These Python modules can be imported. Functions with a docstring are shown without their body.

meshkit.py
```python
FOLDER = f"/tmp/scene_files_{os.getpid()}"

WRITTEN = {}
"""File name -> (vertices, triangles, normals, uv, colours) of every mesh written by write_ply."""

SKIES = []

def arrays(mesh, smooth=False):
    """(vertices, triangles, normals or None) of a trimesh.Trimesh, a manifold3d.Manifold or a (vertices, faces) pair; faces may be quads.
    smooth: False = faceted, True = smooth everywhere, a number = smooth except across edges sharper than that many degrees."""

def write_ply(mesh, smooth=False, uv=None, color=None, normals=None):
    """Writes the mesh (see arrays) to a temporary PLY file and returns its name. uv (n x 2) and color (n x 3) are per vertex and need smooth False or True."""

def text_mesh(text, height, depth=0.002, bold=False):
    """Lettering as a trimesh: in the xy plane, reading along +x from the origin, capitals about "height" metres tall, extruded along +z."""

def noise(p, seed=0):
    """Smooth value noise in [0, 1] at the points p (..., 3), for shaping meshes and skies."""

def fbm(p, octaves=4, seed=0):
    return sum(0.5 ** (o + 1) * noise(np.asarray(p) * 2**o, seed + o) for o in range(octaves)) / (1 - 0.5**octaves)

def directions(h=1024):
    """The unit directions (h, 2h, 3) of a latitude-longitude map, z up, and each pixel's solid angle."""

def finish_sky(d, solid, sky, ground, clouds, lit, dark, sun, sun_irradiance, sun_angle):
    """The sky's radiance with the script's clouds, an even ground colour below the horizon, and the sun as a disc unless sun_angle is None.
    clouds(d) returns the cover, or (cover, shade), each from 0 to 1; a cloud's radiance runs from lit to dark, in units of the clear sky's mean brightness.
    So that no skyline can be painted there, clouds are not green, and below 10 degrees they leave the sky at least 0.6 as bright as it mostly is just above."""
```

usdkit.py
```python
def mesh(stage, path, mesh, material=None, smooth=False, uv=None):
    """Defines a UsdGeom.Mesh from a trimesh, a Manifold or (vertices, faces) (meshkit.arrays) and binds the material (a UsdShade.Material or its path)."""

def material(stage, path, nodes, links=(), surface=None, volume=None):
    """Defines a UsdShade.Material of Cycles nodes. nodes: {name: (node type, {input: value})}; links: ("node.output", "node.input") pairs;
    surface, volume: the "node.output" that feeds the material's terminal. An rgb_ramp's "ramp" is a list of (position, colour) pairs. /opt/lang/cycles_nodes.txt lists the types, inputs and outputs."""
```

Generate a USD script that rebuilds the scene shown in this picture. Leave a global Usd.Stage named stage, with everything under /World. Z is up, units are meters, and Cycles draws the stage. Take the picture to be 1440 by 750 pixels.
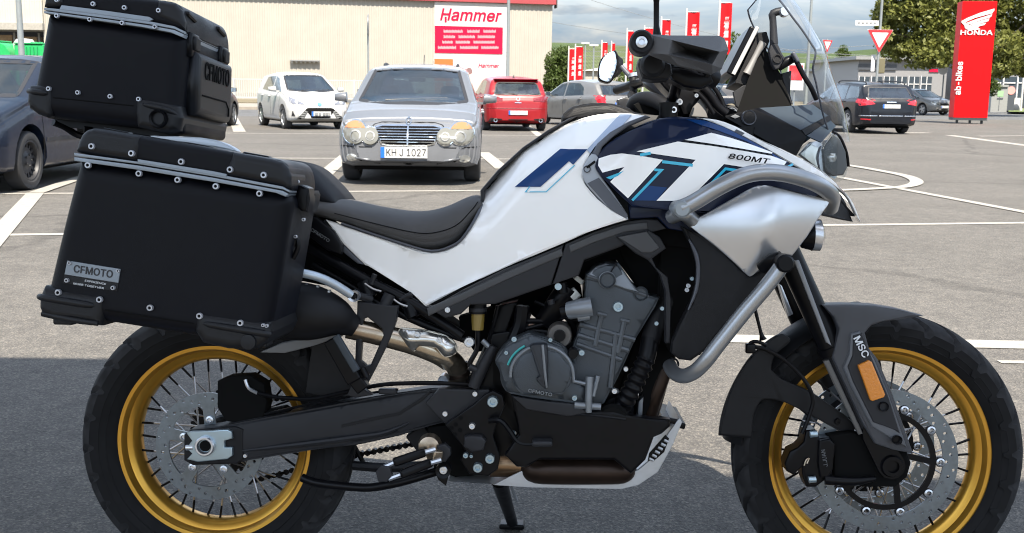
import math, random
import numpy as np, trimesh, manifold3d, usdkit, meshkit
from pxr import Usd, UsdGeom, UsdLux, UsdShade, Gf, Sdf, Vt
from shapely import affinity
from shapely.geometry import Polygon, MultiPolygon, Point, LineString, box as sbox
from shapely.ops import unary_union
import shapely
from scipy.spatial import Delaunay
from scipy.interpolate import LinearNDInterpolator, NearestNDInterpolator

stage = Usd.Stage.CreateInMemory()
UsdGeom.SetStageUpAxis(stage, UsdGeom.Tokens.z)
UsdGeom.SetStageMetersPerUnit(stage, 1.0)
UsdGeom.Xform.Define(stage, '/World')
random.seed(7)
rng = np.random.default_rng(7)
PI = math.pi

# ---------------------------------------------------------------- camera
F_PX, HOR, ROLL, CAM_H = 1500.0, 125.0, 0.014, 1.1455          # focal length for a 1440 px wide frame
PITCH = math.atan((375 - HOR) / F_PX)
EYE = np.array([0, 0, CAM_H])
CF = np.array([0, math.cos(PITCH), -math.sin(PITCH)])
_R = np.array([1.0, 0, 0]); _U = np.cross(_R, CF)
CR = _R * math.cos(ROLL) + _U * math.sin(ROLL)
CU = np.cross(CR, CF)
cam = UsdGeom.Camera.Define(stage, '/World/camera')
cam.CreateHorizontalApertureAttr(36.0)
cam.CreateVerticalApertureAttr(36.0 * 533 / 1024)
cam.CreateFocalLengthAttr(36.0 * F_PX / 1440)
cam.CreateClippingRangeAttr(Gf.Vec2f(0.05, 9000))
cam.CreateFStopAttr(18.0)
cam.CreateFocusDistanceAttr(2.35)
cam.AddTransformOp().Set(Gf.Matrix4d(*[float(x) for r in (CR, CU, -CF, EYE) for x in (*r, 1.0 if r is EYE else 0.0)]))
cam.CreateExposureAttr(2.3)

# ---------------------------------------------------------------- sky and sun
SUN_EL, SUN_AZ = math.radians(55), math.radians(168)              # azimuth from +y clockwise: behind the camera, a little to the right
SUN = np.array([math.sin(SUN_AZ) * math.cos(SUN_EL), math.cos(SUN_AZ) * math.cos(SUN_EL), math.sin(SUN_EL)])
sky_mat = usdkit.material(stage, '/World/Looks/sky', {
    'sky': ('sky_texture', {'sky_type': 'single_scattering', 'sun_disc': False, 'sun_elevation': SUN_EL, 'sun_rotation': math.atan2(SUN[0], SUN[1]), 'altitude': 150.0, 'aerosol_density': 0.5}),
    'tc': ('texture_coordinate', {}),
    'sx': ('separate_xyz', {}),
    'zm': ('math', {'math_type': 'add', 'value2': 0.16}),
    'zz': ('math', {'math_type': 'maximum', 'value2': 0.05}),
    'dx': ('math', {'math_type': 'divide'}), 'dy': ('math', {'math_type': 'divide'}),
    'cv': ('combine_xyz', {'z': 3.7}),
    'n1': ('noise_texture', {'scale': 1.15, 'detail': 9.0, 'roughness': 0.58, 'distortion': 0.35}),
    'n2': ('noise_texture', {'scale': 1.6, 'detail': 7.0, 'roughness': 0.55, 'distortion': 0.4}),
    'mr': ('map_range', {'range_type': 'smoothstep', 'from_min': 0.34, 'from_max': 0.60, 'to_min': 0.05, 'to_max': 0.92, 'clamp': True}),
    'cc': ('rgb_ramp', {'ramp': [(0.40, (0.54, 0.86, 1.27)), (0.52, (1.0, 1.2, 1.45)), (0.66, (1.85, 1.83, 1.78))]}),
    'hz': ('map_range', {'range_type': 'smoothstep', 'from_min': 0.0, 'from_max': 0.30, 'to_min': 0.97, 'to_max': 0.0, 'clamp': True}),
    'fm': ('math', {'math_type': 'maximum'}),
    'sa': ('hsv', {'saturation': 0.6}),
    'mx': ('mix_color', {}),
    'dm': ('map_range', {'range_type': 'smoothstep', 'from_min': 0.02, 'from_max': 0.28, 'to_min': 0.58, 'to_max': 1.15, 'clamp': True}), 'dk': ('vector_math', {'math_type': 'scale'}),
    'bg': ('background_shader', {'strength': 0.11}),
}, [('tc.generated', 'sx.vector'), ('sx.z', 'zm.value1'), ('zm.value', 'zz.value1'), ('sx.x', 'dx.value1'), ('zz.value', 'dx.value2'),
    ('sx.y', 'dy.value1'), ('zz.value', 'dy.value2'), ('dx.value', 'cv.x'), ('dy.value', 'cv.y'), ('cv.vector', 'n1.vector'), ('cv.vector', 'n2.vector'),
    ('n1.fac', 'mr.value'), ('n2.fac', 'cc.fac'), ('sx.z', 'hz.value'), ('hz.result', 'fm.value1'), ('mr.result', 'fm.value2'), ('fm.value', 'mx.fac'), ('sky.color', 'sa.color'), ('sa.color', 'mx.a'), ('cc.color', 'mx.b'), ('sx.z', 'dm.value'), ('mx.result', 'dk.vector1'), ('dm.result', 'dk.scale'), ('dk.vector', 'bg.color')],
    surface='bg.background')
dome = UsdLux.DomeLight.Define(stage, '/World/sky')
UsdShade.MaterialBindingAPI.Apply(dome.GetPrim()).Bind(sky_mat)
dome.GetPrim().SetCustomDataByKey('kind', 'structure')
sun = UsdLux.DistantLight.Define(stage, '/World/sun')
sun.CreateIntensityAttr(0.74); sun.CreateAngleAttr(0.53); sun.CreateNormalizeAttr(True); sun.CreateColorAttr(Gf.Vec3f(1.0, 0.91, 0.78))
_z = SUN / np.linalg.norm(SUN); _x = np.cross([0, 0, 1.0], _z); _x /= np.linalg.norm(_x); _y = np.cross(_z, _x)
sun.AddTransformOp().Set(Gf.Matrix4d(*[float(v) for r in (_x, _y, _z) for v in (*r, 0)], 0, 0, 0, 1))
for p in (dome.GetPrim(), sun.GetPrim()):
    pass

# ---------------------------------------------------------------- naming, things, parts
_used = {}
def _path(parent, name):
    n = _used[(parent, name)] = _used.get((parent, name), -1) + 1
    return f'{parent}/{name}' if n == 0 else f'{parent}/{name}_{n:03d}'

def _tag(prim, **kw):
    for k, v in kw.items():
        if v: prim.SetCustomDataByKey(k, v)

def thing(name, label, cat, M=None, group=None):
    x = UsdGeom.Xform.Define(stage, _path('/World', name))
    if M is not None:
        x.AddTransformOp().Set(Gf.Matrix4d(*[float(v) for v in np.asarray(M).T.ravel()]))
    _tag(x.GetPrim(), label=label, category=cat, group=group)
    return str(x.GetPath())

def obj(name, mesh, mat, parent='/World', smooth=38, label=None, cat=None, group=None, kind=None):
    if isinstance(mesh, (list,)):
        mesh = cat_(mesh)
    p = _path(parent, name)
    m = usdkit.mesh(stage, p, mesh, mat, smooth=smooth)
    _tag(m.GetPrim(), label=label, category=cat, group=group, kind=kind)
    return p

def copy_of(src, name, M, label=None, group=None):
    p = _path('/World', name)
    x = UsdGeom.Xform.Define(stage, p)
    x.GetPrim().GetReferences().AddInternalReference(src)
    x.ClearXformOpOrder()
    x.AddTransformOp(opSuffix='place').Set(Gf.Matrix4d(*[float(v) for v in np.asarray(M).T.ravel()]))
    x.GetPrim().SetInstanceable(True)
    _tag(x.GetPrim(), label=label, group=group)
    return p

def rotx(a): c, s = math.cos(a), math.sin(a); return np.array([[1, 0, 0, 0], [0, c, -s, 0], [0, s, c, 0], [0, 0, 0, 1.0]])
def roty(a): c, s = math.cos(a), math.sin(a); return np.array([[c, 0, s, 0], [0, 1, 0, 0], [-s, 0, c, 0], [0, 0, 0, 1.0]])
def rotz(a): c, s = math.cos(a), math.sin(a); return np.array([[c, -s, 0, 0], [s, c, 0, 0], [0, 0, 1, 0], [0, 0, 0, 1.0]])
def tr(x, y, z=0): m = np.eye(4); m[:3, 3] = (x, y, z); return m

# ---------------------------------------------------------------- where things stand: points of the place seen along a sight line
def ray(px, py):
    return CF + CR * (px - 720) / F_PX + CU * (375 - py) / F_PX
def ground_at(px, py):
    d = ray(px, py); t = -EYE[2] / d[2]; return EYE + d * t
def at(px, py, Y):
    d = ray(px, py); return EYE + d * (Y / d[1])

# ---------------------------------------------------------------- mesh helpers
def cat_(ms):
    out = []
    for m in ms:
        if hasattr(m, 'to_mesh'):
            q = m.to_mesh(); m = trimesh.Trimesh(q.vert_properties[:, :3], q.tri_verts, process=False)
        elif isinstance(m, tuple):
            v, f, _ = meshkit.arrays(m); m = trimesh.Trimesh(v, f, process=False)
        out.append(m)
    return trimesh.util.concatenate(out)

def box(x0, x1, y0, y1, z0, z1, M=None, bev=0.0):
    if bev > 0:
        b = min(bev, (x1 - x0) / 2.01, (y1 - y0) / 2.01, (z1 - z0) / 2.01)
        pts = []
        for sx, x in ((1, x0), (-1, x1)):
            for sy, y in ((1, y0), (-1, y1)):
                for sz, z in ((1, z0), (-1, z1)):
                    k = 0.3
                    pts += [(x, y + sy * b, z + sz * b), (x + sx * b, y, z + sz * b), (x + sx * b, y + sy * b, z),
                            (x + sx * b * k, y + sy * b * k, z + sz * b), (x + sx * b, y + sy * b * k, z + sz * b * k), (x + sx * b * k, y + sy * b, z + sz * b * k)]
        m = trimesh.convex.convex_hull(np.array(pts))
    else:
        m = trimesh.creation.box(bounds=[(x0, y0, z0), (x1, y1, z1)])
    if M is not None: m.apply_transform(M)
    return m

def hull_of(pts): return trimesh.convex.convex_hull(np.asarray(pts, float))

def catmull(pts, n=6, closed=False):
    p = np.asarray(pts, float); N = len(p)
    if N < 3 and not closed:
        return p
    out = []
    for i in range(N if closed else N - 1):
        if closed: a, b, c, d = p[(i - 1) % N], p[i], p[(i + 1) % N], p[(i + 2) % N]
        else: a, b, c, d = p[max(i - 1, 0)], p[i], p[i + 1], p[min(i + 2, N - 1)]
        for k in range(n):
            t = k / n
            out.append(0.5 * (2 * b + (c - a) * t + (2 * a - 5 * b + 4 * c - d) * t * t + (3 * b - a - 3 * c + d) * t ** 3))
    if not closed: out.append(p[-1])
    return np.array(out)

def tube(pts, r, sides=12, n=0, caps=True):
    p = np.asarray(pts, float)
    rr = np.broadcast_to(np.asarray(r, float), (len(p),))
    if n and len(p) > 2:
        q = catmull(np.hstack([p, rr[:, None]]), n); p, rr = q[:, :3], q[:, 3]
    t = np.gradient(p, axis=0); t /= np.linalg.norm(t, axis=1, keepdims=True) + 1e-12
    a = np.cross(t[0], [0, 0, 1.0] if abs(t[0, 2]) < 0.9 else [1.0, 0, 0]); a /= np.linalg.norm(a)
    v = []; ang = np.arange(sides) * 2 * PI / sides
    for i in range(len(p)):
        a = a - t[i] * (a @ t[i]); a /= np.linalg.norm(a); b = np.cross(t[i], a)
        v.append(p[i] + rr[i] * (np.cos(ang)[:, None] * a + np.sin(ang)[:, None] * b))
    v = np.vstack(v); f = []
    for i in range(len(p) - 1):
        for j in range(sides):
            k = (j + 1) % sides
            f += [(i * sides + j, i * sides + k, (i + 1) * sides + k), (i * sides + j, (i + 1) * sides + k, (i + 1) * sides + j)]
    if caps:
        e = len(v); v = np.vstack([v, p[:1], p[-1:]]); L = (len(p) - 1) * sides
        for j in range(sides):
            k = (j + 1) % sides
            f += [(e, k, j), (e + 1, L + j, L + k)]
    m = trimesh.Trimesh(v, np.array(f), process=False)
    return m

def lathe(prof, n=48, closed=False, M=None):
    """Revolves (r, y) pairs about the y axis."""
    P = np.asarray(prof, float); k = len(P); th = np.arange(n) * 2 * PI / n
    v = np.stack([P[None, :, 0] * np.cos(th)[:, None], np.broadcast_to(P[None, :, 1], (n, k)), P[None, :, 0] * np.sin(th)[:, None]], -1).reshape(-1, 3)
    f = []
    for i in range(n):
        i2 = (i + 1) % n
        for j in range(k if closed else k - 1):
            j2 = (j + 1) % k
            f += [(i * k + j, i2 * k + j, i2 * k + j2), (i * k + j, i2 * k + j2, i * k + j2)]
    m = trimesh.Trimesh(v, np.array(f), process=False)
    m.merge_vertices(); m.update_faces(m.nondegenerate_faces())
    if M is not None: m.apply_transform(M)
    return m

def extrude(poly, y0, y1, M=None):
    """A shapely polygon drawn in (x, z), extruded from y0 (nearer the camera, smaller) to y1."""
    ms = []
    for g in (poly.geoms if hasattr(poly, 'geoms') else [poly]):
        if g.is_empty or g.area < 1e-9 or g.geom_type != 'Polygon': continue
        m = trimesh.creation.extrude_polygon(g, y1 - y0, engine='earcut')
        v = m.vertices
        m = trimesh.Trimesh(np.stack([v[:, 0], y0 + v[:, 2], v[:, 1]], 1), m.faces[:, ::-1], process=False)
        ms.append(m)
    m = cat_(ms)
    if M is not None: m.apply_transform(M)
    return m

def resample(ring, step):
    out = []
    p = np.asarray(ring, float)
    for i in range(len(p)):
        a, b = p[i], p[(i + 1) % len(p)]
        k = max(1, int(math.ceil(np.linalg.norm(b - a) / step)))
        out += [a + (b - a) * t / k for t in range(k)]
    return np.array(out)

def curve(pts, n=5):
    """Closed outline: plain points are smooth, points with a third value are corners."""
    P = [np.array(q[:2], float) for q in pts]; C = [len(q) > 2 for q in pts]
    if not any(C): return catmull(P, n, True)
    s = C.index(True); P, C = P[s:] + P[:s], C[s:] + C[:s]
    out, seg = [], [P[0]]
    for q, c in zip(P[1:] + [P[0]], C[1:] + [True]):
        seg.append(q)
        if c:
            out += list(catmull(seg, n)[:-1]) if len(seg) > 2 else [seg[0]]
            seg = [q]
    return np.array(out)

def _clean(pol):
    if not pol.is_valid: pol = pol.buffer(0)
    if hasattr(pol, 'geoms'): pol = max(pol.geoms, key=lambda g: g.area)
    return pol

def _tri(pol, res=None):
    """(vertices, faces) of a polygon; with res, filled with an even grid of points."""
    if res is None:
        v, f = trimesh.creation.triangulate_polygon(pol, engine='earcut'); return np.asarray(v), np.asarray(f)
    rings = [np.array(r.coords)[:-1] for r in (pol.exterior, *pol.interiors)]
    b = np.vstack([resample(r, res * 0.6) for r in rings])
    x0, y0, x1, y1 = pol.bounds
    gx, gy = np.meshgrid(np.arange(x0, x1, res), np.arange(y0, y1, res * 0.87))
    gx = gx + (np.arange(gx.shape[0]) % 2)[:, None] * res * 0.5
    g = np.stack([gx.ravel(), gy.ravel()], 1)
    inner = pol.buffer(-res * 0.45)
    if not inner.is_empty and len(g): g = g[shapely.contains_xy(inner, g[:, 0], g[:, 1])]
    else: g = g[:0]
    v = np.vstack([b, g]); f = Delaunay(v).simplices
    c = v[f].mean(1); f = f[shapely.contains_xy(pol, c[:, 0], c[:, 1])]
    a = v[f]; ar = np.cross(a[:, 1] - a[:, 0], a[:, 2] - a[:, 0]); f = f[np.abs(ar) > 1e-11]; ar = ar[np.abs(ar) > 1e-11]
    f[ar < 0] = f[ar < 0][:, ::-1]
    return v, f

def plate(pol, w, thick, bev=0.003, res=None, dome=0.0, domed=0.05, back=True):
    """A panel whose outline pol lies in local (x, z); its face looks towards -y at y = -w(x, z), its edge is rounded by bev, it is thick deep."""
    wf = w if callable(w) else (lambda u, v: np.full(np.shape(u), float(w)))
    if (callable(w) or dome) and res is None: res = 0.02
    pol = _clean(pol)
    if res: pol = pol.segmentize(res * 0.6)
    V, Fc, off = [], [], 0
    bl = pol.boundary
    def add(v2, f, drop):
        nonlocal off
        d = np.zeros(len(v2))
        if dome: 
            dist = shapely.distance(bl, shapely.points(v2)); d = dome * (1 - (1 - np.clip(dist / domed, 0, 1)) ** 2)
        y = -(wf(v2[:, 0], v2[:, 1]) + d) + drop
        V.append(np.stack([v2[:, 0], y, v2[:, 1]], 1)); Fc.append(f + off); off += len(v2)
    steps = [(0.0, 1.0), (0.3, 0.28), (1.0, 0.0)] if bev > 0 else [(0, 0)]
    if bev >= 0.012: steps = [(1 - math.cos(t), 1 - math.sin(t)) for t in np.linspace(0, PI / 2, 8)]
    prev = pol
    for (i0, d0), (i1, d1) in zip(steps[:-1], steps[1:]):
        inn = prev.buffer(-bev * (i1 - i0), join_style='mitre') if prev is not None else None
        if inn is None or inn.is_empty: break
        inn = _clean(inn)
        if res: inn = inn.segmentize(res * 0.6)
        ring = prev.difference(inn)
        for g in (ring.geoms if hasattr(ring, 'geoms') else [ring]):
            if g.geom_type != 'Polygon' or g.area < 1e-10: continue
            v2, f = _tri(g)
            a = v2[f]; ar = np.cross(a[:, 1] - a[:, 0], a[:, 2] - a[:, 0]); f = f.copy(); f[ar < 0] = f[ar < 0][:, ::-1]
            dist = shapely.distance(prev.boundary, shapely.points(v2))
            add(v2, f, np.where(dist < bev * (i1 - i0) * 0.3, d0, d1) * bev)
        prev = inn
    v2, f = _tri(prev, res)
    a = v2[f]; ar = np.cross(a[:, 1] - a[:, 0], a[:, 2] - a[:, 0]); f = f.copy(); f[ar < 0] = f[ar < 0][:, ::-1]
    add(v2, f, 0.0)
    for r in (pol.exterior, *pol.interiors):
        q = np.array(r.coords)[:-1]
        if res: q = resample(q, res * 0.6)
        n = len(q); y = -wf(q[:, 0], q[:, 1])
        V.append(np.vstack([np.stack([q[:, 0], y + bev, q[:, 1]], 1), np.stack([q[:, 0], y + thick, q[:, 1]], 1)]))
        i = np.arange(n); j = (i + 1) % n
        ccw = Polygon(q).exterior.is_ccw == (r is pol.exterior)
        A = np.stack([i, i + n, j + n], 1); B = np.stack([i, j + n, j], 1)
        f = np.vstack([A, B]) if r is pol.exterior and Polygon(q).exterior.is_ccw or (r is not pol.exterior and not Polygon(q).exterior.is_ccw) else np.vstack([A, B])[:, ::-1]
        Fc.append(f + off); off += 2 * n
    if back:
        v2, f = _tri(pol, res)
        a = v2[f]; ar = np.cross(a[:, 1] - a[:, 0], a[:, 2] - a[:, 0]); f = f.copy(); f[ar > 0] = f[ar > 0][:, ::-1]
        V.append(np.stack([v2[:, 0], -wf(v2[:, 0], v2[:, 1]) + thick, v2[:, 1]], 1)); Fc.append(f + off); off += len(v2)
    m = trimesh.Trimesh(np.vstack(V), np.vstack(Fc), process=False)
    m.merge_vertices(digits_vertex=6)
    m.update_faces(m.nondegenerate_faces())
    return m

def pillow(pol, w, thick, bev, N=240):
    """A deep panel of convex outline with a well rounded front edge: one grid of rings, so that it shades evenly."""
    pol = _clean(pol); c = np.array(pol.centroid.coords[0])
    while pol.buffer(-bev * 1.6).is_empty or pol.buffer(-bev).area < 0.2 * pol.area: bev *= 0.85
    def ring(p):
        q = resample(np.array(_clean(p).exterior.coords)[:-1], 0.002) - c; a = np.arctan2(q[:, 1], q[:, 0]); o = np.argsort(a); a, r = a[o], np.hypot(q[:, 0], q[:, 1])[o]
        return np.interp(th, np.r_[a - 2 * PI, a, a + 2 * PI], np.r_[r, r, r])
    b = resample(np.array(pol.exterior.coords)[:-1], 0.002) - c; s = np.linspace(0, len(b), N, endpoint=False).astype(int); th = np.sort(np.arctan2(b[s, 1], b[s, 0]))
    rows = [(ring(pol), thick), (ring(pol), bev)] + [(ring(pol.buffer(-bev * (1 - math.cos(t)), join_style='round')), bev * (1 - math.sin(t))) for t in np.linspace(0.16, PI / 2, 9)]
    r9 = rows[-1][0]; rows += [(r9 * k, 0.0) for k in (0.96, 0.6, 0.2)]
    V = np.vstack([np.c_[c[0] + r * np.cos(th), np.full(N, -w + d), c[1] + r * np.sin(th)] for r, d in rows]); k = len(rows); i, j = np.meshgrid(np.arange(k - 1), np.arange(N), indexing='ij'); j2 = (j + 1) % N
    f = np.vstack([np.c_[(i * N + j).ravel(), (i * N + j2).ravel(), ((i + 1) * N + j2).ravel()], np.c_[(i * N + j).ravel(), ((i + 1) * N + j2).ravel(), ((i + 1) * N + j).ravel()]])
    V = np.vstack([V, [[c[0], -w, c[1]], [c[0], -w + thick, c[1]]]]); a = np.arange(N); a2 = (a + 1) % N
    f = np.vstack([f, np.c_[(k - 1) * N + a, (k - 1) * N + a2, np.full(N, k * N)], np.c_[a2, a, np.full(N, k * N + 1)]])
    m = trimesh.Trimesh(V, f, process=False)
    if m.volume < 0: m.invert()
    return m

def text(s, h, bold=True, depth=0.001):
    """Lettering in (x, z), face towards -y, left bottom at the origin."""
    m = meshkit.text_mesh(s, h, depth, bold=bold)
    v = m.vertices
    return trimesh.Trimesh(np.stack([v[:, 0], -v[:, 2], v[:, 1]], 1), m.faces, process=False)

def place_text(s, p, right, up, h, width=None, bold=True, depth=0.001, slant=0.0):
    """Lettering whose baseline starts at p and runs along right."""
    m = meshkit.text_mesh(s, h, depth, bold=bold); v = m.vertices.copy()
    if width: v[:, 0] *= width / (v[:, 0].max() - min(0, v[:, 0].min()))
    v[:, 0] += v[:, 1] * slant
    r = np.asarray(right, float); r /= np.linalg.norm(r); u = np.asarray(up, float); u -= r * (u @ r); u /= np.linalg.norm(u); n = np.cross(r, u)
    return trimesh.Trimesh(np.asarray(p) + v[:, :1] * r + v[:, 1:2] * u + v[:, 2:] * n, m.faces, process=False)

# ---------------------------------------------------------------- materials
def mat(name, col, rough=0.5, metal=0.0, coat=0.0, var=0.0, vscale=8.0, bump=0.0, bscale=200.0, spec=0.5, rvar=0.0, col2=None, detail=4.0, flakes=0.0, sheen=0.0):
    nodes = {'p': ('principled_bsdf', {'base_color': col, 'roughness': rough, 'metallic': metal, 'coat_weight': coat, 'coat_roughness': 0.04, 'specular_ior_level': spec, 'sheen_weight': sheen})}
    links = []
    if var or rvar or col2 or bump or flakes:
        nodes['tc'] = ('texture_coordinate', {})
    if var or col2 or rvar:
        nodes['n'] = ('noise_texture', {'scale': vscale, 'detail': detail, 'roughness': 0.6})
        links.append(('tc.object', 'n.vector'))
    if var or col2:
        a = col if col2 else tuple(c * (1 - var) for c in col); b = col2 or tuple(min(1, c * (1 + var)) for c in col)
        nodes['r'] = ('rgb_ramp', {'ramp': [(0.32, a), (0.68, b)]})
        links += [('n.fac', 'r.fac'), ('r.color', 'p.base_color')]
    if rvar:
        nodes['rr'] = ('map_range', {'from_min': 0.3, 'from_max': 0.7, 'to_min': max(0.02, rough - rvar), 'to_max': min(1, rough + rvar)})
        links += [('n.fac', 'rr.value'), ('rr.result', 'p.roughness')]
    if flakes:
        nodes['vo'] = ('voronoi_texture', {'scale': 900.0}); nodes['fl'] = ('mix_color', {'fac': flakes})
        links.append(('tc.object', 'vo.vector'))
    if bump:
        nodes['bn'] = ('noise_texture', {'scale': bscale, 'detail': 3.0}); nodes['b'] = ('bump', {'strength': bump, 'distance': 0.002})
        links += [('tc.object', 'bn.vector'), ('bn.fac', 'b.height'), ('b.normal', 'p.normal')]
    nodes.pop('vo', None); nodes.pop('fl', None); links = [l for l in links if 'vo.' not in l[1]]
    return usdkit.material(stage, '/World/Looks/' + name, nodes, links, surface='p.BSDF')

def pane_mat(name, tint=(0.8, 0.85, 0.85), ior=1.45, rough=0.0):
    f0 = ((ior - 1) / (ior + 1)) ** 2                              # the same from either side of the sheet
    return usdkit.material(stage, '/World/Looks/' + name, {
        't': ('transparent_bsdf', {'color': tint}), 'g': ('glossy_bsdf', {'color': (1, 1, 1), 'roughness': rough}), 'm': ('mix_closure', {}),
        'lw': ('layer_weight', {'blend': 0.5}), 'pw': ('math', {'math_type': 'power', 'value2': 4.5}), 'ma': ('math', {'math_type': 'multiply_add', 'value2': 0.9 * (1 - f0), 'value3': f0})},
        [('lw.facing', 'pw.value1'), ('pw.value', 'ma.value1'), ('ma.value', 'm.fac'), ('t.BSDF', 'm.closure1'), ('g.BSDF', 'm.closure2')], surface='m.closure')
# ---------------------------------------------------------------- setting: ground, car park, road, hills
def asphalt(name, c1, c2, stone, scale=1.0):
    return usdkit.material(stage, '/World/Looks/' + name, {
        'g': ('geometry', {}), 'p': ('principled_bsdf', {'roughness': 0.86, 'specular_ior_level': 0.35}),
        'big': ('noise_texture', {'scale': 0.6, 'detail': 7.0, 'roughness': 0.68}), 'r1': ('rgb_ramp', {'ramp': [(0.3, c1), (0.7, c2)]}),
        'mid': ('noise_texture', {'scale': 9.0, 'detail': 6.0, 'roughness': 0.7}), 'r2': ('rgb_ramp', {'ramp': [(0.3, (0.78, 0.78, 0.78)), (0.7, (1.18, 1.17, 1.15))]}),
        'mm': ('mix_color', {'blend_type': 'multiply', 'fac': 1.0, 'use_clamp': False}),
        'vo': ('voronoi_texture', {'scale': 170.0 * scale}), 'sep': ('separate_color', {}), 'r3': ('rgb_ramp', {'ramp': [(0.0, (0.55, 0.55, 0.56)), (0.45, (0.85, 0.85, 0.85)), (0.8, (1.15, 1.14, 1.12)), (0.93, stone), (1.0, stone)]}),
        'm2': ('mix_color', {'blend_type': 'multiply', 'fac': 0.85, 'use_clamp': False}),
        'ck': ('voronoi_texture', {'feature': 'distance_to_edge', 'scale': 0.16, 'randomness': 1.0}), 'cn': ('noise_texture', {'scale': 1.3, 'detail': 6.0}), 'cv': ('mix_vector', {'fac': 0.42}),
        'cr': ('rgb_ramp', {'ramp': [(0.0, (0.55, 0.55, 0.55)), (0.004, (0.62, 0.62, 0.62)), (0.007, (1, 1, 1)), (1, (1, 1, 1))]}), 'm3': ('mix_color', {'blend_type': 'multiply', 'fac': 0.6}),
        'st': ('noise_texture', {'scale': 1.1, 'detail': 4.0, 'roughness': 0.7, 'distortion': 0.6}), 'sr': ('rgb_ramp', {'ramp': [(0.30, (0.80, 0.80, 0.81)), (0.38, (1, 1, 1)), (0.66, (1, 1, 1)), (0.74, (0.86, 0.86, 0.86))]}), 'm4': ('mix_color', {'blend_type': 'multiply', 'fac': 1.0}),
        'b': ('bump', {'strength': 0.75, 'distance': 0.004}),
    }, [('g.position', 'big.vector'), ('g.position', 'mid.vector'), ('g.position', 'vo.vector'), ('big.fac', 'r1.fac'), ('mid.fac', 'r2.fac'), ('r1.color', 'mm.a'), ('r2.color', 'mm.b'),
        ('vo.color', 'sep.color'), ('sep.r', 'r3.fac'), ('mm.result', 'm2.a'), ('r3.color', 'm2.b'), ('g.position', 'cn.vector'), ('g.position', 'cv.a'), ('cn.color', 'cv.b'), ('cv.result', 'ck.vector'),
        ('ck.distance', 'cr.fac'), ('m2.result', 'm3.a'), ('cr.color', 'm3.b'), ('g.position', 'st.vector'), ('st.fac', 'sr.fac'), ('m3.result', 'm4.a'), ('sr.color', 'm4.b'), ('m4.result', 'p.base_color'), ('vo.distance', 'b.height'), ('b.normal', 'p.normal')], surface='p.BSDF')
m_asphalt = asphalt('asphalt', (0.078, 0.0735, 0.0675), (0.110, 0.104, 0.096), (1.7, 1.65, 1.55))
m_road = asphalt('road_asphalt', (0.085, 0.088, 0.092), (0.11, 0.112, 0.115), (1.4, 1.4, 1.4))
m_earth = mat('earth', (0.16, 0.13, 0.08), 0.95, col2=(0.09, 0.11, 0.05), vscale=0.4)
m_dry = mat('dry_verge', (0.15, 0.12, 0.075), 0.95, col2=(0.09, 0.08, 0.045), vscale=1.5)
m_kerb = mat('kerb_stone', (0.2, 0.175, 0.145), 0.9, var=0.15, vscale=3)
m_line = usdkit.material(stage, '/World/Looks/line_paint', {
    'g': ('geometry', {}), 'n': ('noise_texture', {'scale': 14.0, 'detail': 8.0, 'roughness': 0.75}), 'r': ('rgb_ramp', {'ramp': [(0.28, (0.14, 0.132, 0.118)), (0.40, (0.235, 0.222, 0.197)), (0.6, (0.29, 0.273, 0.24))]}),
    'p': ('principled_bsdf', {'roughness': 0.75})}, [('g.position', 'n.vector'), ('n.fac', 'r.fac'), ('r.color', 'p.base_color')], surface='p.BSDF')

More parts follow.
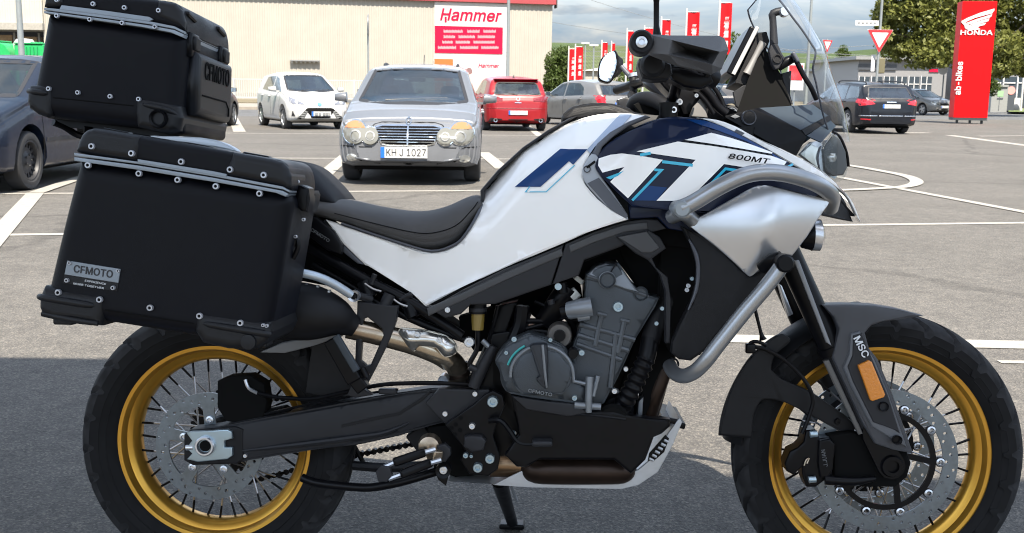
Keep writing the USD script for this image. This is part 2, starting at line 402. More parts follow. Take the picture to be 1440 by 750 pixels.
def sheet(pts, z, step=None):
    pol = Polygon([p[:2] for p in pts])
    v, f = _tri(pol)
    f = np.array(f); a = v[f]; ar = np.cross(a[:, 1] - a[:, 0], a[:, 2] - a[:, 0]); f[ar < 0] = f[ar < 0][:, ::-1]
    return trimesh.Trimesh(np.hstack([v, np.full((len(v), 1), z)]), f, process=False)

obj('ground', sheet([(-3500, -60), (3500, -60), (3500, 3500), (-3500, 3500)], -0.03), m_earth, kind='structure', smooth=False)
# edges of the road seen behind the car park
nA, nB = ground_at(330, 163.5), ground_at(1400, 168.5)
fA, fB = ground_at(330, 154), ground_at(1400, 157.5)
def ext(a, b, t): return a + (b - a) * t
obj('car_park', sheet([(-70, -22), (60, -22), ext(nA, nB, 2.4)[:2], ext(nA, nB, -1.5)[:2]], 0.0), m_asphalt, kind='structure', smooth=False)
obj('road', sheet([ext(nA, nB, -1.5), ext(nA, nB, 2.4), ext(fA, fB, 2.4), ext(fA, fB, -1.5)], -0.012), m_road, kind='structure', smooth=False)
def strip_box(a, b, w, z0, z1):
    a, b = np.array(a[:2]), np.array(b[:2]); d = (b - a) / np.linalg.norm(b - a); n = np.array([-d[1], d[0]])
    m = trimesh.creation.extrude_polygon(Polygon([a, b, b + n * w, a + n * w]), z1 - z0, engine='earcut'); m.apply_translation([0, 0, z0]); return m
obj('kerb', strip_box(ext(fA, fB, -1.2), ext(fA, fB, 2.2), 0.3, -0.1, 0.12), m_kerb, kind='structure', smooth=False)
_n = np.array([-(fB - fA)[1], (fB - fA)[0]]); _n /= np.linalg.norm(_n)
g0, g1 = ext(fA, fB, -1.2)[:2] + _n * 0.3, ext(fA, fB, 2.2)[:2] + _n * 0.3
obj('pavement', strip_box(g0, g1, 11, -0.1, 0.11), mat('pavement_slabs', (0.2, 0.185, 0.16), 0.9, var=0.1, vscale=1.2), kind='structure', smooth=False)
obj('verge', strip_box(g0 + _n * 11, g1 + _n * 11, 60, -0.1, 0.14), m_dry, kind='structure', smooth=False)

# painted lines of the car park
def wline(a, b, w):
    a, b = np.array(a[:2], float), np.array(b[:2], float); d = (b - a) / np.linalg.norm(b - a); n = np.array([-d[1], d[0]]) * w / 2
    return [a - n, b - n, b + n, a + n]
def road_line(px0, px1, w, label, group=None, k0=0.0, k1=1.0, z=0.004):
    a, b = ground_at(*px0), ground_at(*px1); a, b = ext(a, b, k0), ext(a, b, k1)
    obj('painted_line', sheet(wline(a, b, w), z), m_line, smooth=False, label=label, cat='road marking')
road_line((0, 331), (1440, 314), 0.11, 'white painted parking line running behind the seat of the motorcycle', k0=-0.2, k1=1.25)
road_line((0, 273), (690, 268.5), 0.11, 'white painted line just in front of the silver estate car', k0=-0.3, k1=1.55)
road_line((300, 222.5), (712, 224), 0.13, 'thin white line passing beneath the silver estate car', k0=-0.5, k1=1.2)
road_line((310, 187.5), (770, 191), 0.15, 'white line in front of the white hatchback and behind the red one', k0=-0.6, k1=1.6)
road_line((1025, 477), (1440, 486), 0.16, 'broad white line behind the front wheel of the motorcycle', k0=-0.7, k1=1.4)
road_line((1405, 510), (1445, 510.5), 0.05, 'short faded scrap of white line at the right edge of the photo', k1=1.6)
road_line((-30, 362), (50, 272), 0.17, 'broad slanting white bar at the left edge of the photo', z=0.008)
road_line((52, 272), (130, 245), 0.16, 'white line curving away beside the dark blue car wheel', k1=1.3, z=0.012)
road_line((337, 186), (328, 166.5), 0.30, 'short white bay divider left of the white hatchback', z=0.008)
road_line((445, 256), (492, 215), 0.22, 'slanting white bay divider at the left of the silver estate car', k1=1.5, z=0.008)
road_line((707, 238), (690, 224), 0.22, 'slanting white bay divider at the right of the silver estate car', k1=1.8, z=0.008)
road_line((760, 192), (738, 175), 0.2, 'white bay divider between the red and the grey hatchbacks', z=0.008)
road_line((1180, 250), (1440, 299), 0.13, 'long thin white line crossing the loop on the right', k0=-0.5, k1=1.6, z=0.008)
road_line((1150, 187.5), (1305, 187), 0.35, 'white line behind the black estate car')
road_line((1335, 190.5), (1440, 204.5), 0.28, 'white line slanting to the right below the red pylon', k1=1.4)
road_line((1375, 192), (1440, 191.5), 0.22, 'thin flat white line to the right of the red pylon', k1=2, z=0.008)
# the loop of the island marking
ctr = [ground_at(*p)[:2] for p in [(1120, 224), (1160, 229), (1200, 234.5), (1240, 241.5), (1272, 248), (1287, 254), (1287, 259.5), (1270, 264), (1240, 266), (1200, 268), (1160, 269), (1110, 270)]]
cl = catmull(ctr, 8)
obj('painted_line', sheet(list(LineString(cl).buffer(0.085, cap_style='flat').exterior.coords)[:-1], 0.012), m_line, smooth=False, label='white loop marking with a rounded end to the right of the motorcycle', cat='road marking')

# hills with vineyards
m_hill = usdkit.material(stage, '/World/Looks/vineyards', {
    'g': ('geometry', {}), 'mp': ('mapping', {'scale': (1, 0.35, 1)}), 'v': ('voronoi_texture', {'scale': 0.011}), 's': ('separate_color', {}),
    'r': ('rgb_ramp', {'interpolate': False, 'ramp': [(0.0, (0.045, 0.066, 0.026)), (0.3, (0.058, 0.08, 0.032)), (0.55, (0.038, 0.058, 0.026)), (0.75, (0.07, 0.085, 0.04)), (0.9, (0.10, 0.085, 0.055))]}),
    'n': ('noise_texture', {'scale': 0.05, 'detail': 6.0}), 'r2': ('rgb_ramp', {'ramp': [(0.3, (0.75, 0.75, 0.75)), (0.7, (1.25, 1.25, 1.25))]}), 'm': ('mix_color', {'blend_type': 'multiply', 'fac': 1.0, 'use_clamp': False}),
    'w': ('wave_texture', {'bands_direction': 'x', 'scale': 0.12, 'distortion': 1.5, 'detail': 1.0}), 'r3': ('rgb_ramp', {'ramp': [(0.2, (0.8, 0.8, 0.8)), (0.8, (1.15, 1.15, 1.15))]}), 'm2': ('mix_color', {'blend_type': 'multiply', 'fac': 0.8, 'use_clamp': False}),
    'p': ('principled_bsdf', {'roughness': 1.0, 'specular_ior_level': 0.1})},
    [('g.position', 'mp.vector'), ('mp.vector', 'v.vector'), ('v.color', 's.color'), ('s.r', 'r.fac'), ('g.position', 'n.vector'), ('n.fac', 'r2.fac'), ('r.color', 'm.a'), ('r2.color', 'm.b'), ('g.position', 'w.vector'), ('w.fac', 'r3.fac'), ('m.result', 'm2.a'), ('r3.color', 'm2.b'), ('m2.result', 'p.base_color')], surface='p.BSDF')
HX, HY = np.meshgrid(np.linspace(-1800, 2600, 160), np.linspace(420, 2400, 60), indexing='ij')
ridge = np.interp(HX, [-1800, -400, 60, 170, 330, 420, 470, 560, 760, 1000, 2600], [60, 58, 58, 55, 52, 53, 62, 70, 76, 80, 95])
tt = np.clip((HY - 520) / 880, 0, 1); HZ = ridge * (tt * tt * (3 - 2 * tt)) + 9 * (meshkit.fbm(np.stack([HX / 260, HY / 260, HX * 0], -1), 4, 5) - 0.5) * tt - 2
ii, jj = np.meshgrid(np.arange(159), np.arange(59), indexing='ij'); a0 = (ii * 60 + jj).ravel()
obj('hills', trimesh.Trimesh(np.stack([HX, HY, HZ], -1).reshape(-1, 3), np.vstack([np.stack([a0, a0 + 60, a0 + 61], 1), np.stack([a0, a0 + 61, a0 + 1], 1)]), process=False), m_hill, kind='structure', smooth=True)

# ---------------------------------------------------------------- the long cream hall
m_cream = mat('cream_cladding', (0.29, 0.274, 0.238), 0.55, var=0.05, vscale=0.6)
m_cream2 = mat('white_cladding', (0.36, 0.345, 0.30), 0.55, var=0.05, vscale=0.6)
m_red_trim = mat('red_roof_trim', (0.25, 0.035, 0.04), 0.5)
m_white = mat('white_board', (0.44, 0.43, 0.41), 0.6)
m_pink = mat('pink_red_print', (0.42, 0.006, 0.035), 0.7, spec=0.1)
m_pinklight = mat('pale_print', (0.45, 0.25, 0.27), 0.6)
m_orange = mat('orange_door', (0.38, 0.10, 0.02), 0.5)
m_grey = mat('light_grey_metal', (0.2, 0.205, 0.205), 0.5, 0.3, var=0.08)
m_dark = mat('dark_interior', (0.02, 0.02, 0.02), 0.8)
m_plinth = mat('concrete_plinth', (0.25, 0.24, 0.215), 0.9, var=0.12)
YW = 83.0
HM = tr(at(775, 110, YW)[0], YW) @ rotz(0.21); iHM = np.linalg.inv(HM)
def wallp(px, py, yo=0.0):
    """The point of the plane parallel to the front wall, yo behind it, in the warehouse's own frame."""
    o2, d2 = (iHM @ np.r_[EYE, 1])[:3], iHM[:3, :3] @ ray(px, py); return o2 + d2 * ((yo - o2[1]) / d2[1])
X0 = 0.0; ZT = wallp(775, 6)[2]; XL = wallp(62, 60)[0]
def cladding(x0, x1, z0, z1, y, pitch=0.33, depth=0.028):
    n = max(1, int((x1 - x0) / pitch)); pts = []
    for i in range(n):
        a = x0 + i * (x1 - x0) / n; p = (x1 - x0) / n
        pts += [(a, 0), (a + p * 0.45, 0), (a + p * 0.55, -depth), (a + p * 0.9, -depth)]
    pts.append((x1, 0)); P = np.array(pts); k = len(P)
    v = np.vstack([np.c_[P[:, 0], y + P[:, 1], np.full(k, z0)], np.c_[P[:, 0], y + P[:, 1], np.full(k, z1)]])
    i = np.arange(k - 1)
    return trimesh.Trimesh(v, np.vstack([np.c_[i, i + 1, i + 1 + k], np.c_[i, i + 1 + k, i + k]]), process=False)
hall = thing('warehouse', 'long cream warehouse with ribbed cladding and a red roof edge behind the cars', 'building', HM)
obj('wall', cladding(XL, X0, 0.5, ZT, 0.0), m_cream, hall, smooth=False)
obj('side_wall', box(XL, X0 - 0.02, 0.06, 34, 0, ZT - 0.02), m_cream, hall, smooth=False)
obj('plinth', box(XL, X0 + 0.02, -0.12, 0.05, -0.05, 0.6), m_plinth, hall, smooth=False)
obj('roof_edge', box(XL, X0 + 0.2, -0.35, 34, ZT - 0.05, ZT + 0.62), m_red_trim, hall, smooth=False)
obj('roof_corner', box(X0 + 0.2, X0 + 0.28, -0.38, 0.3, ZT - 0.3, ZT + 0.66), m_dark, hall, smooth=False)
# the board with the shop name, all one large panel on the wall
ys = -0.14
def wallbox(x0, y0, x1, y1, front, back, at=None):
    wallp_ = at or wallp
    a, b = wallp_((x0 + x1) / 2, y0, front), wallp_((x0 + x1) / 2, y1, front); l, r = wallp_(x0, (y0 + y1) / 2, front)[0], wallp_(x1, (y0 + y1) / 2, front)[0]
    return box(l, r, front, back, b[2], a[2])
sg = thing('shop_sign', 'big white and red shop board with slanted red lettering on the cream warehouse', 'sign', HM)
obj('board', wallbox(611, 4, 714, 118, ys, -0.06), m_white, sg, smooth=False)
obj('red_panel', wallbox(611.5, 37.5, 707, 75.5, ys - 0.04, ys), m_pink, sg, smooth=False)
p0 = wallp(617, 28, ys - 0.01)
obj('lettering', place_text('Hammer', p0, (1, 0, 0), (0, 0, 1), wallp(617, 12, ys)[2] - p0[2], width=wallp(703, 30, ys)[0] - p0[0], slant=0.22, depth=0.03), m_pink, sg, smooth=False, label='red slanted shop name lettering')
hk = wallp(627, 31.5, ys)
obj('letter_tail', box(hk[0] - 0.10, hk[0] + 0.06, ys - 0.035, ys - 0.005, hk[2], hk[2] + 0.4), m_pink, sg, smooth=False)
for row, words in enumerate([((624, 651), (657, 675), (680, 697)), ((624, 640), (645, 668), (672, 696)), ((622, 637), (641, 661), (666, 696)), ((616, 642), (647, 672), (677, 701))]):
    py = 44.5 + row * 7.6
    for x0, x1 in words:
        w = cat_([wallbox(xx, py - 1.6 - (0.9 if k % 3 == 0 else 0), xx + 1.0, py + 1.4 + (row + k) % 2 * 0.5, ys - 0.05, ys - 0.035) for k, xx in enumerate(np.arange(x0, x1 - 0.5, 1.35))])
        obj('small_print', w, m_pinklight, sg, smooth=False)
dr = thing('orange_door', 'plain orange door panel low on the cream warehouse, left of the poster', 'door', HM)
obj('door_leaf', wallbox(610.8, 83, 637, 132, ys - 0.05, ys - 0.004), m_orange, dr, smooth=False)
obj('door_frame', cat_([wallbox(609.9, 82.3, 610.7, 132, ys - 0.07, ys - 0.004), wallbox(637.1, 82.3, 637.9, 132, ys - 0.07, ys - 0.004)]), m_white, dr, smooth=False)
po = thing('poster', 'white poster with a bending person and small red print below the shop board', 'poster', HM)
obj('sheet', wallbox(640, 85, 705.5, 128, ys - 0.05, ys - 0.004), mat('poster_white', (0.45, 0.41, 0.43), 0.6), po, smooth=False)
p0 = wallp(672, 95, ys - 0.052)
obj('lettering', place_text('Hammer', p0, (1, 0, 0), (0, 0, 1), wallp(672, 89.5, ys)[2] - p0[2], width=wallp(701, 93, ys)[0] - p0[0], slant=0.22, depth=0.02), m_pink, po, smooth=False)
hd = Polygon([wallp(x, y, ys)[[0, 2]] for x, y in [(655, 98), (658, 95.5), (662, 96), (664, 99), (664, 103), (660, 105), (656, 103.5)]])
bd = Polygon([wallp(x, y, ys)[[0, 2]] for x, y in [(657, 104), (664, 102), (668, 106), (680, 103), (690, 110), (694, 128), (664, 128), (660, 112)]])
obj('printed_figure', extrude(bd, ys - 0.062, ys - 0.051), mat('printed_skin', (0.62, 0.36, 0.33), 0.6), po, smooth=False)
obj('printed_hair', extrude(hd, ys - 0.07, ys - 0.0625), mat('printed_hair_tone', (0.16, 0.09, 0.09), 0.6), po, smooth=False)
fx = thing('wall_lamp_bar', 'thin dark fixture high on the wall above the white hatchback', 'fixture', HM)
obj('rail', wallbox(408, 84.6, 450, 86.2, -0.4, -0.06), m_grey, fx, smooth=False)
for i in range(7):
    obj('bracket', wallbox(410 + i * 6.2, 86.2, 411.6 + i * 6.2, 88.2, -0.36, -0.08), m_grey, fx, smooth=False)
_m = wallbox(311, 103.2, 323.5, 104.8, -0.3, -0.06); _m.apply_transform(HM)
obj('wall_vent', _m, m_grey, smooth=False, label='small grey vent on the wall just right of the top case', cat='vent')

# railing in front of the hall
m_rail = mat('galvanised_rail', (0.42, 0.43, 0.42), 0.45, 0.5)
YF = 62.0
fz1, fz0 = at(330, 110.5, YF)[2], at(330, 137.5, YF)[2]
fx0, fx1 = at(75, 120, YF)[0], at(668, 120, YF)[0]
fence = thing('railing', 'long grey metal railing of thin upright bars in front of the cream warehouse', 'fence')
obj('top_rail', box(fx0, fx1, YF - 0.03, YF + 0.03, fz1 - 0.06, fz1), m_rail, fence, smooth=False)
obj('bottom_rail', box(fx0, fx1, YF - 0.03, YF + 0.03, fz0, fz0 + 0.06), m_rail, fence, smooth=False)
npost = 15
for i in range(npost):
    x = fx0 + (fx1 - fx0) * i / (npost - 1)
    obj('post', box(x - 0.05, x + 0.05, YF - 0.05, YF + 0.05, 0, fz1 + 0.03), m_rail, fence, smooth=False)
nb = 200
obj('bar', cat_([box(x - 0.016, x + 0.016, YF - 0.016, YF + 0.016, fz0 + 0.03, fz1 - 0.03) for x in np.linspace(fx0, fx1, nb)[1:-1] if abs(((x - fx0) / (fx1 - fx0) * (npost - 1)) % 1 - 0.5) < 0.45]), m_rail, fence, smooth=False, kind='stuff')

# loading bay at the far left
YL = 84.0
lb = thing('loading_hall', 'pale ribbed loading hall above a dark open bay at the far left', 'building')
YL = (HM @ np.array([XL, 0, 0, 1]))[1] - 0.2; lz = at(30, 38, YL)[2]; lx0, lx1 = at(-140, 40, YL)[0], at(61, 40, YL)[0]
obj('wall', cladding(lx0, lx1, lz + 0.25, ZT + 2.5, YL), m_cream2, lb, smooth=False)
obj('lintel', box(lx0, lx1, YL - 0.15, YL + 0.2, lz - 0.2, lz + 0.26), m_plinth, lb, smooth=False)
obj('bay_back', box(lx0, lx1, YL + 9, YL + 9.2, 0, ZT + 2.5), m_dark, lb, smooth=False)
obj('roof', box(lx0, lx1, YL + 0.06, YL + 9.2, ZT + 2.5, ZT + 2.7), m_grey, lb, smooth=False)
rk = thing('pallet_rack', 'steel storage rack with crates inside the dark loading bay', 'rack')
for i in range(7):
    x = lx0 + 3.4 + i * 1.75
    obj('upright', box(x - 0.07, x + 0.07, YL + 2, YL + 2.14, 0, lz - 0.3), m_grey, rk, smooth=False)
for k in range(4):
    obj('beam', box(lx0 + 3.2, lx0 + 14.2, YL + 1.9, YL + 1.99, 1.2 + k * 1.15, 1.36 + k * 1.15), m_grey, rk, smooth=False)
tk = mat('wooden_crate', (0.30, 0.22, 0.14), 0.85, var=0.2)
for k in range(8):
    x = lx0 + 3.7 + (k % 6) * 1.75; z = 1.37 + ((k % 3) if k < 6 else (2, 2)[k - 6]) * 1.15
    obj('crate', box(x, x + 1.2, YL + 2.2, YL + 3.2, z, z + 0.65 + 0.1 * (k % 2), bev=0.02), tk, smooth=False, label=['brown crate at the left end of the lowest rack beam', 'brown crate second along the rack, on the middle beam', 'brown crate third along the rack, on the upper beam', 'brown crate fourth along the rack, on the lowest beam', 'brown crate fifth along the rack, on the middle beam', 'brown crate at the right end of the rack, on the upper beam', 'second brown crate at the left end, above the first', 'brown crate second along the rack, above the middle beam'][k], cat='crate', group='crates on the loading bay rack')

# green containers
m_green = mat('green_plastic', (0.01, 0.27, 0.07), 0.4, var=0.1)
YC = 42.0
def gx(px): return at(px, 80, YC)[0]
def gz(py): return at(30, py, YC)[2]
c1 = thing('recycling_container', 'green recycling container with a sloping side at the left edge of the photo', 'container')
obj('body', hull_of([(gx(a), y, z) for a, z in [(-40, gz(59)), (-3, gz(60)), (7, gz(64)), (13.5, gz(74)), (15, gz(84)), (15, 0.1), (-45, 0.1)] for y in (YC, YC + 1.6)]), m_green, c1)
obj('lid', box(gx(-38), gx(-5), YC + 0.2, YC + 1.4, gz(59), gz(57), bev=0.05), m_green, c1)
c2 = thing('recycling_container', 'green ribbed recycling container directly right of the grey lamp post', 'container')
obj('body', box(gx(20), gx(62), YC, YC + 1.5, 0.1, gz(62), bev=0.06), m_green, c2)
obj('lid', box(gx(21), gx(61), YC - 0.05, YC + 1.55, gz(62), gz(60), bev=0.05), m_green, c2)
for i in range(4):
    obj('rib', box(gx(37 + i * 5), gx(38.6 + i * 5), YC - 0.05, YC + 0.02, gz(77), gz(66)), mat('green_dark', (0.01, 0.22, 0.07), 0.5) if i == 0 else '/World/Looks/green_dark', c2, smooth=False)
for i in range(3):
    obj('knob', box(gx(39 + i * 6), gx(40.5 + i * 6), YC + 0.3, YC + 0.6, gz(60.2), gz(58.4), bev=0.02), m_green, c2)
wb = lathe([(0, 0.35), (0.3, 0.32), (0.42, 0.15), (0.40, -0.6), (0.38, -1.3), (0, -1.3)], 20, M=tr(gx(21), YC + 0.9, gz(79) + 0.35) @ rotx(PI / 2))
obj('white_tank', wb, m_white, label='rounded white tank between the two green containers', cat='tank')

# poles and plain signs
m_pole = mat('pole_grey', (0.2, 0.22, 0.225), 0.5, 0.3, var=0.06)
def pole(name, label, cat, px, Y, r, ztop, r1=None):
    t = thing(name, label, cat); x = at(px, 110, Y)[0]
    obj('shaft', tube([(x, Y, -0.05), (x, Y, ztop * 0.5), (x, Y, ztop)], [r, (r + (r1 or r)) / 2, r1 or r], 14), m_pole, t)
    obj('foot', tube([(x, Y, 0), (x, Y, 0.35)], r * 1.35, 14), m_pole, t)
    return t, x
lp, lx = pole('lamp_post', 'tall pale grey lamp post left of the top case', 'lamp post', 32.5, 37.0, 0.115, 8.0, 0.075)
obj('lamp_arm', tube([(lx, 37, 7.9), (lx + 0.4, 36.9, 8.3), (lx + 1.3, 36.8, 8.4)], 0.05, 8, 4), m_pole, lp)
obj('lamp_head', box(lx + 1.2, lx + 1.9, 36.65, 36.95, 8.32, 8.44, bev=0.03), m_grey, lp)
fp, fxx = pole('flag_pole', 'slim grey pole rising in front of the right edge of the shop board', 'pole', 713.8, 52.0, 0.085, 9.0, 0.07)
obj('cap', lathe([(0, 0.1), (0.09, 0.05), (0.09, -0.05), (0, -0.05)], 12, M=tr(fxx, 52, 9) @ rotx(PI / 2)), m_pole, fp)
ts, tx = pole('traffic_sign', 'round traffic sign seen edge on, on a thin pole behind the silver estate car', 'sign', 518, 37.0, 0.03, at(518, 22, 37)[2])
obj('sign_plate', lathe([(0, -0.012), (0.36, -0.012), (0.36, 0.012), (0, 0.012)], 28, M=tr(tx + 0.02, 36.95, at(518, 35, 37)[2]) @ rotz(PI / 2 + 0.1)), m_grey, ts)

# ---------------------------------------------------------------- flags
m_flag = mat('flag_red', (0.42, 0.008, 0.012), 0.8, spec=0.1, var=0.06, vscale=1.0)
m_flagw = mat('flag_white_print', (0.45, 0.36, 0.36), 0.7)
def flag_mesh(hh, ww, ph):
    nx, nz = 10, 16; U, V = np.meshgrid(np.linspace(0, 1, nx), np.linspace(0, 1, nz), indexing='ij')
    Y = 0.06 * np.sin(U * 5 + V * 3 + ph) * U; X = U * ww; Z = V * hh
    v = np.stack([X, Y, Z], -1).reshape(-1, 3); i, j = np.meshgrid(np.arange(nx - 1), np.arange(nz - 1), indexing='ij'); a = (i * nz + j).ravel()
    f = np.vstack([np.c_[a, a + nz, a + nz + 1], np.c_[a, a + nz + 1, a + 1]])
    return v, f
def flag_thing(label, x, Y, ztop, hh, ww, ph):
    t = thing('banner_flag', label, 'flag', tr(x, Y, 0) @ rotz(-0.1), 'red banner flags along the road')
    obj('flag_pole', tube([(0, 0, 0), (0, 0, ztop + 0.15)], [0.05, 0.035], 8), m_white, t)
    obj('boom', tube([(0, 0, ztop), (ww, 0, ztop)], 0.02, 6), m_white, t)
    v, f = flag_mesh(hh, ww, ph); v[:, 2] += ztop - hh - 0.02; v[:, 0] += 0.05
    obj('cloth', trimesh.Trimesh(v, f, process=False), m_flag, t, smooth=True)
    k = np.array([trimesh.Trimesh(v, f, process=False).triangles_center[:, 0].mean()])
    vz = v.copy(); sel = (np.abs((v[f].mean(1)[:, 0] - 0.05) / ww - 0.58) < 0.2) & (v[f].mean(1)[:, 2] > ztop - hh * 0.86) & (v[f].mean(1)[:, 2] < ztop - hh * 0.28) & ((np.floor((v[f].mean(1)[:, 2] - ztop) / (hh / 16)).astype(int) % 3) != 0)
    vz[:, 1] -= 0.006
    obj('printed_script', trimesh.Trimesh(vz, f[sel], process=False), m_flagw, t, smooth=True, kind='stuff')
FL = [((804.5, 69, 112), 62, 'red banner flag nearest the warehouse corner'), ((814, 66, 112), 60, 'second red banner flag from the warehouse corner'), ((850, 60, 100), 66, 'thin red banner flag just above the round mirror'),
      ((862, 61, 100), 70, 'distant pale red banner flag right above the mirror top'), ((886, 44, 106), 54, 'tall red banner flag left of the bar end'), ((912, 40, 84), 58, 'red banner flag mostly hidden behind the hand guard'),
      ((936, 28, 84), 50, 'red banner flag just right of the mirror stem'), ((974, 17, 80), 46, 'red banner flag above the middle of the hand guard'), ((1020, 4, 76), 42, 'tallest red banner flag, left of the windscreen')]
for k, ((px, y0, y1), Y, lab) in enumerate(FL):
    P = at(px, y0, Y); hh = P[2] - at(px, y1, Y)[2]
    ww = {0: 9, 1: 9.5, 2: 7, 3: 4, 4: 8, 5: 11, 6: 11.5, 7: 16, 8: 15}[k] / 1500 * Y
    flag_thing(lab, P[0] - ww / 2, Y, P[2], hh, ww, k * 1.3)
for k, (px, y0, Y, lab) in enumerate([(834, 65, 62, 'thin white lamp post among the red flags'), (822, 62, 70, 'very thin white mast beside the first red flags')]):
    t, x = pole('mast', lab, 'pole', px, Y, 0.06, at(px, y0, Y)[2], 0.04)
    obj('lamp_head', box(x - 0.25, x + 0.25, Y - 0.1, Y + 0.1, at(px, y0, Y)[2], at(px, y0, Y)[2] + 0.1), m_white, t, smooth=False)

# ---------------------------------------------------------------- trees and bushes
def leaf_mat(name, lo, mid, hi):
    return usdkit.material(stage, '/World/Looks/' + name, {
        'g': ('geometry', {}), 'r': ('rgb_ramp', {'ramp': [(0.0, lo), (0.5, mid), (1.0, hi)]}), 'd': ('principled_bsdf', {'roughness': 0.55, 'specular_ior_level': 0.3}), 't': ('translucent_bsdf', {}), 'm': ('mix_closure', {'fac': 0.35})},
        [('g.random_per_island', 'r.fac'), ('r.color', 'd.base_color'), ('r.color', 't.color'), ('d.BSDF', 'm.closure1'), ('t.BSDF', 'm.closure2')], surface='m.closure')
m_leaf = leaf_mat('tree_leaves', (0.14, 0.15, 0.035), (0.32, 0.30, 0.08), (0.55, 0.46, 0.15))
m_leaf2 = leaf_mat('bush_leaves', (0.06, 0.09, 0.02), (0.12, 0.165, 0.04), (0.22, 0.25, 0.07))
m_bark = mat('bark', (0.09, 0.07, 0.05), 0.95, var=0.3, vscale=6, bump=0.6, bscale=20)
def leaves(centres, radii, n, size, seed):
    r = np.random.default_rng(seed); w = np.array([a[0] * a[1] * a[2] for a in radii]) ** 0.67; pick = r.choice(len(centres), n, p=w / w.sum())
    d = r.normal(size=(n, 3)); d /= np.linalg.norm(d, axis=1, keepdims=True); d *= (r.random((n, 1)) ** 0.42)
    c = np.asarray(centres)[pick] + d * np.asarray(radii)[pick]
    keep = meshkit.noise(c / (size * 6), seed) > 0.34; c = c[keep]; n = len(c)
    a = r.normal(size=(n, 3)); a /= np.linalg.norm(a, axis=1, keepdims=True); b = np.cross(a, r.normal(size=(n, 3))); b /= np.linalg.norm(b, axis=1, keepdims=True)
    s = size * (0.6 + 0.8 * r.random((n, 1))); v = np.stack([c - a * s, c + b * s * 0.5, c + a * s, c - b * s * 0.5], 1).reshape(-1, 3); q = np.arange(n) * 4
    return trimesh.Trimesh(v, np.vstack([np.c_[q, q + 1, q + 2], np.c_[q, q + 2, q + 3]]), process=False)
def tree(label, x, Y, trunk_h, clumps, n, size, seed, leafm, name='tree', r0=0.22):
    t = thing(name, label, 'tree' if name == 'tree' else 'bush')
    cs = [np.array(c[:3]) for c in clumps]; rs = [np.array(c[3:]) for c in clumps]
    parts = [tube([(x, Y, -0.1), (x + 0.05, Y, trunk_h * 0.5), (x, Y, trunk_h), tuple((cs[0] + np.array([x, Y, trunk_h])) / 2)], [r0, r0 * 0.8, r0 * 0.65, r0 * 0.3], 10, 4)]
    obj('trunk', parts[0], m_bark, t)
    for c in cs[1:]:
        obj('limb', tube([(x, Y, trunk_h * 0.9), tuple(np.array([x, Y, trunk_h]) * 0.45 + c * 0.55 + np.array([0, 0, 0.3])), tuple(c)], [r0 * 0.5, r0 * 0.28, r0 * 0.08], 7, 4), m_bark, t)
    obj('crown', leaves(cs, rs, n, size, seed), leafm, t, smooth=False, kind='stuff')
YT = 60.0
def P(px, py, Y=YT): return at(px, py, Y)
cl_ = []
for (px, py, rx_, rz_) in [(1300, 25, 2.1, 1.5), (1265, 62, 1.4, 1.0), (1292, 75, 1.5, 0.85), (1250, 20, 0.9, 1.0), (1330, 60, 1.5, 1.4), (1312, 82, 1.0, 0.6), (1360, 5, 2.2, 1.6), (1415, 25, 1.9, 1.5), (1425, 70, 1.6, 1.1), (1405, 95, 1.0, 0.6), (1445, 95, 1.2, 0.55), (1465, 40, 2.2, 1.8), (1330, -25, 3.2, 1.9), (1410, -30, 3.0, 2.0), (1280, -8, 1.7, 1.3), (1243, 45, 0.5, 0.5), (1500, 0, 2.6, 2.0)]:
    p = P(px, py, YT + 0.9 * math.sin(px)); cl_.append((p[0], p[1], p[2], rx_, 1.5, rz_))
tree('broad yellow green tree spreading behind the red pylon', P(1366, 100)[0], YT, 2.6, cl_, 42000, 0.13, 3, m_leaf)
YB = 76.0
b_ = [(*at(px, py, YB), a, 1.2, b) for px, py, a, b in [(783, 90, 0.9, 1.1), (792, 80, 0.8, 0.8), (800, 100, 0.9, 1.2), (780, 112, 0.8, 1.0), (797, 120, 1.2, 1.3), (787, 132, 1.5, 1.0)]]
tree('tall green bush at the right corner of the cream warehouse', at(789, 110, YB)[0], YB, 1.0, b_, 16000, 0.10, 8, m_leaf2, 'bush', 0.08)
for k, (px, py, Y, s, lab) in enumerate([(1036, 66, 90, 1.3, 'small dark green treetop between the tallest flag and the windscreen'), (1026, 88, 95, 1.2, 'low green bush behind the display of the motorcycle'), (1388, 112, 66, 0.55, 'small green shrub beside the grey cabinet right of the red pylon'), (874, 120, 90, 1.0, 'olive green bush behind the mirror stem of the motorcycle'), (1186, 72, 420, 2.2, 'far dark tree on the hill crest left of the give way sign')]):
    p = at(px, py, Y)
    tree(lab, p[0], Y, max(0.4, p[2] * 0.4), [(p[0], Y, p[2], s, s, s * 1.1), (p[0] - s * 0.6, Y, p[2] - s * 0.8, s, s, s), (p[0] + s * 0.6, Y, p[2] - s * 0.9, s * 1.1, s, s)], 2600, s * 0.13, 20 + k, m_leaf2, 'bush' if k != 4 else 'tree', 0.08 * s)

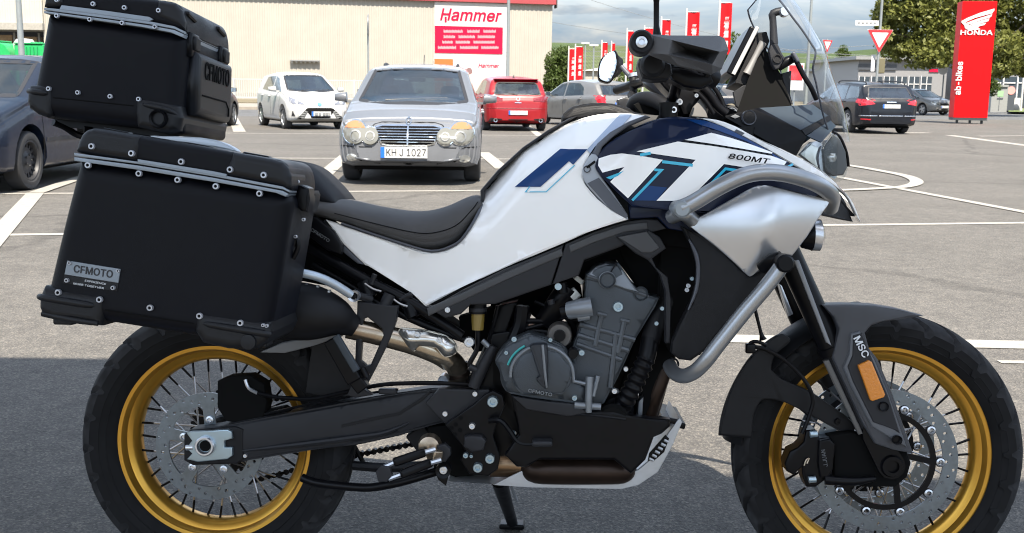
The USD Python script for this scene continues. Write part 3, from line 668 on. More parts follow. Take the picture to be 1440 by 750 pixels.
# ---------------------------------------------------------------- showrooms across the road
m_sgrey = mat('showroom_grey', (0.17, 0.17, 0.175), 0.5, var=0.06)
m_sdark = mat('showroom_band', (0.045, 0.05, 0.06), 0.4)
m_glassd = mat('dark_window', (0.03, 0.04, 0.05), 0.06, spec=0.8)
m_frame = mat('window_frame_white', (0.5, 0.5, 0.5), 0.5)
YS = 92.0
def sbx(x0, y0, x1, y1, f, b): return wallbox(x0, y0, x1, y1, f, b, at)
sh = thing('showroom', 'low grey car showroom with a dark fascia band behind the black estate car', 'building')
obj('wall', cat_([sbx(1205.6, 84, 1330, 160, YS, YS + 14)]), m_sgrey, sh, smooth=False)
obj('fascia_band', sbx(1207, 90.5, 1261, 98.5, YS - 0.15, YS - 0.004), m_sdark, sh, smooth=False)
obj('roof', sbx(1204, 80, 1333, 84.6, YS - 0.6, YS + 15), m_grey, sh, smooth=False)
for i in range(6):
    x0 = 1208 + i * 17.5
    w = obj('window', sbx(x0, 108, x0 + 14.5, 131, YS - 0.08, YS - 0.004), m_glassd, sh, smooth=False)
    obj('mullion', cat_([sbx(x0 + 7, 108, x0 + 7.9, 131, YS - 0.14, YS - 0.081), sbx(x0 - 0.8, 107, x0, 132, YS - 0.14, YS - 0.004), sbx(x0, 118, x0 + 14.5, 119, YS - 0.14, YS - 0.085)]), m_frame, w, smooth=False)
obj('red_lettering', sbx(1307, 97, 1321, 101.5, YS - 0.1, YS - 0.004), m_pink, sh, smooth=False)
s2 = thing('showroom', 'grey shop front with large red letters at the right edge of the photo', 'building')
obj('wall', sbx(1372, 84, 1500, 165, YS - 2, YS + 12), m_sgrey, s2, smooth=False)
obj('roof', sbx(1370, 79, 1502, 84.6, YS - 2.5, YS + 13), m_grey, s2, smooth=False)
p0 = at(1415, 101.5, YS - 2.02)
obj('red_letters', place_text('Su', p0, (1, 0, 0), (0, 0, 1), at(1415, 87, YS - 2)[2] - p0[2], width=at(1441, 95, YS - 2)[0] - p0[0], depth=0.12), m_pink, s2, smooth=False)
obj('small_red_letters', sbx(1391, 97.5, 1409, 102, YS - 2.12, YS - 2.004), m_pink, s2, smooth=False)
for i in range(4):
    x0 = 1391 + i * 20
    w = obj('window', sbx(x0, 108, x0 + 17, 150, YS - 2.1, YS - 2.004), m_glassd, s2, smooth=False)
    obj('mullion', cat_([sbx(x0 - 1.5, 106, x0, 152, YS - 2.2, YS - 2.004), sbx(x0, 116, x0 + 17, 117.5, YS - 2.2, YS - 2.11)]), m_frame, w, smooth=False)
lo = thing('low_hall', 'low pale yellow hall beside the windscreen of the motorcycle', 'building')
obj('wall', sbx(1176, 99, 1207, 160, 118, 130), mat('pale_yellow_wall', (0.40, 0.36, 0.29), 0.7), lo, smooth=False)
obj('roof', sbx(1150, 96.5, 1180, 100, 117.6, 131), m_grey, lo, smooth=False)
obj('side_wall', sbx(1150, 100, 1176, 160, 118.2, 130), m_plinth, lo, smooth=False)
l2 = thing('low_hall', 'pale low building half hidden behind the round mirror', 'building')
a, b = at(822, 122, 110), at(880, 122, 110); tp = at(850, 88, 110)[2]; te = at(850, 100, 110)[2]
obj('wall', box(a[0], b[0], 110, 122, 0, te), m_cream, l2, smooth=False)
obj('roof', hull_of([(a[0] - 0.3, 109.6, te), (b[0] + 0.3, 109.6, te), (a[0] - 0.3, 122, te), (b[0] + 0.3, 122, te), (b[0] + 0.3, 109.8, tp), (b[0] + 0.3, 121, tp)]), m_white, l2, smooth=False)

# cabinet and small things across the road
cb = thing('cable_cabinet', 'grey street cabinet right of the red pylon', 'cabinet')
YK = 71.0
m_cab = mat('cabinet_grey', (0.19, 0.195, 0.19), 0.6, var=0.06)
obj('body', sbx(1394, 122, 1417, 158, YK, YK + 0.9), m_cab, cb, smooth=False)
obj('lid', sbx(1393, 119.5, 1418.5, 122.4, YK - 0.1, YK + 1.0), m_cab, cb, smooth=False)
obj('door_seam', sbx(1405.2, 124, 1405.8, 156, YK - 0.012, YK - 0.003), m_sdark, cb, smooth=False)
obj('sticker', sbx(1403, 128, 1411, 136, YK - 0.015, YK - 0.004), mat('green_sticker', (0.2, 0.36, 0.18), 0.6), cb, smooth=False)
obj('name_plate', sbx(1402, 138, 1410.5, 140.2, YK - 0.015, YK - 0.004), m_sdark, cb, smooth=False)
pb = thing('advert_board', 'dark advert board with a round red picture behind the grey cabinet', 'sign')
obj('panel', sbx(1414.5, 120, 1427, 156, 74, 74.2), m_sdark, pb, smooth=False)
c = at(1422, 127.5, 73.98)
obj('round_picture', lathe([(0, -0.02), (0.28, -0.02), (0.28, 0), (0, 0)], 20, M=tr(*c)), mat('red_print', (0.55, 0.22, 0.2), 0.6), pb)
vn = thing('white_box_trailer', 'small white trailer with a dark wheel at the right edge', 'trailer')
obj('body', sbx(1424, 138, 1437, 154, 76, 78.5), m_white, vn, smooth=False)
cw = at(1427, 152, 75.9)
obj('wheel', lathe([(0, -0.1), (0.22, -0.1), (0.3, -0.05), (0.3, 0.1), (0, 0.1)], 18, M=tr(*cw)), m_sdark, vn)
pw = thing('mast', 'white post at the right edge beside the shop window', 'pole')
a = at(1437.5, 130, 74); obj('shaft', tube([(a[0], 74, 0), (a[0], 74, at(1437.5, 104, 74)[2])], 0.07, 10), m_white, pw)
obj('foot', tube([(a[0], 74, 0), (a[0], 74, 0.3)], 0.1, 10), m_white, pw)
obj('grass', sheet([ground_at(1418, 160.5), ground_at(1490, 161.5), ground_at(1490, 155), ground_at(1418, 155)], 0.145), mat('short_grass', (0.09, 0.12, 0.03), 0.95, var=0.4, vscale=3), kind='stuff', smooth=False, label='patch of dry grass beside the grey cabinet', cat='grass')

# ---------------------------------------------------------------- red pylon
m_pyl = mat('pylon_red', (0.44, 0.001, 0.003), 0.5, spec=0.15)
m_pylside = m_pyl
m_pylbase = mat('pylon_base', (0.025, 0.03, 0.035), 0.5)
m_wht = mat('sign_white', (0.5, 0.5, 0.5), 0.5)
a, b = ground_at(1325, 172.5), ground_at(1386, 174)
YP = a[1]; ang = -0.16
R = rotz(ang); pw_, pd_ = (1383.5 - 1341) / 1500 * YP * 1.02, 0.85
org = ground_at(1340, 174.0)
Mp = tr(org[0], org[1], 0) @ R
py = thing('sign_pylon', 'tall red pylon sign with a white wing emblem', 'sign', Mp)
zb = at(1340, 165.5, org[1])[2]; zt = at(1345, 1.5, org[1])[2]; zf = at(1340, 172.5, org[1])[2]
obj('body', box(0, pw_, 0, pd_, zb, zt, bev=0.012), m_pyl, py)
obj('base', box(0.01, pw_ - 0.01, 0.01, pd_ - 0.01, max(0.14, zf), zb), m_pylbase, py, smooth=False)
for x in (0.15, pw_ * 0.5, pw_ - 0.2):
    obj('leg', box(x, x + 0.08, 0.15, 0.25, 0, max(0.16, zf + 0.02)), m_pylbase, py, smooth=False)
def pyl(px, py_):                                     # point on the pylon's front face
    o, d = EYE, ray(px, py_); iM = np.linalg.inv(Mp); o2 = (iM @ np.r_[o, 1])[:3]; d2 = iM[:3, :3] @ d
    q = o2 + d2 * ((-0.004 - o2[1]) / d2[1]); return q[[0, 2]]
def s2(pts): return [(1180 + x / 5.538, y / 5.538) for x, y in pts]
wing = [s2([(948, 168), (1000, 140), (1100, 100), (1208, 68), (1208, 82), (1190, 106), (1140, 118), (1060, 140), (1000, 165), (985, 178)]),
        s2([(990, 180), (1070, 150), (1190, 112), (1185, 128), (1172, 138), (1100, 158), (1020, 190)]), s2([(1018, 194), (1100, 163), (1170, 144), (1160, 166), (1100, 184), (1040, 204)]),
        s2([(1036, 207), (1100, 188), (1146, 178), (1128, 196), (1080, 210), (1060, 212)]), s2([(948, 172), (985, 182), (1020, 198), (1040, 210), (1080, 214), (1100, 230), (1060, 234), (1000, 232), (980, 220), (975, 200)])]
obj('wing_emblem', cat_([extrude(_clean(Polygon([pyl(*q) for q in w])), -0.03, -0.002) for w in wing]), m_wht, py, smooth=False, label='white wing emblem of five feathers')
q0, q1, qh = pyl(1349.3, 49.0), pyl(1395.5, 49.3), pyl(1349.3, 42.6)
obj('lettering', place_text('HONDA', (q0[0], -0.002, q0[1]), (1, 0, 0), (0, 0, 1), qh[1] - q0[1], width=q1[0] - q0[0], depth=0.028), m_wht, py, smooth=False)
q0, q1 = pyl(1350, 134), pyl(1350, 87)
obj('side_lettering', place_text('ab-bikes', (q0[0], -0.002, q0[1]), (0, 0, 1), (-1, 0, 0), 0.22, width=q1[1] - q0[1], depth=0.028), m_wht, py, smooth=False)

# ---------------------------------------------------------------- give way signs, street name, lights
m_sred = mat('sign_red', (0.38, 0.015, 0.02), 0.4)
def give_way(label, cx, cy, size_px, Y, pole_px, yaw=0.0, back=False):
    t = thing('give_way_sign', label, 'sign'); c = at(cx, cy, Y); s = size_px / 1500 * Y
    M = tr(c[0], Y, c[2]) @ rotz(yaw)
    def tri(k): h = s * 0.87; return Polygon([(-s / 2 * k, h / 3 * k), (s / 2 * k, h / 3 * k), (0, -2 * h / 3 * k)]).buffer(0.02)
    obj('plate', extrude(tri(1.0), -0.03, 0.0, M), m_wht, t, smooth=False)
    obj('red_border', extrude(tri(0.97).difference(tri(0.64)), -0.04, -0.031, M), m_sred, t, smooth=False)
    zt_ = c[2] + s * 0.4 if not back else c[2] + s * 0.3
    obj('pole', tube([(c[0] + 0.02, Y + 0.07, 0), (c[0] + 0.02, Y + 0.07, back or zt_)], 0.052, 12), m_pole, t)
    return t, c
gw, c = give_way('red and white give way sign on the grey post behind the black estate car', 1237, 53, 34, 44, 1234, 0.05, back=7.5)
obj('street_name_plate', extrude(sbox(-1.0, c[2] + 0.47, -0.06, c[2] + 0.67), -0.02, 0.02, tr(c[0], 44.06, 0)), m_wht, gw, smooth=False)
for k in range(5):
    obj('plate_lettering', box(c[0] - 0.9 + k * 0.16, c[0] - 0.82 + k * 0.16, 44.025, 44.038, c[2] + 0.54, c[2] + 0.6), m_grey, gw, smooth=False)
give_way('smaller red bordered give way sign just right of the windscreen', 1163, 62.5, 18, 58, 1163, 0.55)
tl = thing('traffic_light', 'traffic light head on the post beneath the give way sign', 'traffic light')
lc = at(1239.5, 92, 44.3)
obj('housing', box(lc[0] - 0.12, lc[0] + 0.16, 44.3, 44.6, lc[2] - 0.33, lc[2] + 0.3, bev=0.04), mat('signal_housing', (0.10, 0.09, 0.05), 0.6), tl)
for k in range(3):
    obj('lens', lathe([(0, -0.03), (0.08, -0.02), (0.09, 0.03), (0, 0.03)], 14, M=tr(lc[0] + 0.17, 44.45, lc[2] - 0.21 + 0.2 * k) @ rotz(PI / 2)), m_sdark, tl)
obj('back_plate', box(lc[0] - 0.45, lc[0] - 0.3, 44.2, 44.24, lc[2] - 0.25, lc[2] + 0.42), m_wht, tl, smooth=False)
rm = at(1326, 98.5, 62)
tm = thing('traffic_mirror', 'round white traffic mirror left of the red pylon', 'mirror')
obj('disc', lathe([(0, -0.05), (0.24, -0.03), (0.27, 0.0), (0.22, 0.05), (0, 0.06)], 24, M=tr(*rm) @ rotz(-0.3)), m_wht, tm)
obj('pole', tube([(rm[0] + 0.1, 62.08, 0), (rm[0] + 0.1, 62.08, rm[2])], 0.04, 8), m_pole, tm)

# power line and mast
m_wire = mat('wire', (0.12, 0.13, 0.14), 0.6)
tm_, x = pole('power_mast', 'thin dark mast rising behind the windscreen', 'pole', 1135, 95.0, 0.16, 11.5, 0.1)
obj('cross_arm', box(x - 1.1, x + 1.1, 94.95, 95.05, 10.6, 10.75), m_pole, tm_, smooth=False)
for k, (ya, yb) in enumerate([((880, 22), (1330, 8)), ((880, 30), (1330, 24)), ((900, -2), (1330, 34)), ((1000, -5), (1330, 52))]):
    A, B = at(ya[0], ya[1], 260), at(yb[0], yb[1], 240); A = ext(A, B, -1.2); B = ext(A, B, 1.4)
    pts = [ext(A, B, t) - np.array([0, 0, 9 * 4 * t * (1 - t)]) for t in np.linspace(0, 1, 24)]
    obj('power_line', tube(pts, 0.055, 5), m_wire, smooth=True, label=['uppermost of the thin power lines at the left end of the sky', 'second thin power line below the uppermost at the left', 'thin power line slanting steeply down to the right', 'lowest power line near the give way sign'][k], cat='cable')
sg2 = thing('banner_board', 'red and white advert board seen through the windscreen', 'sign')
a = at(1119, 105, 48)
obj('panel', box(a[0] - 0.36, a[0] + 0.36, 48, 48.05, at(1119, 127, 48)[2], at(1119, 89, 48)[2]), m_wht, sg2, smooth=False)
obj('red_field', box(a[0] - 0.3, a[0] + 0.3, 47.985, 47.997, at(1119, 113, 48)[2], at(1119, 92, 48)[2]), m_sred, sg2, smooth=False)
obj('post', tube([(a[0], 48.1, 0), (a[0], 48.1, at(1119, 100, 48)[2])], 0.04, 8), m_pole, sg2)

# ---------------------------------------------------------------- the canopy that shades the motorcycle (behind the camera)
m_can = mat('canopy_white', (0.85, 0.85, 0.83), 0.6)
cn = thing('dealer_canopy', 'flat white canopy on posts whose shade lies on the ground around the motorcycle', 'canopy')
ZC = 4.0
obj('roof', cat_([box(-9, -0.02, -1.15, 1.42, ZC, ZC + 0.3), box(-0.02, 9, -1.15, 0.14, ZC, ZC + 0.3)]), m_can, cn, smooth=False)
for x in (-8.7, 8.7):
    for y in (-1.0, -0.1):
        obj('post', box(x - 0.08, x + 0.08, y - 0.08, y + 0.08, 0, ZC), m_can, cn, smooth=False)
# ---------------------------------------------------------------- cars
def paint(name, col, metal=0.0, rough=0.3, coat=0.7):
    return usdkit.material(stage, '/World/Looks/' + name, {
        'tc': ('texture_coordinate', {}), 'n': ('noise_texture', {'scale': 2.2, 'detail': 5.0, 'roughness': 0.65}), 'r': ('rgb_ramp', {'ramp': [(0.3, tuple(c * 0.93 for c in col)), (0.7, col)]}),
        'rr': ('map_range', {'from_min': 0.3, 'from_max': 0.7, 'to_min': rough * 0.8, 'to_max': rough * 1.25}),
        'p': ('principled_bsdf', {'metallic': metal, 'coat_weight': coat, 'coat_roughness': 0.06, 'specular_ior_level': 0.35})},
        [('tc.object', 'n.vector'), ('n.fac', 'r.fac'), ('r.color', 'p.base_color'), ('n.fac', 'rr.value'), ('rr.result', 'p.roughness')], surface='p.BSDF')
m_tyre = mat('tyre_rubber', (0.018, 0.018, 0.019), 0.75, var=0.2, vscale=20)
m_alloy = mat('alloy', (0.42, 0.43, 0.44), 0.35, 0.8)
m_blackp = mat('black_plastic', (0.016, 0.016, 0.018), 0.55, var=0.15, vscale=30)
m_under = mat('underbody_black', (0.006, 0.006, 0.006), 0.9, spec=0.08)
m_carglass = pane_mat('car_glass', (0.50, 0.56, 0.57), 1.9)
m_lampglass = pane_mat('lamp_glass', (0.85, 0.87, 0.88), 1.35)
m_chrome = mat('chrome', (0.7, 0.72, 0.74), 0.12, 1.0)
m_lampin = mat('lamp_reflector', (0.62, 0.62, 0.58), 0.22, 0.75)
m_amber = mat('amber_lens', (0.30, 0.135, 0.06), 0.25)
m_tail = mat('tail_lamp_red', (0.42, 0.01, 0.02), 0.12, coat=0.6)
m_seatc = mat('car_seat_grey', (0.06, 0.062, 0.065), 0.9)
m_plate = mat('plate_white', (0.40, 0.40, 0.39), 0.4)
m_plateb = mat('plate_blue', (0.01, 0.10, 0.45), 0.4)
m_ink = mat('plate_ink', (0.012, 0.012, 0.014), 0.5)

class Car:
    def __init__(s, name, label, x, y, heading, L, W, H, prof, belt, paintm, cabin, group=None, tumble=0.34, zb=0.2, cat='car', lower_cut=0.35):
        """heading: angle of the car's nose from world +x. prof: top line (x, z) tail to nose; belt: (x, z); cabin: x range of the glasshouse."""
        s.L, s.W, s.H, s.prof, s.belt, s.cabin, s.tumble, s.zb = L, W, H, np.array(prof), np.array(belt), cabin, tumble, zb
        s.t = thing(name, label, cat, tr(x, y, 0) @ rotz(heading)); s.paint = paintm
        s.surf()
    def top(s, x):
        return np.interp(x, s.prof[:, 0], s.prof[:, 1])
    def ring(s, x, grow=0.0):
        W2 = s.W / 2; t = 2 * x / s.L; e = max(0.0, (abs(t) - 0.80) / 0.20)
        w = W2 * (1 - 0.03 * t * t) * (1 - 0.30 * e ** 2.4)
        zt = s.top(x); bl = min(np.interp(x, s.belt[:, 0], s.belt[:, 1]), zt - 0.05)
        zb = s.zb + 0.10 * e ** 1.5
        h = max(zt - bl, 0.05); wt = w * 0.945 - s.tumble * max(h - 0.08, 0)
        q = [(0, zb), (w * 0.82, zb), (w * 0.955, zb + 0.035), (w * 0.985, zb + 0.12), (w * 0.995, zb + 0.24), (w, zb + (bl - zb) * 0.62), (w * 0.992, bl - 0.09), (w * 0.968, bl - 0.02), (w * 0.945, bl)]
        k = min(0.09, h * 0.5)
        q += [((w * 0.945 * 0.6 + wt * 0.4), bl + (h - k) * 0.4), (wt, zt - k), (wt - 0.035, zt - k * 0.45), (wt - 0.12, zt - k * 0.12), (wt * 0.55, zt + 0.012), (0, zt + 0.022)]
        return np.array(q)
    def surf(s):
        xs = np.unique(np.concatenate([np.linspace(-s.L / 2, s.L / 2, 70), -s.L / 2 + np.array([0.015, 0.04, 0.08, 0.13, 0.2]), s.L / 2 - np.array([0.015, 0.04, 0.08, 0.13, 0.2]), s.prof[:, 0]]))
        R = []
        for x in xs:
            q = s.ring(x); d = np.r_[0, np.cumsum(np.linalg.norm(np.diff(q, axis=0), axis=1))]
            # keep the ring's own corners and add points between
            qq = [q[0]]
            for a, b in zip(q[:-1], q[1:]): qq += [a + (b - a) * 0.5, b]
            q = np.array(qq); full = np.vstack([q, q[-2:0:-1] * [-1, 1]])
            R.append(np.c_[np.full(len(full), x), full])
        # smooth along the length a little so that the panels flow
        A = np.array(R); B = A.copy(); B[1:-1, :, 1:] = A[1:-1, :, 1:] * 0.6 + 0.2 * (A[:-2, :, 1:] + A[2:, :, 1:]); A = B
        n, m = A.shape[:2]; v = A.reshape(-1, 3); i, j = np.meshgrid(np.arange(n - 1), np.arange(m), indexing='ij'); j2 = (j + 1) % m
        a, b, c, d = (i * m + j).ravel(), (i * m + j2).ravel(), ((i + 1) * m + j2).ravel(), ((i + 1) * m + j).ravel()
        f = [np.c_[a, c, b], np.c_[a, d, c]]
        c0, c1 = len(v), len(v) + 1; v = np.vstack([v, [[-s.L / 2 - 0.01, 0, A[0, :, 2].mean()]], [[s.L / 2 + 0.01, 0, A[-1, :, 2].mean()]]])
        k = np.arange(m); k2 = (k + 1) % m
        f += [np.c_[np.full(m, c0), k, k2], np.c_[np.full(m, c1), (n - 1) * m + k2, (n - 1) * m + k]]
        s.m = trimesh.Trimesh(v, np.vstack(f), process=False)
        if s.m.volume < 0: s.m.invert()
        s.fn = {}
    def drape_fn(s, axis, sg):
        if (axis, sg) in s.fn: return s.fn[(axis, sg)]
        v, nn = s.m.vertices, s.m.vertex_normals
        sel = nn[:, axis] * sg > 0.04
        if axis == 0: sel &= v[:, 0] * sg > (s.cabin[1] - 1.1 if sg > 0 else -s.cabin[0] - 0.8)
        if axis == 1: sel &= v[:, 1] * sg > 0.2
        o = [k for k in range(3) if k != axis]; q = v[sel]
        f1, f2 = LinearNDInterpolator(q[:, o], q[:, axis]), NearestNDInterpolator(q[:, o], q[:, axis])
        def fn(p):
            r = f1(p); bad = np.isnan(r)
            if bad.any(): r[bad] = f2(p[bad])
            return r
        s.fn[(axis, sg)] = fn; return fn
    def drape(s, pol, axis, sg, off, res=0.07, thick=0.02):
        """A thin sheet of the body's own shape: pol is drawn across the other two axes."""
        out = []
        for g in (pol.geoms if hasattr(pol, 'geoms') else [pol]):
            if g.area < 1e-5: continue
            v2, f = _tri(_clean(g), res); y = s.drape_fn(axis, sg)(v2) + sg * off
            def full(y):
                o = np.zeros((len(v2), 3)); o[:, axis] = y; o[:, [k for k in range(3) if k != axis]] = v2; return o
            top, bot = full(y), full(y - sg * thick); n = len(v2)
            e = np.sort(np.vstack([f[:, [0, 1]], f[:, [1, 2]], f[:, [2, 0]]]), 1); u, c = np.unique(e, axis=0, return_counts=True); bd = u[c == 1]
            side = np.vstack([np.c_[bd[:, 0], bd[:, 1], bd[:, 1] + n], np.c_[bd[:, 0], bd[:, 1] + n, bd[:, 0] + n]])
            m = trimesh.Trimesh(np.vstack([top, bot]), np.vstack([f, f[:, ::-1] + n, side]), process=False)
            nf = np.cross(top[f[:, 1]] - top[f[:, 0]], top[f[:, 2]] - top[f[:, 0]])[:, axis].sum()
            if nf * sg < 0: m.faces = m.faces[:, ::-1]
            out.append(m)
        return cat_(out)
    def build_body(s, axles, wheel_r, screen, rear, sides):
        """screen and rear: (y, z) outlines; sides: (x, z) outlines of one flank."""
        A = lambda m: manifold3d.Manifold(manifold3d.Mesh(np.asarray(m.vertices, np.float32), np.asarray(m.faces, np.uint32)))
        mm = s.m.copy(); mm.merge_vertices(); b = A(mm)
        cuts = []
        for ax in axles:
            for sg in (-1, 1):
                c = trimesh.creation.cylinder(wheel_r + 0.055, 0.42, sections=36); c.apply_transform(tr(ax, sg * (s.W / 2 - 0.1), wheel_r + 0.02) @ rotx(PI / 2)); cuts.append(A(c))
        xs = np.linspace(s.cabin[0], s.cabin[1], 26); ok = [x for x in xs if s.top(x) - np.interp(x, s.belt[:, 0], s.belt[:, 1]) > 0.1]
        st = []
        for x in ok:
            q = s.ring(x); bl = q[8, 1]; wt, zt = q[10, 0], s.top(x)
            st.append([(x, -q[8, 0] + 0.07, 0.5), (x, q[8, 0] - 0.07, 0.5), (x, q[8, 0] - 0.06, bl), (x, wt - 0.05, zt - 0.07), (x, -wt + 0.05, zt - 0.07), (x, -q[8, 0] + 0.06, bl)])
        for a, c in zip(st[:-1], st[1:]): cuts.append(manifold3d.Manifold.hull_points(np.array(a + c, np.float32)))
        mid = (s.cabin[0] + s.cabin[1]) / 2
        def prism(poly, axis, a, c):
            m = trimesh.creation.extrude_polygon(_clean(Polygon(poly)), c - a, engine='earcut'); v = m.vertices
            V = np.stack([a + v[:, 2], v[:, 0], v[:, 1]], 1) if axis == 0 else np.stack([v[:, 0], a + v[:, 2], v[:, 1]], 1)
            m = trimesh.Trimesh(V, m.faces); 
            if m.volume < 0: m.invert()
            return A(m)
        cuts.append(prism(screen, 0, mid + 0.2, s.L / 2)); cuts.append(prism(rear, 0, -s.L / 2 - 0.1, mid - 0.4))
        for w in sides:
            cuts.append(prism(w, 1, 0.25, s.W)); cuts.append(prism(w, 1, -s.W, -0.25))
        b = b - manifold3d.Manifold.batch_boolean(cuts, manifold3d.OpType.Add)
        obj('body', b, s.paint, s.t, smooth=32)
        q = lambda p, k=0.012: _clean(Polygon(p).buffer(k))
        obj('windscreen', s.drape(q(screen), 0, 1, 0.002, thick=0.006), m_carglass, s.t, smooth=50)
        obj('rear_window', s.drape(q(rear), 0, -1, 0.002, thick=0.006), m_carglass, s.t, smooth=50)
        for sg in (1, -1):
            for w in sides: obj('side_window', s.drape(q(w), 1, sg, 0.002, thick=0.006), m_carglass, s.t, smooth=50)
        obj('screen_seal', s.drape(Polygon(screen).buffer(0.028).difference(Polygon(screen).buffer(-0.012)), 0, 1, 0.006, thick=0.01), m_blackp, s.t, smooth=50)
        obj('rear_seal', s.drape(Polygon(rear).buffer(0.02).difference(Polygon(rear).buffer(-0.01)), 0, -1, 0.006, thick=0.01), m_blackp, s.t, smooth=50)
        # cabin furniture, floor
        ws = s.W * 0.24; xf = s.cabin[1] - 1.45; zr = s.H
        for sy in (-1, 1):
            m = [box(xf - 0.1, xf + 0.1, sy * ws - 0.24, sy * ws + 0.24, 0.45, zr - 0.52, roty(0), 0.06), box(xf - 0.08, xf + 0.03, sy * ws - 0.13, sy * ws + 0.13, zr - 0.49, zr - 0.29, None, 0.05), box(xf - 0.03, xf, sy * ws - 0.05, sy * ws + 0.05, zr - 0.6, zr - 0.4)]
            obj('front_seat', m, m_seatc, s.t)
        xr_ = max(s.cabin[0] + 0.75, xf - 0.95)
        obj('rear_seat', [box(xr_ - 0.1, xr_ + 0.08, -s.W * 0.36, s.W * 0.36, 0.45, zr - 0.62, None, 0.06)] + [box(xr_ - 0.07, xr_ + 0.03, y - 0.12, y + 0.12, zr - 0.6, zr - 0.45, None, 0.04) for y in (-0.42, 0.42)], m_seatc, s.t)
        xd = s.cabin[1] - 0.72; zd = np.interp(xd, s.belt[:, 0], s.belt[:, 1])
        obj('dashboard', box(xd - 0.1, xd + 0.3, -s.W * 0.40, s.W * 0.40, 0.5, zd - 0.03, None, 0.05), m_blackp, s.t)
        obj('steering_wheel', lathe([(0.17 + 0.016 * math.cos(a), 0.016 * math.sin(a)) for a in np.arange(8) * PI / 4], 24, True, tr(xd - 0.22, ws, zd - 0.0) @ rotz(PI / 2) @ rotx(0.5)), m_blackp, s.t)
        obj('floor', box(-s.L / 2 + 0.35, s.L / 2 - 0.35, -s.W * 0.38, s.W * 0.38, s.zb - 0.03, s.zb + 0.26), m_under, s.t, smooth=False)
    def wheels(s, axles, r, kind='alloy', w=0.2, rimm=None):
        rim = r * 0.69
        for ax in axles:
            for sg in (1, -1):
                M = tr(ax, sg * (s.W / 2 - 0.02 - w / 2), r) @ (rotz(PI) if sg > 0 else np.eye(4))
                ty = lathe([(rim, -w * 0.42), (rim + 0.015, -w * 0.5), (r - 0.045, -w * 0.52), (r - 0.012, -w * 0.44), (r, -w * 0.3), (r, w * 0.3), (r - 0.012, w * 0.44), (r - 0.045, w * 0.52), (rim, w * 0.42)], 36, M=M)
                wp = f'{s.t}'
                tp = obj('tyre', ty, m_tyre, wp, smooth=40)
                bar = lathe([(rim, -w * 0.44), (rim - 0.015, -w * 0.45), (rim - 0.03, -w * 0.3), (rim - 0.03, w * 0.3), (rim, w * 0.42)], 30, M=M)
                parts = [bar]
                if kind == 'steel':
                    disc = Point(0, 0).buffer(rim - 0.02, 24)
                    for k in range(16): a = k * PI / 8; disc = disc.difference(affinity.rotate(affinity.translate(sbox(-0.016, -0.026, 0.016, 0.026), 0, rim * 0.76), math.degrees(a), origin=(0, 0)))
                    parts += [extrude(disc, -w * 0.22, -w * 0.12, M), lathe([(0, -w * 0.34), (0.055, -w * 0.34), (0.085, -w * 0.24), (0.12, -w * 0.2)], 20, M=M)]
                    for k in range(5): parts.append(lathe([(0, -0.012), (0.012, -0.012), (0.014, 0.0)], 8, M=M @ tr(0.062 * math.cos(k * 1.257), -w * 0.33, 0.062 * math.sin(k * 1.257))))
                else:
                    sp = Point(0, 0).buffer(0.07, 12)
                    for k in range(5):
                        a = math.degrees(k * 2 * PI / 5 + 0.3)
                        sp = sp.union(affinity.rotate(Polygon([(-0.05, 0), (0.05, 0), (0.032, rim - 0.01), (0.012, rim - 0.01), (0, rim * 0.5), (-0.012, rim - 0.01), (-0.032, rim - 0.01)]).buffer(0.004), a, origin=(0, 0)))
                    parts += [extrude(sp, -w * 0.4, -w * 0.25, M), lathe([(0, -w * 0.43), (0.028, -w * 0.43), (0.034, -w * 0.38)], 16, M=M)]
                obj('rim', parts, rimm or m_alloy, tp, smooth=30)
                obj('brake_disc', lathe([(0, -0.01), (rim * 0.66, -0.01), (rim * 0.66, 0.015), (0, 0.015)], 24, M=M), m_grey, tp, smooth=30)
    def seams(s, doors, hood=None):
        """Shut lines as thin recess-dark strips, draped: doors are (x, z) lines of a flank."""
        for sg in (1, -1):
            for ln in doors:
                obj('door_seam', s.drape(LineString(ln).buffer(0.006, cap_style='flat'), 1, sg, 0.001, res=0.05, thick=0.008), m_under, s.t, smooth=False)
    def handles(s, pts):
        for sg in (1, -1):
            for x, z in pts:
                y = float(s.drape_fn(1, sg)(np.array([[x, z]]))[0])
                obj('door_handle', box(x - 0.1, x + 0.1, y - 0.02, y + 0.035, z - 0.018, z + 0.018, None, 0.012) if sg > 0 else box(x - 0.1, x + 0.1, y - 0.035, y + 0.02, z - 0.018, z + 0.018, None, 0.012), s.paint, s.t)
    def mirrors(s, x, z, mt=None, size=1.0):
        for sg in (1, -1):
            y = float(s.drape_fn(1, sg)(np.array([[x, z - 0.06]]))[0])
            h = hull_of([(x + dx * size, y + sg * dy * size, z + dz * size) for dx, dy, dz in [(0.06, 0.08, -0.05), (0.07, 0.10, 0.07), (-0.06, 0.08, -0.06), (-0.06, 0.09, 0.08), (0.03, 0.25, -0.04), (0.03, 0.25, 0.05), (-0.06, 0.27, -0.03), (-0.06, 0.27, 0.06), (0.085, 0.17, 0.01)]])
            p = obj('door_mirror', [h.subdivide(), box(x - 0.03, x + 0.03, min(y - sg * 0.03, y + sg * 0.11), max(y - sg * 0.03, y + sg * 0.11), z - 0.06, z - 0.03)], mt or s.paint, s.t, smooth=60)
            obj('mirror_glass', box(x - 0.07 * size, x - 0.061 * size, min(y + sg * 0.1 * size, y + sg * 0.25 * size), max(y + sg * 0.1 * size, y + sg * 0.25 * size), z - 0.045 * size, z + 0.06 * size), m_chrome, p, smooth=False)
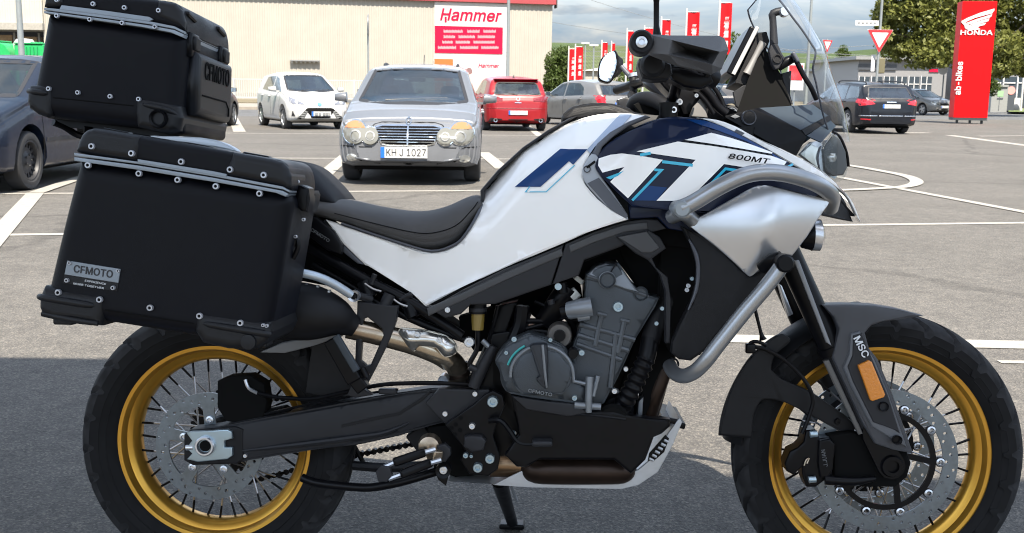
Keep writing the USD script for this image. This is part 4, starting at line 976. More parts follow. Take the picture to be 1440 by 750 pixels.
    def front(s, name, poly, mt, off=0.012, mirror=False, thick=0.03, sg=1, parent=None, label=None, bev=0):
        out = []
        for k in ((1, -1) if mirror else (1,)):
            pol = poly if hasattr(poly, 'area') else Polygon(poly)
            if k < 0: pol = affinity.scale(pol, -1, 1, origin=(0, 0))
            out.append(obj(name, s.drape(_clean(pol), 0, sg, off, res=0.05, thick=thick), mt, parent or s.t, smooth=50, label=label))
        return out
    def plate(s, y0, z0, w, h, sg, off, txt=None):
        yc = np.linspace(y0 - w / 2, y0 + w / 2, 5); x = s.drape_fn(0, sg)(np.c_[yc, np.full(5, z0 + h / 2)]); x = (x.max() if sg > 0 else x.min()) + sg * off
        a, b = min(x, x - sg * 0.03), max(x, x - sg * 0.03)
        p = obj('number_plate', box(a, b, y0 - w / 2, y0 + w / 2, z0, z0 + h), m_plate, s.t, smooth=False)
        ysgn = sg   # seen from the front the car's +y is on the right of the viewer when it faces him
        eu = y0 - sg * w / 2
        obj('plate_band', box(min(x, x + sg * 0.002), max(x, x + sg * 0.002), min(eu, eu + sg * 0.045), max(eu, eu + sg * 0.045), z0, z0 + h), m_plateb, p, smooth=False)
        if txt:
            t = place_text(txt, (x + sg * 0.0015, eu + sg * 0.058, z0 + h * 0.18), (0, sg, 0), (0, 0, 1), h * 0.66, width=w - 0.075, bold=False, depth=0.002)
            obj('plate_lettering', t, m_ink, p, smooth=False)
        return p
def ell(cx, cz, rx_, rz_, n=20): return Polygon([(cx + rx_ * math.cos(a), cz + rz_ * math.sin(a)) for a in np.arange(n) * 2 * PI / n])
HD = lambda dx, dy: math.atan2(dy, dx)

# --- silver estate car with the plate KH J 1027, nose towards the camera
m_silver = paint('silver_paint', (0.14, 0.147, 0.16), 0.3, 0.42)
c = Car('estate_car', 'silver estate car facing the camera with number plate KH J 1027', -1.30, 14.72, HD(0.03, -1), 4.54, 1.73, 1.46,
        [(-2.27, 0.62), (-2.24, 0.78), (-2.19, 0.95), (-1.85, 1.37), (-1.6, 1.42), (-0.6, 1.455), (0.1, 1.42), (0.32, 1.385), (1.13, 0.985), (1.3, 0.95), (1.75, 0.86), (2.0, 0.775), (2.12, 0.705), (2.2, 0.64), (2.25, 0.58), (2.27, 0.52)],
        [(-2.3, 0.92), (-1.5, 0.93), (1.1, 0.90), (1.3, 0.86), (2.3, 0.62)], m_silver, (-2.15, 1.2), zb=0.2)
scr = [(-0.66, 0.99), (-0.54, 1.36), (-0.3, 1.385), (0.3, 1.385), (0.54, 1.36), (0.66, 0.99), (0.3, 0.965), (-0.3, 0.965)]
rw = [(-0.58, 1.0), (-0.5, 1.3), (0.5, 1.3), (0.58, 1.0)]
c.build_body((-1.36, 1.36), 0.315, scr, rw, [[(0.02, 0.97), (0.98, 0.97), (0.25, 1.32), (0.02, 1.35)], [(-0.95, 0.97), (-0.06, 0.97), (-0.06, 1.35), (-0.9, 1.34)], [(-1.95, 1.0), (-1.05, 0.97), (-1.0, 1.33), (-1.7, 1.3)]])
c.wheels((-1.36, 1.36), 0.315); c.mirrors(0.78, 1.0, size=0.92); c.handles([(-0.1, 0.82), (-1.05, 0.83)])
c.seams([[(0.98, 0.3), (1.02, 0.95)], [(0.0, 0.3), (0.0, 0.95)], [(-0.9, 0.5), (-1.0, 0.95)]])
hl = ell(0.625, 0.625, 0.142, 0.135).union(ell(0.435, 0.585, 0.098, 0.098))
c.front('headlight_rim', hl.buffer(0.012), m_chrome, 0.012, True)
for sg in (1, -1):
    k = obj('headlight', c.drape(_clean(affinity.scale(hl, sg, 1, origin=(0, 0))), 0, 1, 0.03, 0.03, 0.02), mat('headlight_lens', (0.13, 0.13, 0.115), 0.15, coat=0.6) if sg == 1 else '/World/Looks/headlight_lens', c.t, smooth=60)
    obj('indicator', c.drape(_clean(affinity.scale(ell(0.625, 0.625, 0.142, 0.135).intersection(sbox(0.4, 0.665, 0.9, 0.9)).buffer(-0.008), sg, 1, origin=(0, 0))), 0, 1, 0.034, 0.03, 0.012), m_amber, k, smooth=60)
    for cy, r in ((0.61, 0.07), (0.435, 0.055)):
        obj('lamp_ring', c.drape(_clean(affinity.scale(ell(cy, 0.585, r, r).difference(ell(cy, 0.585, r * 0.72, r * 0.72)), sg, 1, origin=(0, 0))), 0, 1, 0.036, 0.02, 0.01), m_grey, k, smooth=60)
gr = [(-0.375, 0.68), (-0.3, 0.70), (0.3, 0.70), (0.375, 0.68), (0.3, 0.505), (0.22, 0.488), (-0.22, 0.488), (-0.3, 0.505)]
c.front('grille_frame', Polygon(gr).buffer(0.018), m_chrome, 0.012)
g = c.front('grille', Polygon(gr), m_under, 0.022)[0]
for k in range(6): c.front('grille_bar', Polygon(gr).intersection(sbox(-0.5, 0.514 + k * 0.031, 0.5, 0.522 + k * 0.031)), m_chrome, 0.034, parent=g, thick=0.016)
c.front('grille_post', sbox(-0.008, 0.49, 0.008, 0.70), m_chrome, 0.038, parent=g, thick=0.016)
c.front('hood_emblem', ell(0, 0.76, 0.035, 0.045).difference(ell(0, 0.76, 0.025, 0.034)).union(sbox(-0.004, 0.76, 0.004, 0.8)), m_chrome, 0.02)
c.front('hood_seam', Polygon(gr).buffer(0.045).difference(Polygon(gr).buffer(0.037)), m_under, 0.004, thick=0.01)
c.front('air_intake', [(-0.63, 0.335), (-0.5, 0.30), (0, 0.27), (0.5, 0.30), (0.63, 0.335), (0.5, 0.262), (0.2, 0.235), (-0.2, 0.235), (-0.5, 0.262)], m_under, 0.012)
c.front('bumper_strip', LineString([(-0.6, 0.325), (-0.4, 0.30), (0, 0.285), (0.4, 0.30), (0.6, 0.325)]).buffer(0.012), m_silver, 0.022)
c.front('fog_light', ell(0.66, 0.325, 0.07, 0.045), m_lampin, 0.014, True)
c.front('bumper_crease', LineString([(-0.83, 0.46), (-0.5, 0.455), (0.5, 0.455), (0.83, 0.46)]).buffer(0.006), m_under, 0.003, thick=0.01)
c.plate(-0.04, 0.335, 0.54, 0.125, 1, 0.025, 'KH J 1027')
for sg in (1, -1):
    obj('roof_rail', tube([(-1.75, sg * 0.50, 1.36), (-1.55, sg * 0.51, 1.43), (-0.9, sg * 0.51, 1.468), (-0.6, sg * 0.51, 1.462), (-0.45, sg * 0.505, 1.435)], 0.018, 8, 4), m_blackp, c.t)
for q in ([(1.22, -0.35, 0.985), (1.12, 0.1, 1.005), (1.08, 0.42, 1.015)], [(1.22, 0.15, 0.985), (1.17, 0.3, 0.99), (1.12, 0.45, 1.0)]): obj('wiper', tube(q, 0.011, 6, 3), m_blackp, c.t)
obj('aerial', tube([(-1.2, 0, 1.44), (-1.4, 0, 1.62)], 0.006, 6), m_blackp, c.t)
obj('rear_view_mirror', box(0.42, 0.45, -0.11, 0.11, 1.22, 1.28, None, 0.01), m_blackp, c.t)
c.front('tail_lamp', [(0.5, 0.72), (0.8, 0.74), (0.78, 0.95), (0.6, 0.93)], m_tail, 0.012, True, sg=-1)

# --- red hatchback seen from behind
m_red = paint('red_paint', (0.20, 0.002, 0.005), 0.0, 0.35, 0.4)
Y = 29.3; x0 = (722 - 720) / 1500 * Y
c = Car('hatchback_car', 'red hatchback seen from behind with twin round exhausts, in front of the poster', x0 - 0.25, Y + 2.05, HD(-0.15, 1), 4.28, 1.79, 1.48,
        [(-2.14, 0.6), (-2.12, 0.78), (-2.06, 0.93), (-1.72, 1.36), (-1.62, 1.40), (-0.5, 1.475), (0.1, 1.45), (0.4, 1.40), (1.2, 1.0), (1.4, 0.95), (1.85, 0.84), (2.05, 0.72), (2.14, 0.58)],
        [(-2.2, 0.95), (-1.2, 0.97), (1.2, 0.92), (2.2, 0.65)], m_red, (-2.05, 1.3))
scr = [(-0.66, 1.02), (-0.56, 1.37), (0.56, 1.37), (0.66, 1.02)]
rw = [(-0.63, 1.0), (-0.56, 1.26), (-0.5, 1.31), (0.5, 1.31), (0.56, 1.26), (0.63, 1.0)]
c.build_body((-1.32, 1.31), 0.325, scr, rw, [[(0.0, 0.99), (1.05, 0.97), (0.4, 1.3), (0.0, 1.37)], [(-1.25, 1.02), (-0.1, 0.99), (-0.1, 1.37), (-0.95, 1.34)]])
c.wheels((-1.32, 1.31), 0.325, rimm=m_blackp); c.mirrors(0.8, 1.03); c.handles([(-0.2, 0.88), (-1.0, 0.9)])
c.seams([[(1.0, 0.3), (1.05, 0.95)], [(-0.05, 0.3), (-0.05, 0.98)], [(-0.95, 0.55), (-1.1, 0.98)]])
c.front('tail_lamp', [(0.42, 0.82), (0.87, 0.80), (0.9, 0.93), (0.75, 0.955), (0.42, 0.9)], mat('tail_lamp_dark', (0.14, 0.005, 0.01), 0.12, coat=0.6), 0.012, True, sg=-1)
c.front('bumper_crease', LineString([(-0.85, 0.62), (0.85, 0.62)]).buffer(0.012), mat('red_shadow_gap', (0.14, 0.004, 0.008), 0.5), 0.004, sg=-1)
c.front('diffuser', [(-0.8, 0.22), (-0.74, 0.36), (-0.3, 0.33), (0.3, 0.33), (0.74, 0.36), (0.8, 0.22)], m_blackp, 0.015, sg=-1)
for sg in (1, -1):
    obj('exhaust_pipe', lathe([(0.035, 0.1), (0.037, -0.05), (0.052, -0.055), (0.055, 0.0), (0.055, 0.12)], 20, M=tr(-2.13, sg * 0.62, 0.30) @ rotz(-PI / 2)), m_chrome, c.t)
c.front('rear_emblem', ell(0, 0.87, 0.055, 0.055).difference(ell(0, 0.87, 0.04, 0.04)).union(ell(0, 0.87, 0.022, 0.022)), m_chrome, 0.016, sg=-1)
c.front('small_badge', sbox(-0.09, 0.765, 0.09, 0.785), m_chrome, 0.012, sg=-1)
c.plate(0, 0.45, 0.52, 0.11, -1, 0.02)
obj('rear_wiper', tube([(-2.08, 0, 1.0), (-1.98, 0.3, 1.03)], 0.01, 6), m_blackp, c.t)
obj('spoiler', hull_of([(-1.82, -0.6, 1.40), (-1.82, 0.6, 1.40), (-1.5, -0.62, 1.385), (-1.5, 0.62, 1.385), (-1.5, -0.6, 1.425), (-1.5, 0.6, 1.425), (-1.8, -0.58, 1.415), (-1.8, 0.58, 1.415)]), m_red, c.t)
obj('aerial', hull_of([(-1.1, -0.02, 1.45), (-1.1, 0.02, 1.45), (-1.28, 0.02, 1.45), (-1.28, -0.02, 1.45), (-1.26, 0, 1.53)]), m_blackp, c.t)

# --- white hatchback facing the camera
m_whitec = paint('white_paint', (0.42, 0.42, 0.41), 0.0, 0.4, 0.2)
Y = 28.6; x0 = (449 - 720) / 1500 * Y
hx, hy = math.sin(0.46), -math.cos(0.46)
c = Car('hatchback_car', 'white hatchback facing the camera beside the railing, left of the silver estate car', x0 - hx * 1.9, Y - hy * 1.9, HD(hx, hy), 3.95, 1.70, 1.51,
        [(-1.97, 0.6), (-1.95, 0.8), (-1.9, 1.0), (-1.65, 1.38), (-1.5, 1.44), (-0.5, 1.51), (0.0, 1.49), (0.25, 1.45), (1.12, 1.03), (1.3, 0.96), (1.65, 0.86), (1.85, 0.73), (1.93, 0.6), (1.97, 0.5)],
        [(-2, 1.0), (-1.0, 0.98), (1.1, 0.92), (1.5, 0.8), (2, 0.55)], m_whitec, (-1.85, 1.2))
scr = [(-0.63, 1.04), (-0.52, 1.42), (0.52, 1.42), (0.63, 1.04), (0.3, 1.01), (-0.3, 1.01)]
rw = [(-0.55, 1.05), (-0.48, 1.32), (0.48, 1.32), (0.55, 1.05)]
c.build_body((-1.25, 1.26), 0.295, scr, rw, [[(0.05, 0.99), (0.95, 0.98), (0.35, 1.33), (0.05, 1.4)], [(-1.15, 1.05), (-0.05, 0.99), (-0.05, 1.4), (-0.9, 1.38)]])
c.wheels((-1.25, 1.26), 0.295); c.mirrors(0.72, 1.04); c.handles([(-0.1, 0.86), (-0.95, 0.88)])
c.seams([[(0.92, 0.3), (0.98, 0.95)], [(0.0, 0.3), (0.0, 0.98)]])
c.front('headlight', [(0.40, 0.66), (0.44, 0.70), (0.74, 0.86), (0.76, 0.74), (0.7, 0.67)], mat('headlight_dark', (0.16, 0.17, 0.2), 0.1, 0.3, coat=0.8), 0.014, True)
c.front('headlight_lens', ell(0.6, 0.725, 0.05, 0.045), m_lampin, 0.026, True)
c.front('grille', [(-0.62, 0.30), (-0.36, 0.56), (-0.3, 0.575), (0.3, 0.575), (0.36, 0.56), (0.62, 0.30), (0.5, 0.27), (-0.5, 0.27)], m_under, 0.014)
for k in range(4):
    c.front('grille_vane', [(0.40 + k * 0.055, 0.50 - k * 0.05), (0.44 + k * 0.055, 0.47 - k * 0.05), (0.36 + k * 0.03, 0.44 - k * 0.045), (0.33 + k * 0.03, 0.47 - k * 0.045)], m_grey, 0.028, True)
c.front('bumper_lip', [(-0.66, 0.245), (-0.5, 0.275), (0.5, 0.275), (0.66, 0.245), (0.5, 0.225), (-0.5, 0.225)], m_whitec, 0.03)
c.front('badge', ell(0, 0.665, 0.06, 0.042), mat('badge_blue', (0.08, 0.2, 0.45), 0.3, 0.4), 0.02)
c.front('fog_light_bezel', [(0.66, 0.36), (0.72, 0.50), (0.74, 0.36)], m_blackp, 0.014, True)
c.plate(0.02, 0.36, 0.52, 0.12, 1, 0.03)
for k, (a, b) in enumerate([(-0.17, -0.08), (-0.06, 0.0), (0.05, 0.12), (0.13, 0.2), (0.21, 0.24)]):
    c.front('plate_letter', sbox(a, 0.385, b, 0.45), m_grey, 0.058, thick=0.004)
for q in ([(1.2, -0.3, 1.02), (1.08, 0.25, 1.06)], [(1.2, 0.1, 1.02), (1.1, 0.5, 1.05)]): obj('wiper', tube(q, 0.012, 6), m_blackp, c.t)
c.front('tail_lamp', [(0.5, 0.8), (0.72, 0.8), (0.7, 1.0), (0.55, 1.0)], m_tail, 0.012, True, sg=-1)

# --- grey hatchback behind the tank
m_greyc = paint('grey_beige_paint', (0.19, 0.185, 0.175), 0.5, 0.36)
Y = 33.5; x0 = (868 - 720) / 1500 * Y; hx, hy = -math.sin(0.50), math.cos(0.50)
c = Car('hatchback_car', 'grey five door hatchback seen from behind, between the red car and the round mirror', x0 + hx * 2.05, Y + hy * 2.05, HD(hx, hy), 4.25, 1.75, 1.46,
        [(-2.12, 0.62), (-2.1, 0.82), (-2.03, 0.98), (-1.65, 1.34), (-1.5, 1.39), (-0.5, 1.455), (0.1, 1.43), (0.4, 1.38), (1.2, 0.98), (1.4, 0.93), (1.85, 0.82), (2.05, 0.7), (2.12, 0.56)],
        [(-2.2, 0.98), (-1.2, 0.95), (1.2, 0.89), (2.2, 0.62)], m_greyc, (-2.0, 1.3))
scr = [(-0.66, 1.0), (-0.55, 1.35), (0.55, 1.35), (0.66, 1.0)]; rw = [(-0.64, 1.0), (-0.55, 1.29), (0.55, 1.29), (0.64, 1.0)]
c.build_body((-1.28, 1.33), 0.315, scr, rw, [[(0.03, 0.95), (1.05, 0.94), (0.4, 1.3), (0.03, 1.35)], [(-1.15, 0.99), (-0.06, 0.95), (-0.06, 1.35), (-0.75, 1.34), (-1.05, 1.2)]])
c.wheels((-1.28, 1.33), 0.315); c.mirrors(0.8, 1.0); c.handles([(-0.15, 0.84), (-1.0, 0.86)])
c.seams([[(1.0, 0.3), (1.05, 0.93)], [(-0.01, 0.3), (-0.01, 0.94)], [(-0.9, 0.55), (-1.05, 0.95)]])
for sg in (1, -1):
    tlp = Polygon([(0.58, 0.74), (0.80, 0.76), (0.82, 0.98), (0.66, 0.95)])
    c.front('tail_lamp', affinity.scale(tlp, sg, 1, origin=(0, 0)), m_tail, 0.014, sg=-1)
    obj('tail_lamp_side', c.drape(Polygon([(-2.1, 0.78), (-1.85, 0.86), (-1.93, 0.99), (-2.08, 0.97)]), 1, sg, 0.01), m_tail, c.t, smooth=50)
c.plate(0, 0.66, 0.52, 0.11, -1, 0.02)
c.front('bumper_strip', LineString([(-0.8, 0.5), (0.8, 0.5)]).buffer(0.02), m_blackp, 0.008, sg=-1)
c.front('rear_emblem', ell(0, 0.86, 0.05, 0.05), m_chrome, 0.014, sg=-1)

# --- black estate on the right
m_blackc = paint('black_paint', (0.003, 0.004, 0.007), 0.0, 0.3, 0.25)
Y = 31.0; x0 = (1243 - 720) / 1500 * Y; hx, hy = -math.sin(0.10), math.cos(0.10)
c = Car('estate_car', 'black estate car seen from behind, left of the red pylon', x0 + hx * 2.3, Y + hy * 2.3, HD(hx, hy), 4.75, 1.86, 1.49,
        [(-2.37, 0.66), (-2.34, 0.9), (-2.28, 1.0), (-1.95, 1.40), (-1.8, 1.43), (-0.6, 1.485), (0.1, 1.46), (0.4, 1.41), (1.3, 1.0), (1.5, 0.96), (2.0, 0.86), (2.25, 0.74), (2.37, 0.6)],
        [(-2.4, 1.0), (-1.2, 0.98), (1.3, 0.92), (2.4, 0.65)], m_blackc, (-2.25, 1.4))
scr = [(-0.68, 1.02), (-0.57, 1.37), (0.57, 1.37), (0.68, 1.02)]; rw = [(-0.66, 1.02), (-0.56, 1.33), (0.56, 1.33), (0.66, 1.02)]
c.build_body((-1.4, 1.42), 0.34, scr, rw, [[(0.05, 0.97), (1.1, 0.96), (0.4, 1.33), (0.05, 1.38)], [(-1.05, 0.99), (-0.05, 0.97), (-0.05, 1.38), (-1.0, 1.38)], [(-2.0, 1.05), (-1.15, 1.0), (-1.1, 1.37), (-1.75, 1.34)]])
c.wheels((-1.4, 1.42), 0.34); c.mirrors(0.85, 1.05); c.handles([(-0.15, 0.9), (-1.1, 0.92)])
c.seams([[(1.1, 0.3), (1.12, 0.95)], [(0, 0.3), (0, 0.97)], [(-1.0, 0.55), (-1.1, 0.98)]])
c.front('tail_lamp', [(0.48, 0.86), (0.86, 0.80), (0.9, 0.93), (0.86, 1.0), (0.6, 0.95)], m_tail, 0.014, True, sg=-1)
for sg in (1, -1): obj('tail_lamp_side', c.drape(Polygon([(-2.34, 0.82), (-1.95, 0.9), (-2.05, 0.98), (-2.3, 1.0)]), 1, sg, 0.01), m_tail, c.t, smooth=50)
c.front('bumper_strip', LineString([(-0.85, 0.52), (0.85, 0.52)]).buffer(0.012), m_chrome, 0.01, sg=-1)
c.plate(0, 0.74, 0.52, 0.11, -1, 0.02)
c.front('reflector', [(0.6, 0.40), (0.82, 0.41), (0.82, 0.44), (0.6, 0.43)], m_tail, 0.012, True, sg=-1)
c.front('rear_emblem', sbox(-0.14, 0.9, 0.14, 0.925), m_chrome, 0.012, sg=-1)
for sg in (1, -1): obj('roof_rail', tube([(-1.85, sg * 0.58, 1.40), (-1.7, sg * 0.58, 1.49), (-0.2, sg * 0.6, 1.53), (0.1, sg * 0.6, 1.46)], 0.018, 8, 4), m_blackp, c.t)
obj('aerial', hull_of([(-1.5, -0.02, 1.45), (-1.5, 0.02, 1.45), (-1.7, 0.02, 1.44), (-1.7, -0.02, 1.44), (-1.68, 0, 1.54)]), m_blackp, c.t)

# --- dark blue car at the left edge
m_navyc = paint('dark_blue_paint', (0.005, 0.008, 0.017), 0.0, 0.3, 0.3)
c = Car('saloon_car', 'dark blue grey car with black steel wheels at the left edge, behind the top case', -6.02, 12.75, HD(0.0, -1), 4.45, 1.74, 1.46,
        [(-2.22, 0.7), (-2.18, 0.92), (-2.0, 0.98), (-1.5, 1.1), (-1.1, 1.36), (-0.6, 1.45), (0.1, 1.43), (0.35, 1.39), (1.15, 1.0), (1.35, 0.95), (1.8, 0.85), (2.05, 0.73), (2.15, 0.62), (2.22, 0.5)],
        [(-2.3, 0.95), (1.2, 0.9), (2.3, 0.6)], m_navyc, (-1.9, 1.25))
scr = [(-0.66, 1.01), (-0.55, 1.36), (0.55, 1.36), (0.66, 1.01)]; rw = [(-0.55, 1.0), (-0.5, 1.3), (0.5, 1.3), (0.55, 1.0)]
c.build_body((-1.3, 1.28), 0.315, scr, rw, [[(0.02, 0.96), (1.0, 0.96), (0.35, 1.31), (0.02, 1.36)], [(-1.1, 0.98), (-0.06, 0.96), (-0.06, 1.36), (-0.7, 1.34)]])
c.wheels((-1.3, 1.28), 0.315, 'steel', rimm=mat('steel_wheel_black', (0.03, 0.03, 0.032), 0.5, 0.3)); c.mirrors(0.78, 1.0); c.handles([(-0.12, 0.83), (-1.0, 0.84)])
c.seams([[(0.95, 0.3), (1.0, 0.92)], [(-0.02, 0.3), (-0.02, 0.95)]])
c.front('headlight', [(0.42, 0.60), (0.5, 0.75), (0.74, 0.80), (0.8, 0.66), (0.7, 0.58)], '/World/Looks/headlight_lens', 0.02, True)
c.front('grille', [(-0.36, 0.58), (-0.3, 0.72), (0.3, 0.72), (0.36, 0.58)], m_under, 0.014)
c.front('air_intake', [(-0.6, 0.26), (-0.55, 0.38), (0.55, 0.38), (0.6, 0.26)], m_under, 0.012)
c.plate(0, 0.42, 0.52, 0.11, 1, 0.02)
for sg in (1, -1): obj('rubbing_strip', c.drape(sbox(-0.95, 0.50, 0.9, 0.545), 1, sg, 0.012), m_blackp, c.t)
c.front('tail_lamp', [(0.5, 0.75), (0.8, 0.75), (0.78, 0.92), (0.55, 0.92)], m_tail, 0.012, True, sg=-1)

# --- partly hidden cars farther back
def plain_car(name, label, x, y, heading, pm, L=4.3, W=1.76, H=1.46, lamps=1):
    k = L / 4.3
    c = Car(name, label, x, y, heading, L, W, H, [(-2.15 * k, 0.62), (-2.12 * k, 0.82), (-2.05 * k, 0.98), (-1.6 * k, H - 0.12), (-1.4 * k, H - 0.05), (-0.5 * k, H), (0.1 * k, H - 0.02), (0.4 * k, H - 0.07), (1.2 * k, 0.99), (1.4 * k, 0.94), (1.85 * k, 0.83), (2.05 * k, 0.7), (2.15 * k, 0.56)],
            [(-2.2 * k, 0.97), (-1.2 * k, 0.95), (1.2 * k, 0.9), (2.2 * k, 0.62)], pm, (-1.95 * k, 1.3 * k))
    c.build_body((-1.3 * k, 1.32 * k), 0.315, [(-0.65, 1.01), (-0.55, H - 0.1), (0.55, H - 0.1), (0.65, 1.01)], [(-0.6, 1.0), (-0.52, H - 0.18), (0.52, H - 0.18), (0.6, 1.0)],
                 [[(0.03, 0.96), (1.0, 0.95), (0.4, H - 0.16), (0.03, H - 0.1)], [(-1.1 * k, 0.99), (-0.06, 0.96), (-0.06, H - 0.1), (-0.8, H - 0.11)]])
    c.wheels((-1.3 * k, 1.32 * k), 0.315); c.mirrors(0.8, 1.0)
    c.front('tail_lamp', [(0.5, 0.75), (0.82, 0.76), (0.82, 0.95), (0.62, 0.93)], m_tail, 0.014, True, sg=-1)
    c.front('headlight', [(0.42, 0.62), (0.5, 0.74), (0.76, 0.79), (0.8, 0.66), (0.7, 0.6)], m_lampin, 0.02, True)
    c.front('grille', [(-0.34, 0.56), (-0.3, 0.66), (0.3, 0.66), (0.34, 0.56)], m_under, 0.014)
    c.front('air_intake', [(-0.6, 0.26), (-0.55, 0.36), (0.55, 0.36), (0.6, 0.26)], m_under, 0.012)
    c.plate(0, 0.42, 0.52, 0.11, 1, 0.02); c.plate(0, 0.66, 0.52, 0.11, -1, 0.02)
    return c
plain_car('hatchback_car', 'black car mostly hidden behind the silver estate car, left of its roof', (541 - 720) / 1500 * 35, 36.5, HD(0.1, -1), m_blackc)
plain_car('hatchback_car', 'dark car whose rear end just shows right of the top case', (232 - 720) / 1500 * 27, 29.2, HD(0, 1), m_blackc)
plain_car('saloon_car', 'dark blue car seen side on behind the handlebar of the motorcycle', (972 - 720) / 1500 * 43, 43, HD(-1, 0.12), m_navyc, L=4.5)
plain_car('saloon_car', 'small silver grey car on the far road left of the red pylon', (1292 - 720) / 1500 * 61, 62.5, HD(0.45, -1), m_greyc)
# ---------------------------------------------------------------- the motorcycle: local x forward, -y towards the camera, z up
MB = tr(0.0786, 2.3625) @ rotz(-0.0417) @ rotx(-0.10)
IMB = np.linalg.inv(MB)
_eL = (IMB @ np.r_[EYE, 1])[:3]
def L(px, py, w):
    """The point (x, z) of the plane y = -w of the motorcycle that is seen at this place of the photograph."""
    d = IMB[:3, :3] @ ray(px, py)
    if callable(w):
        k = 0.2
        for _ in range(6):
            q = _eL + d * ((-k - _eL[1]) / d[1]); k = float(w(np.array([q[0]]), np.array([q[2]]))[0])
    else: k = w
    q = _eL + d * ((-k - _eL[1]) / d[1]); return np.array([q[0], q[2]])
def B3(px, py, w):
    q = L(px, py, w); return np.array([q[0], -w, q[1]])
def Pg(pts, w, n=0, holes=()):
    p = curve(pts, n) if n else [q[:2] for q in pts]
    h = [[L(*q[:2], w) for q in (curve(k, n) if n else k)] for k in holes]
    return _clean(Polygon([L(q[0], q[1], w) for q in p], h))
def Z(x0, y0, k, pts): return [(x0 + p[0] / k, y0 + p[1] / k, *p[2:]) for p in pts]
def bolt(px, py, w, rpx, h=0.004, hexed=True):
    c = B3(px, py, w); r = rpx / 640.0
    return lathe([(r, 0.004), (r, -h * 0.5), (r * 0.86, -h), (r * 0.5, -h), (r * 0.42, -h * 0.1), (0, -h * 0.1)], 14, M=tr(*c))

m_wht_p = usdkit.material(stage, '/World/Looks/bike_white', {'p': ('principled_bsdf', {'base_color': (0.91, 0.895, 0.86), 'roughness': 0.34, 'coat_weight': 1.0, 'coat_roughness': 0.05})}, [], surface='p.BSDF')
m_navy = usdkit.material(stage, '/World/Looks/bike_navy', {'tc': ('texture_coordinate', {}), 'n': ('noise_texture', {'scale': 3.0, 'detail': 2.0}), 'r': ('rgb_ramp', {'ramp': [(0.35, (0.002, 0.004, 0.016)), (0.75, (0.003, 0.012, 0.045))]}),
    'p': ('principled_bsdf', {'roughness': 0.4, 'specular_ior_level': 0.2, 'coat_weight': 0.2, 'coat_roughness': 0.03})}, [('tc.object', 'n.vector'), ('n.fac', 'r.fac'), ('r.color', 'p.base_color')], surface='p.BSDF')
m_blue = mat('bike_blue', (0.002, 0.036, 0.14), 0.4, spec=0.2, coat=0.2)
m_cyan = mat('bike_cyan', (0.005, 0.42, 0.62), 0.35, coat=0.6)
m_pale = mat('bike_pale_blue', (0.33, 0.40, 0.52), 0.35, coat=0.6)
m_gtrim = mat('bike_grey_trim', (0.085, 0.09, 0.105), 0.4, 0.4, var=0.1, vscale=5)
m_sil = mat('bike_silver', (0.56, 0.57, 0.585), 0.27, 0.85, var=0.04, vscale=6, coat=0.25)
m_bar = mat('bar_silver', (0.33, 0.34, 0.35), 0.30, 0.8, var=0.05, vscale=10)
m_blk = mat('bike_black_plastic', (0.006, 0.006, 0.007), 0.5, spec=0.25, var=0.2, vscale=40, bump=0.25, bscale=900)
m_dgrey = mat('bike_dark_grey', (0.018, 0.0185, 0.021), 0.45, spec=0.25, var=0.12, vscale=12, bump=0.2, bscale=1100, rvar=0.05)
m_blkgl = mat('bike_black_gloss', (0.0032, 0.0032, 0.004), 0.32, spec=0.16, rvar=0.08, vscale=14)
m_matte = mat('luggage_black', (0.0022, 0.0026, 0.0045), 0.42, spec=0.15, bump=0.35, bscale=1400, var=0.25, vscale=4, rvar=0.14)
m_lugg2 = mat('luggage_plastic', (0.0055, 0.006, 0.0075), 0.40, spec=0.3, bump=0.3, bscale=900, var=0.15, vscale=20)
m_seam = mat('luggage_seam', (0.23, 0.26, 0.29), 0.42, 0.6, var=0.06)
m_seat = mat('seat_vinyl', (0.072, 0.070, 0.069), 0.72, spec=0.3, bump=0.55, bscale=520, var=0.12, vscale=9)
m_gold = mat('rim_gold', (0.56, 0.30, 0.045), 0.28, 0.8, var=0.07, vscale=5)
m_tyreb = mat('bike_tyre', (0.008, 0.008, 0.0085), 0.75, spec=0.2, var=0.25, vscale=16, bump=0.3, bscale=700)
m_tread = mat('bike_tread', (0.020, 0.020, 0.021), 0.8, spec=0.2, var=0.4, vscale=30, bump=0.3, bscale=500)
m_steel = mat('disc_steel', (0.16, 0.185, 0.205), 0.32, 0.75, var=0.12, vscale=14, rvar=0.08)
m_spoke = mat('spoke_steel', (0.48, 0.48, 0.49), 0.28, 0.95)
m_boltm = mat('bolt_steel', (0.62, 0.64, 0.67), 0.28, 0.9)
m_boltb = mat('bolt_blue_zinc', (0.36, 0.45, 0.50), 0.3, 0.8)
m_eng = mat('engine_grey', (0.048, 0.056, 0.064), 0.38, 0.4, var=0.10, vscale=10, bump=0.35, bscale=700, rvar=0.06)
m_engl = mat('engine_grey_light', (0.19, 0.205, 0.22), 0.32, 0.5, var=0.08, vscale=14, bump=0.25, bscale=800)
m_pipe = mat('exhaust_steel', (0.46, 0.40, 0.31), 0.25, 0.95, col2=(0.30, 0.22, 0.15), vscale=9, rvar=0.08)
m_shield = mat('heat_shield', (0.62, 0.60, 0.55), 0.22, 0.95, var=0.08, vscale=9)
m_brown = mat('exhaust_brown', (0.035, 0.022, 0.016), 0.38, 0.7, var=0.35, vscale=10)
m_skid = mat('skid_alloy', (0.48, 0.495, 0.51), 0.42, 0.6, var=0.10, vscale=9, bump=0.15, bscale=300)
m_orange = mat('reflector_orange', (0.62, 0.20, 0.010), 0.18, coat=0.8, bump=0.5, bscale=260)
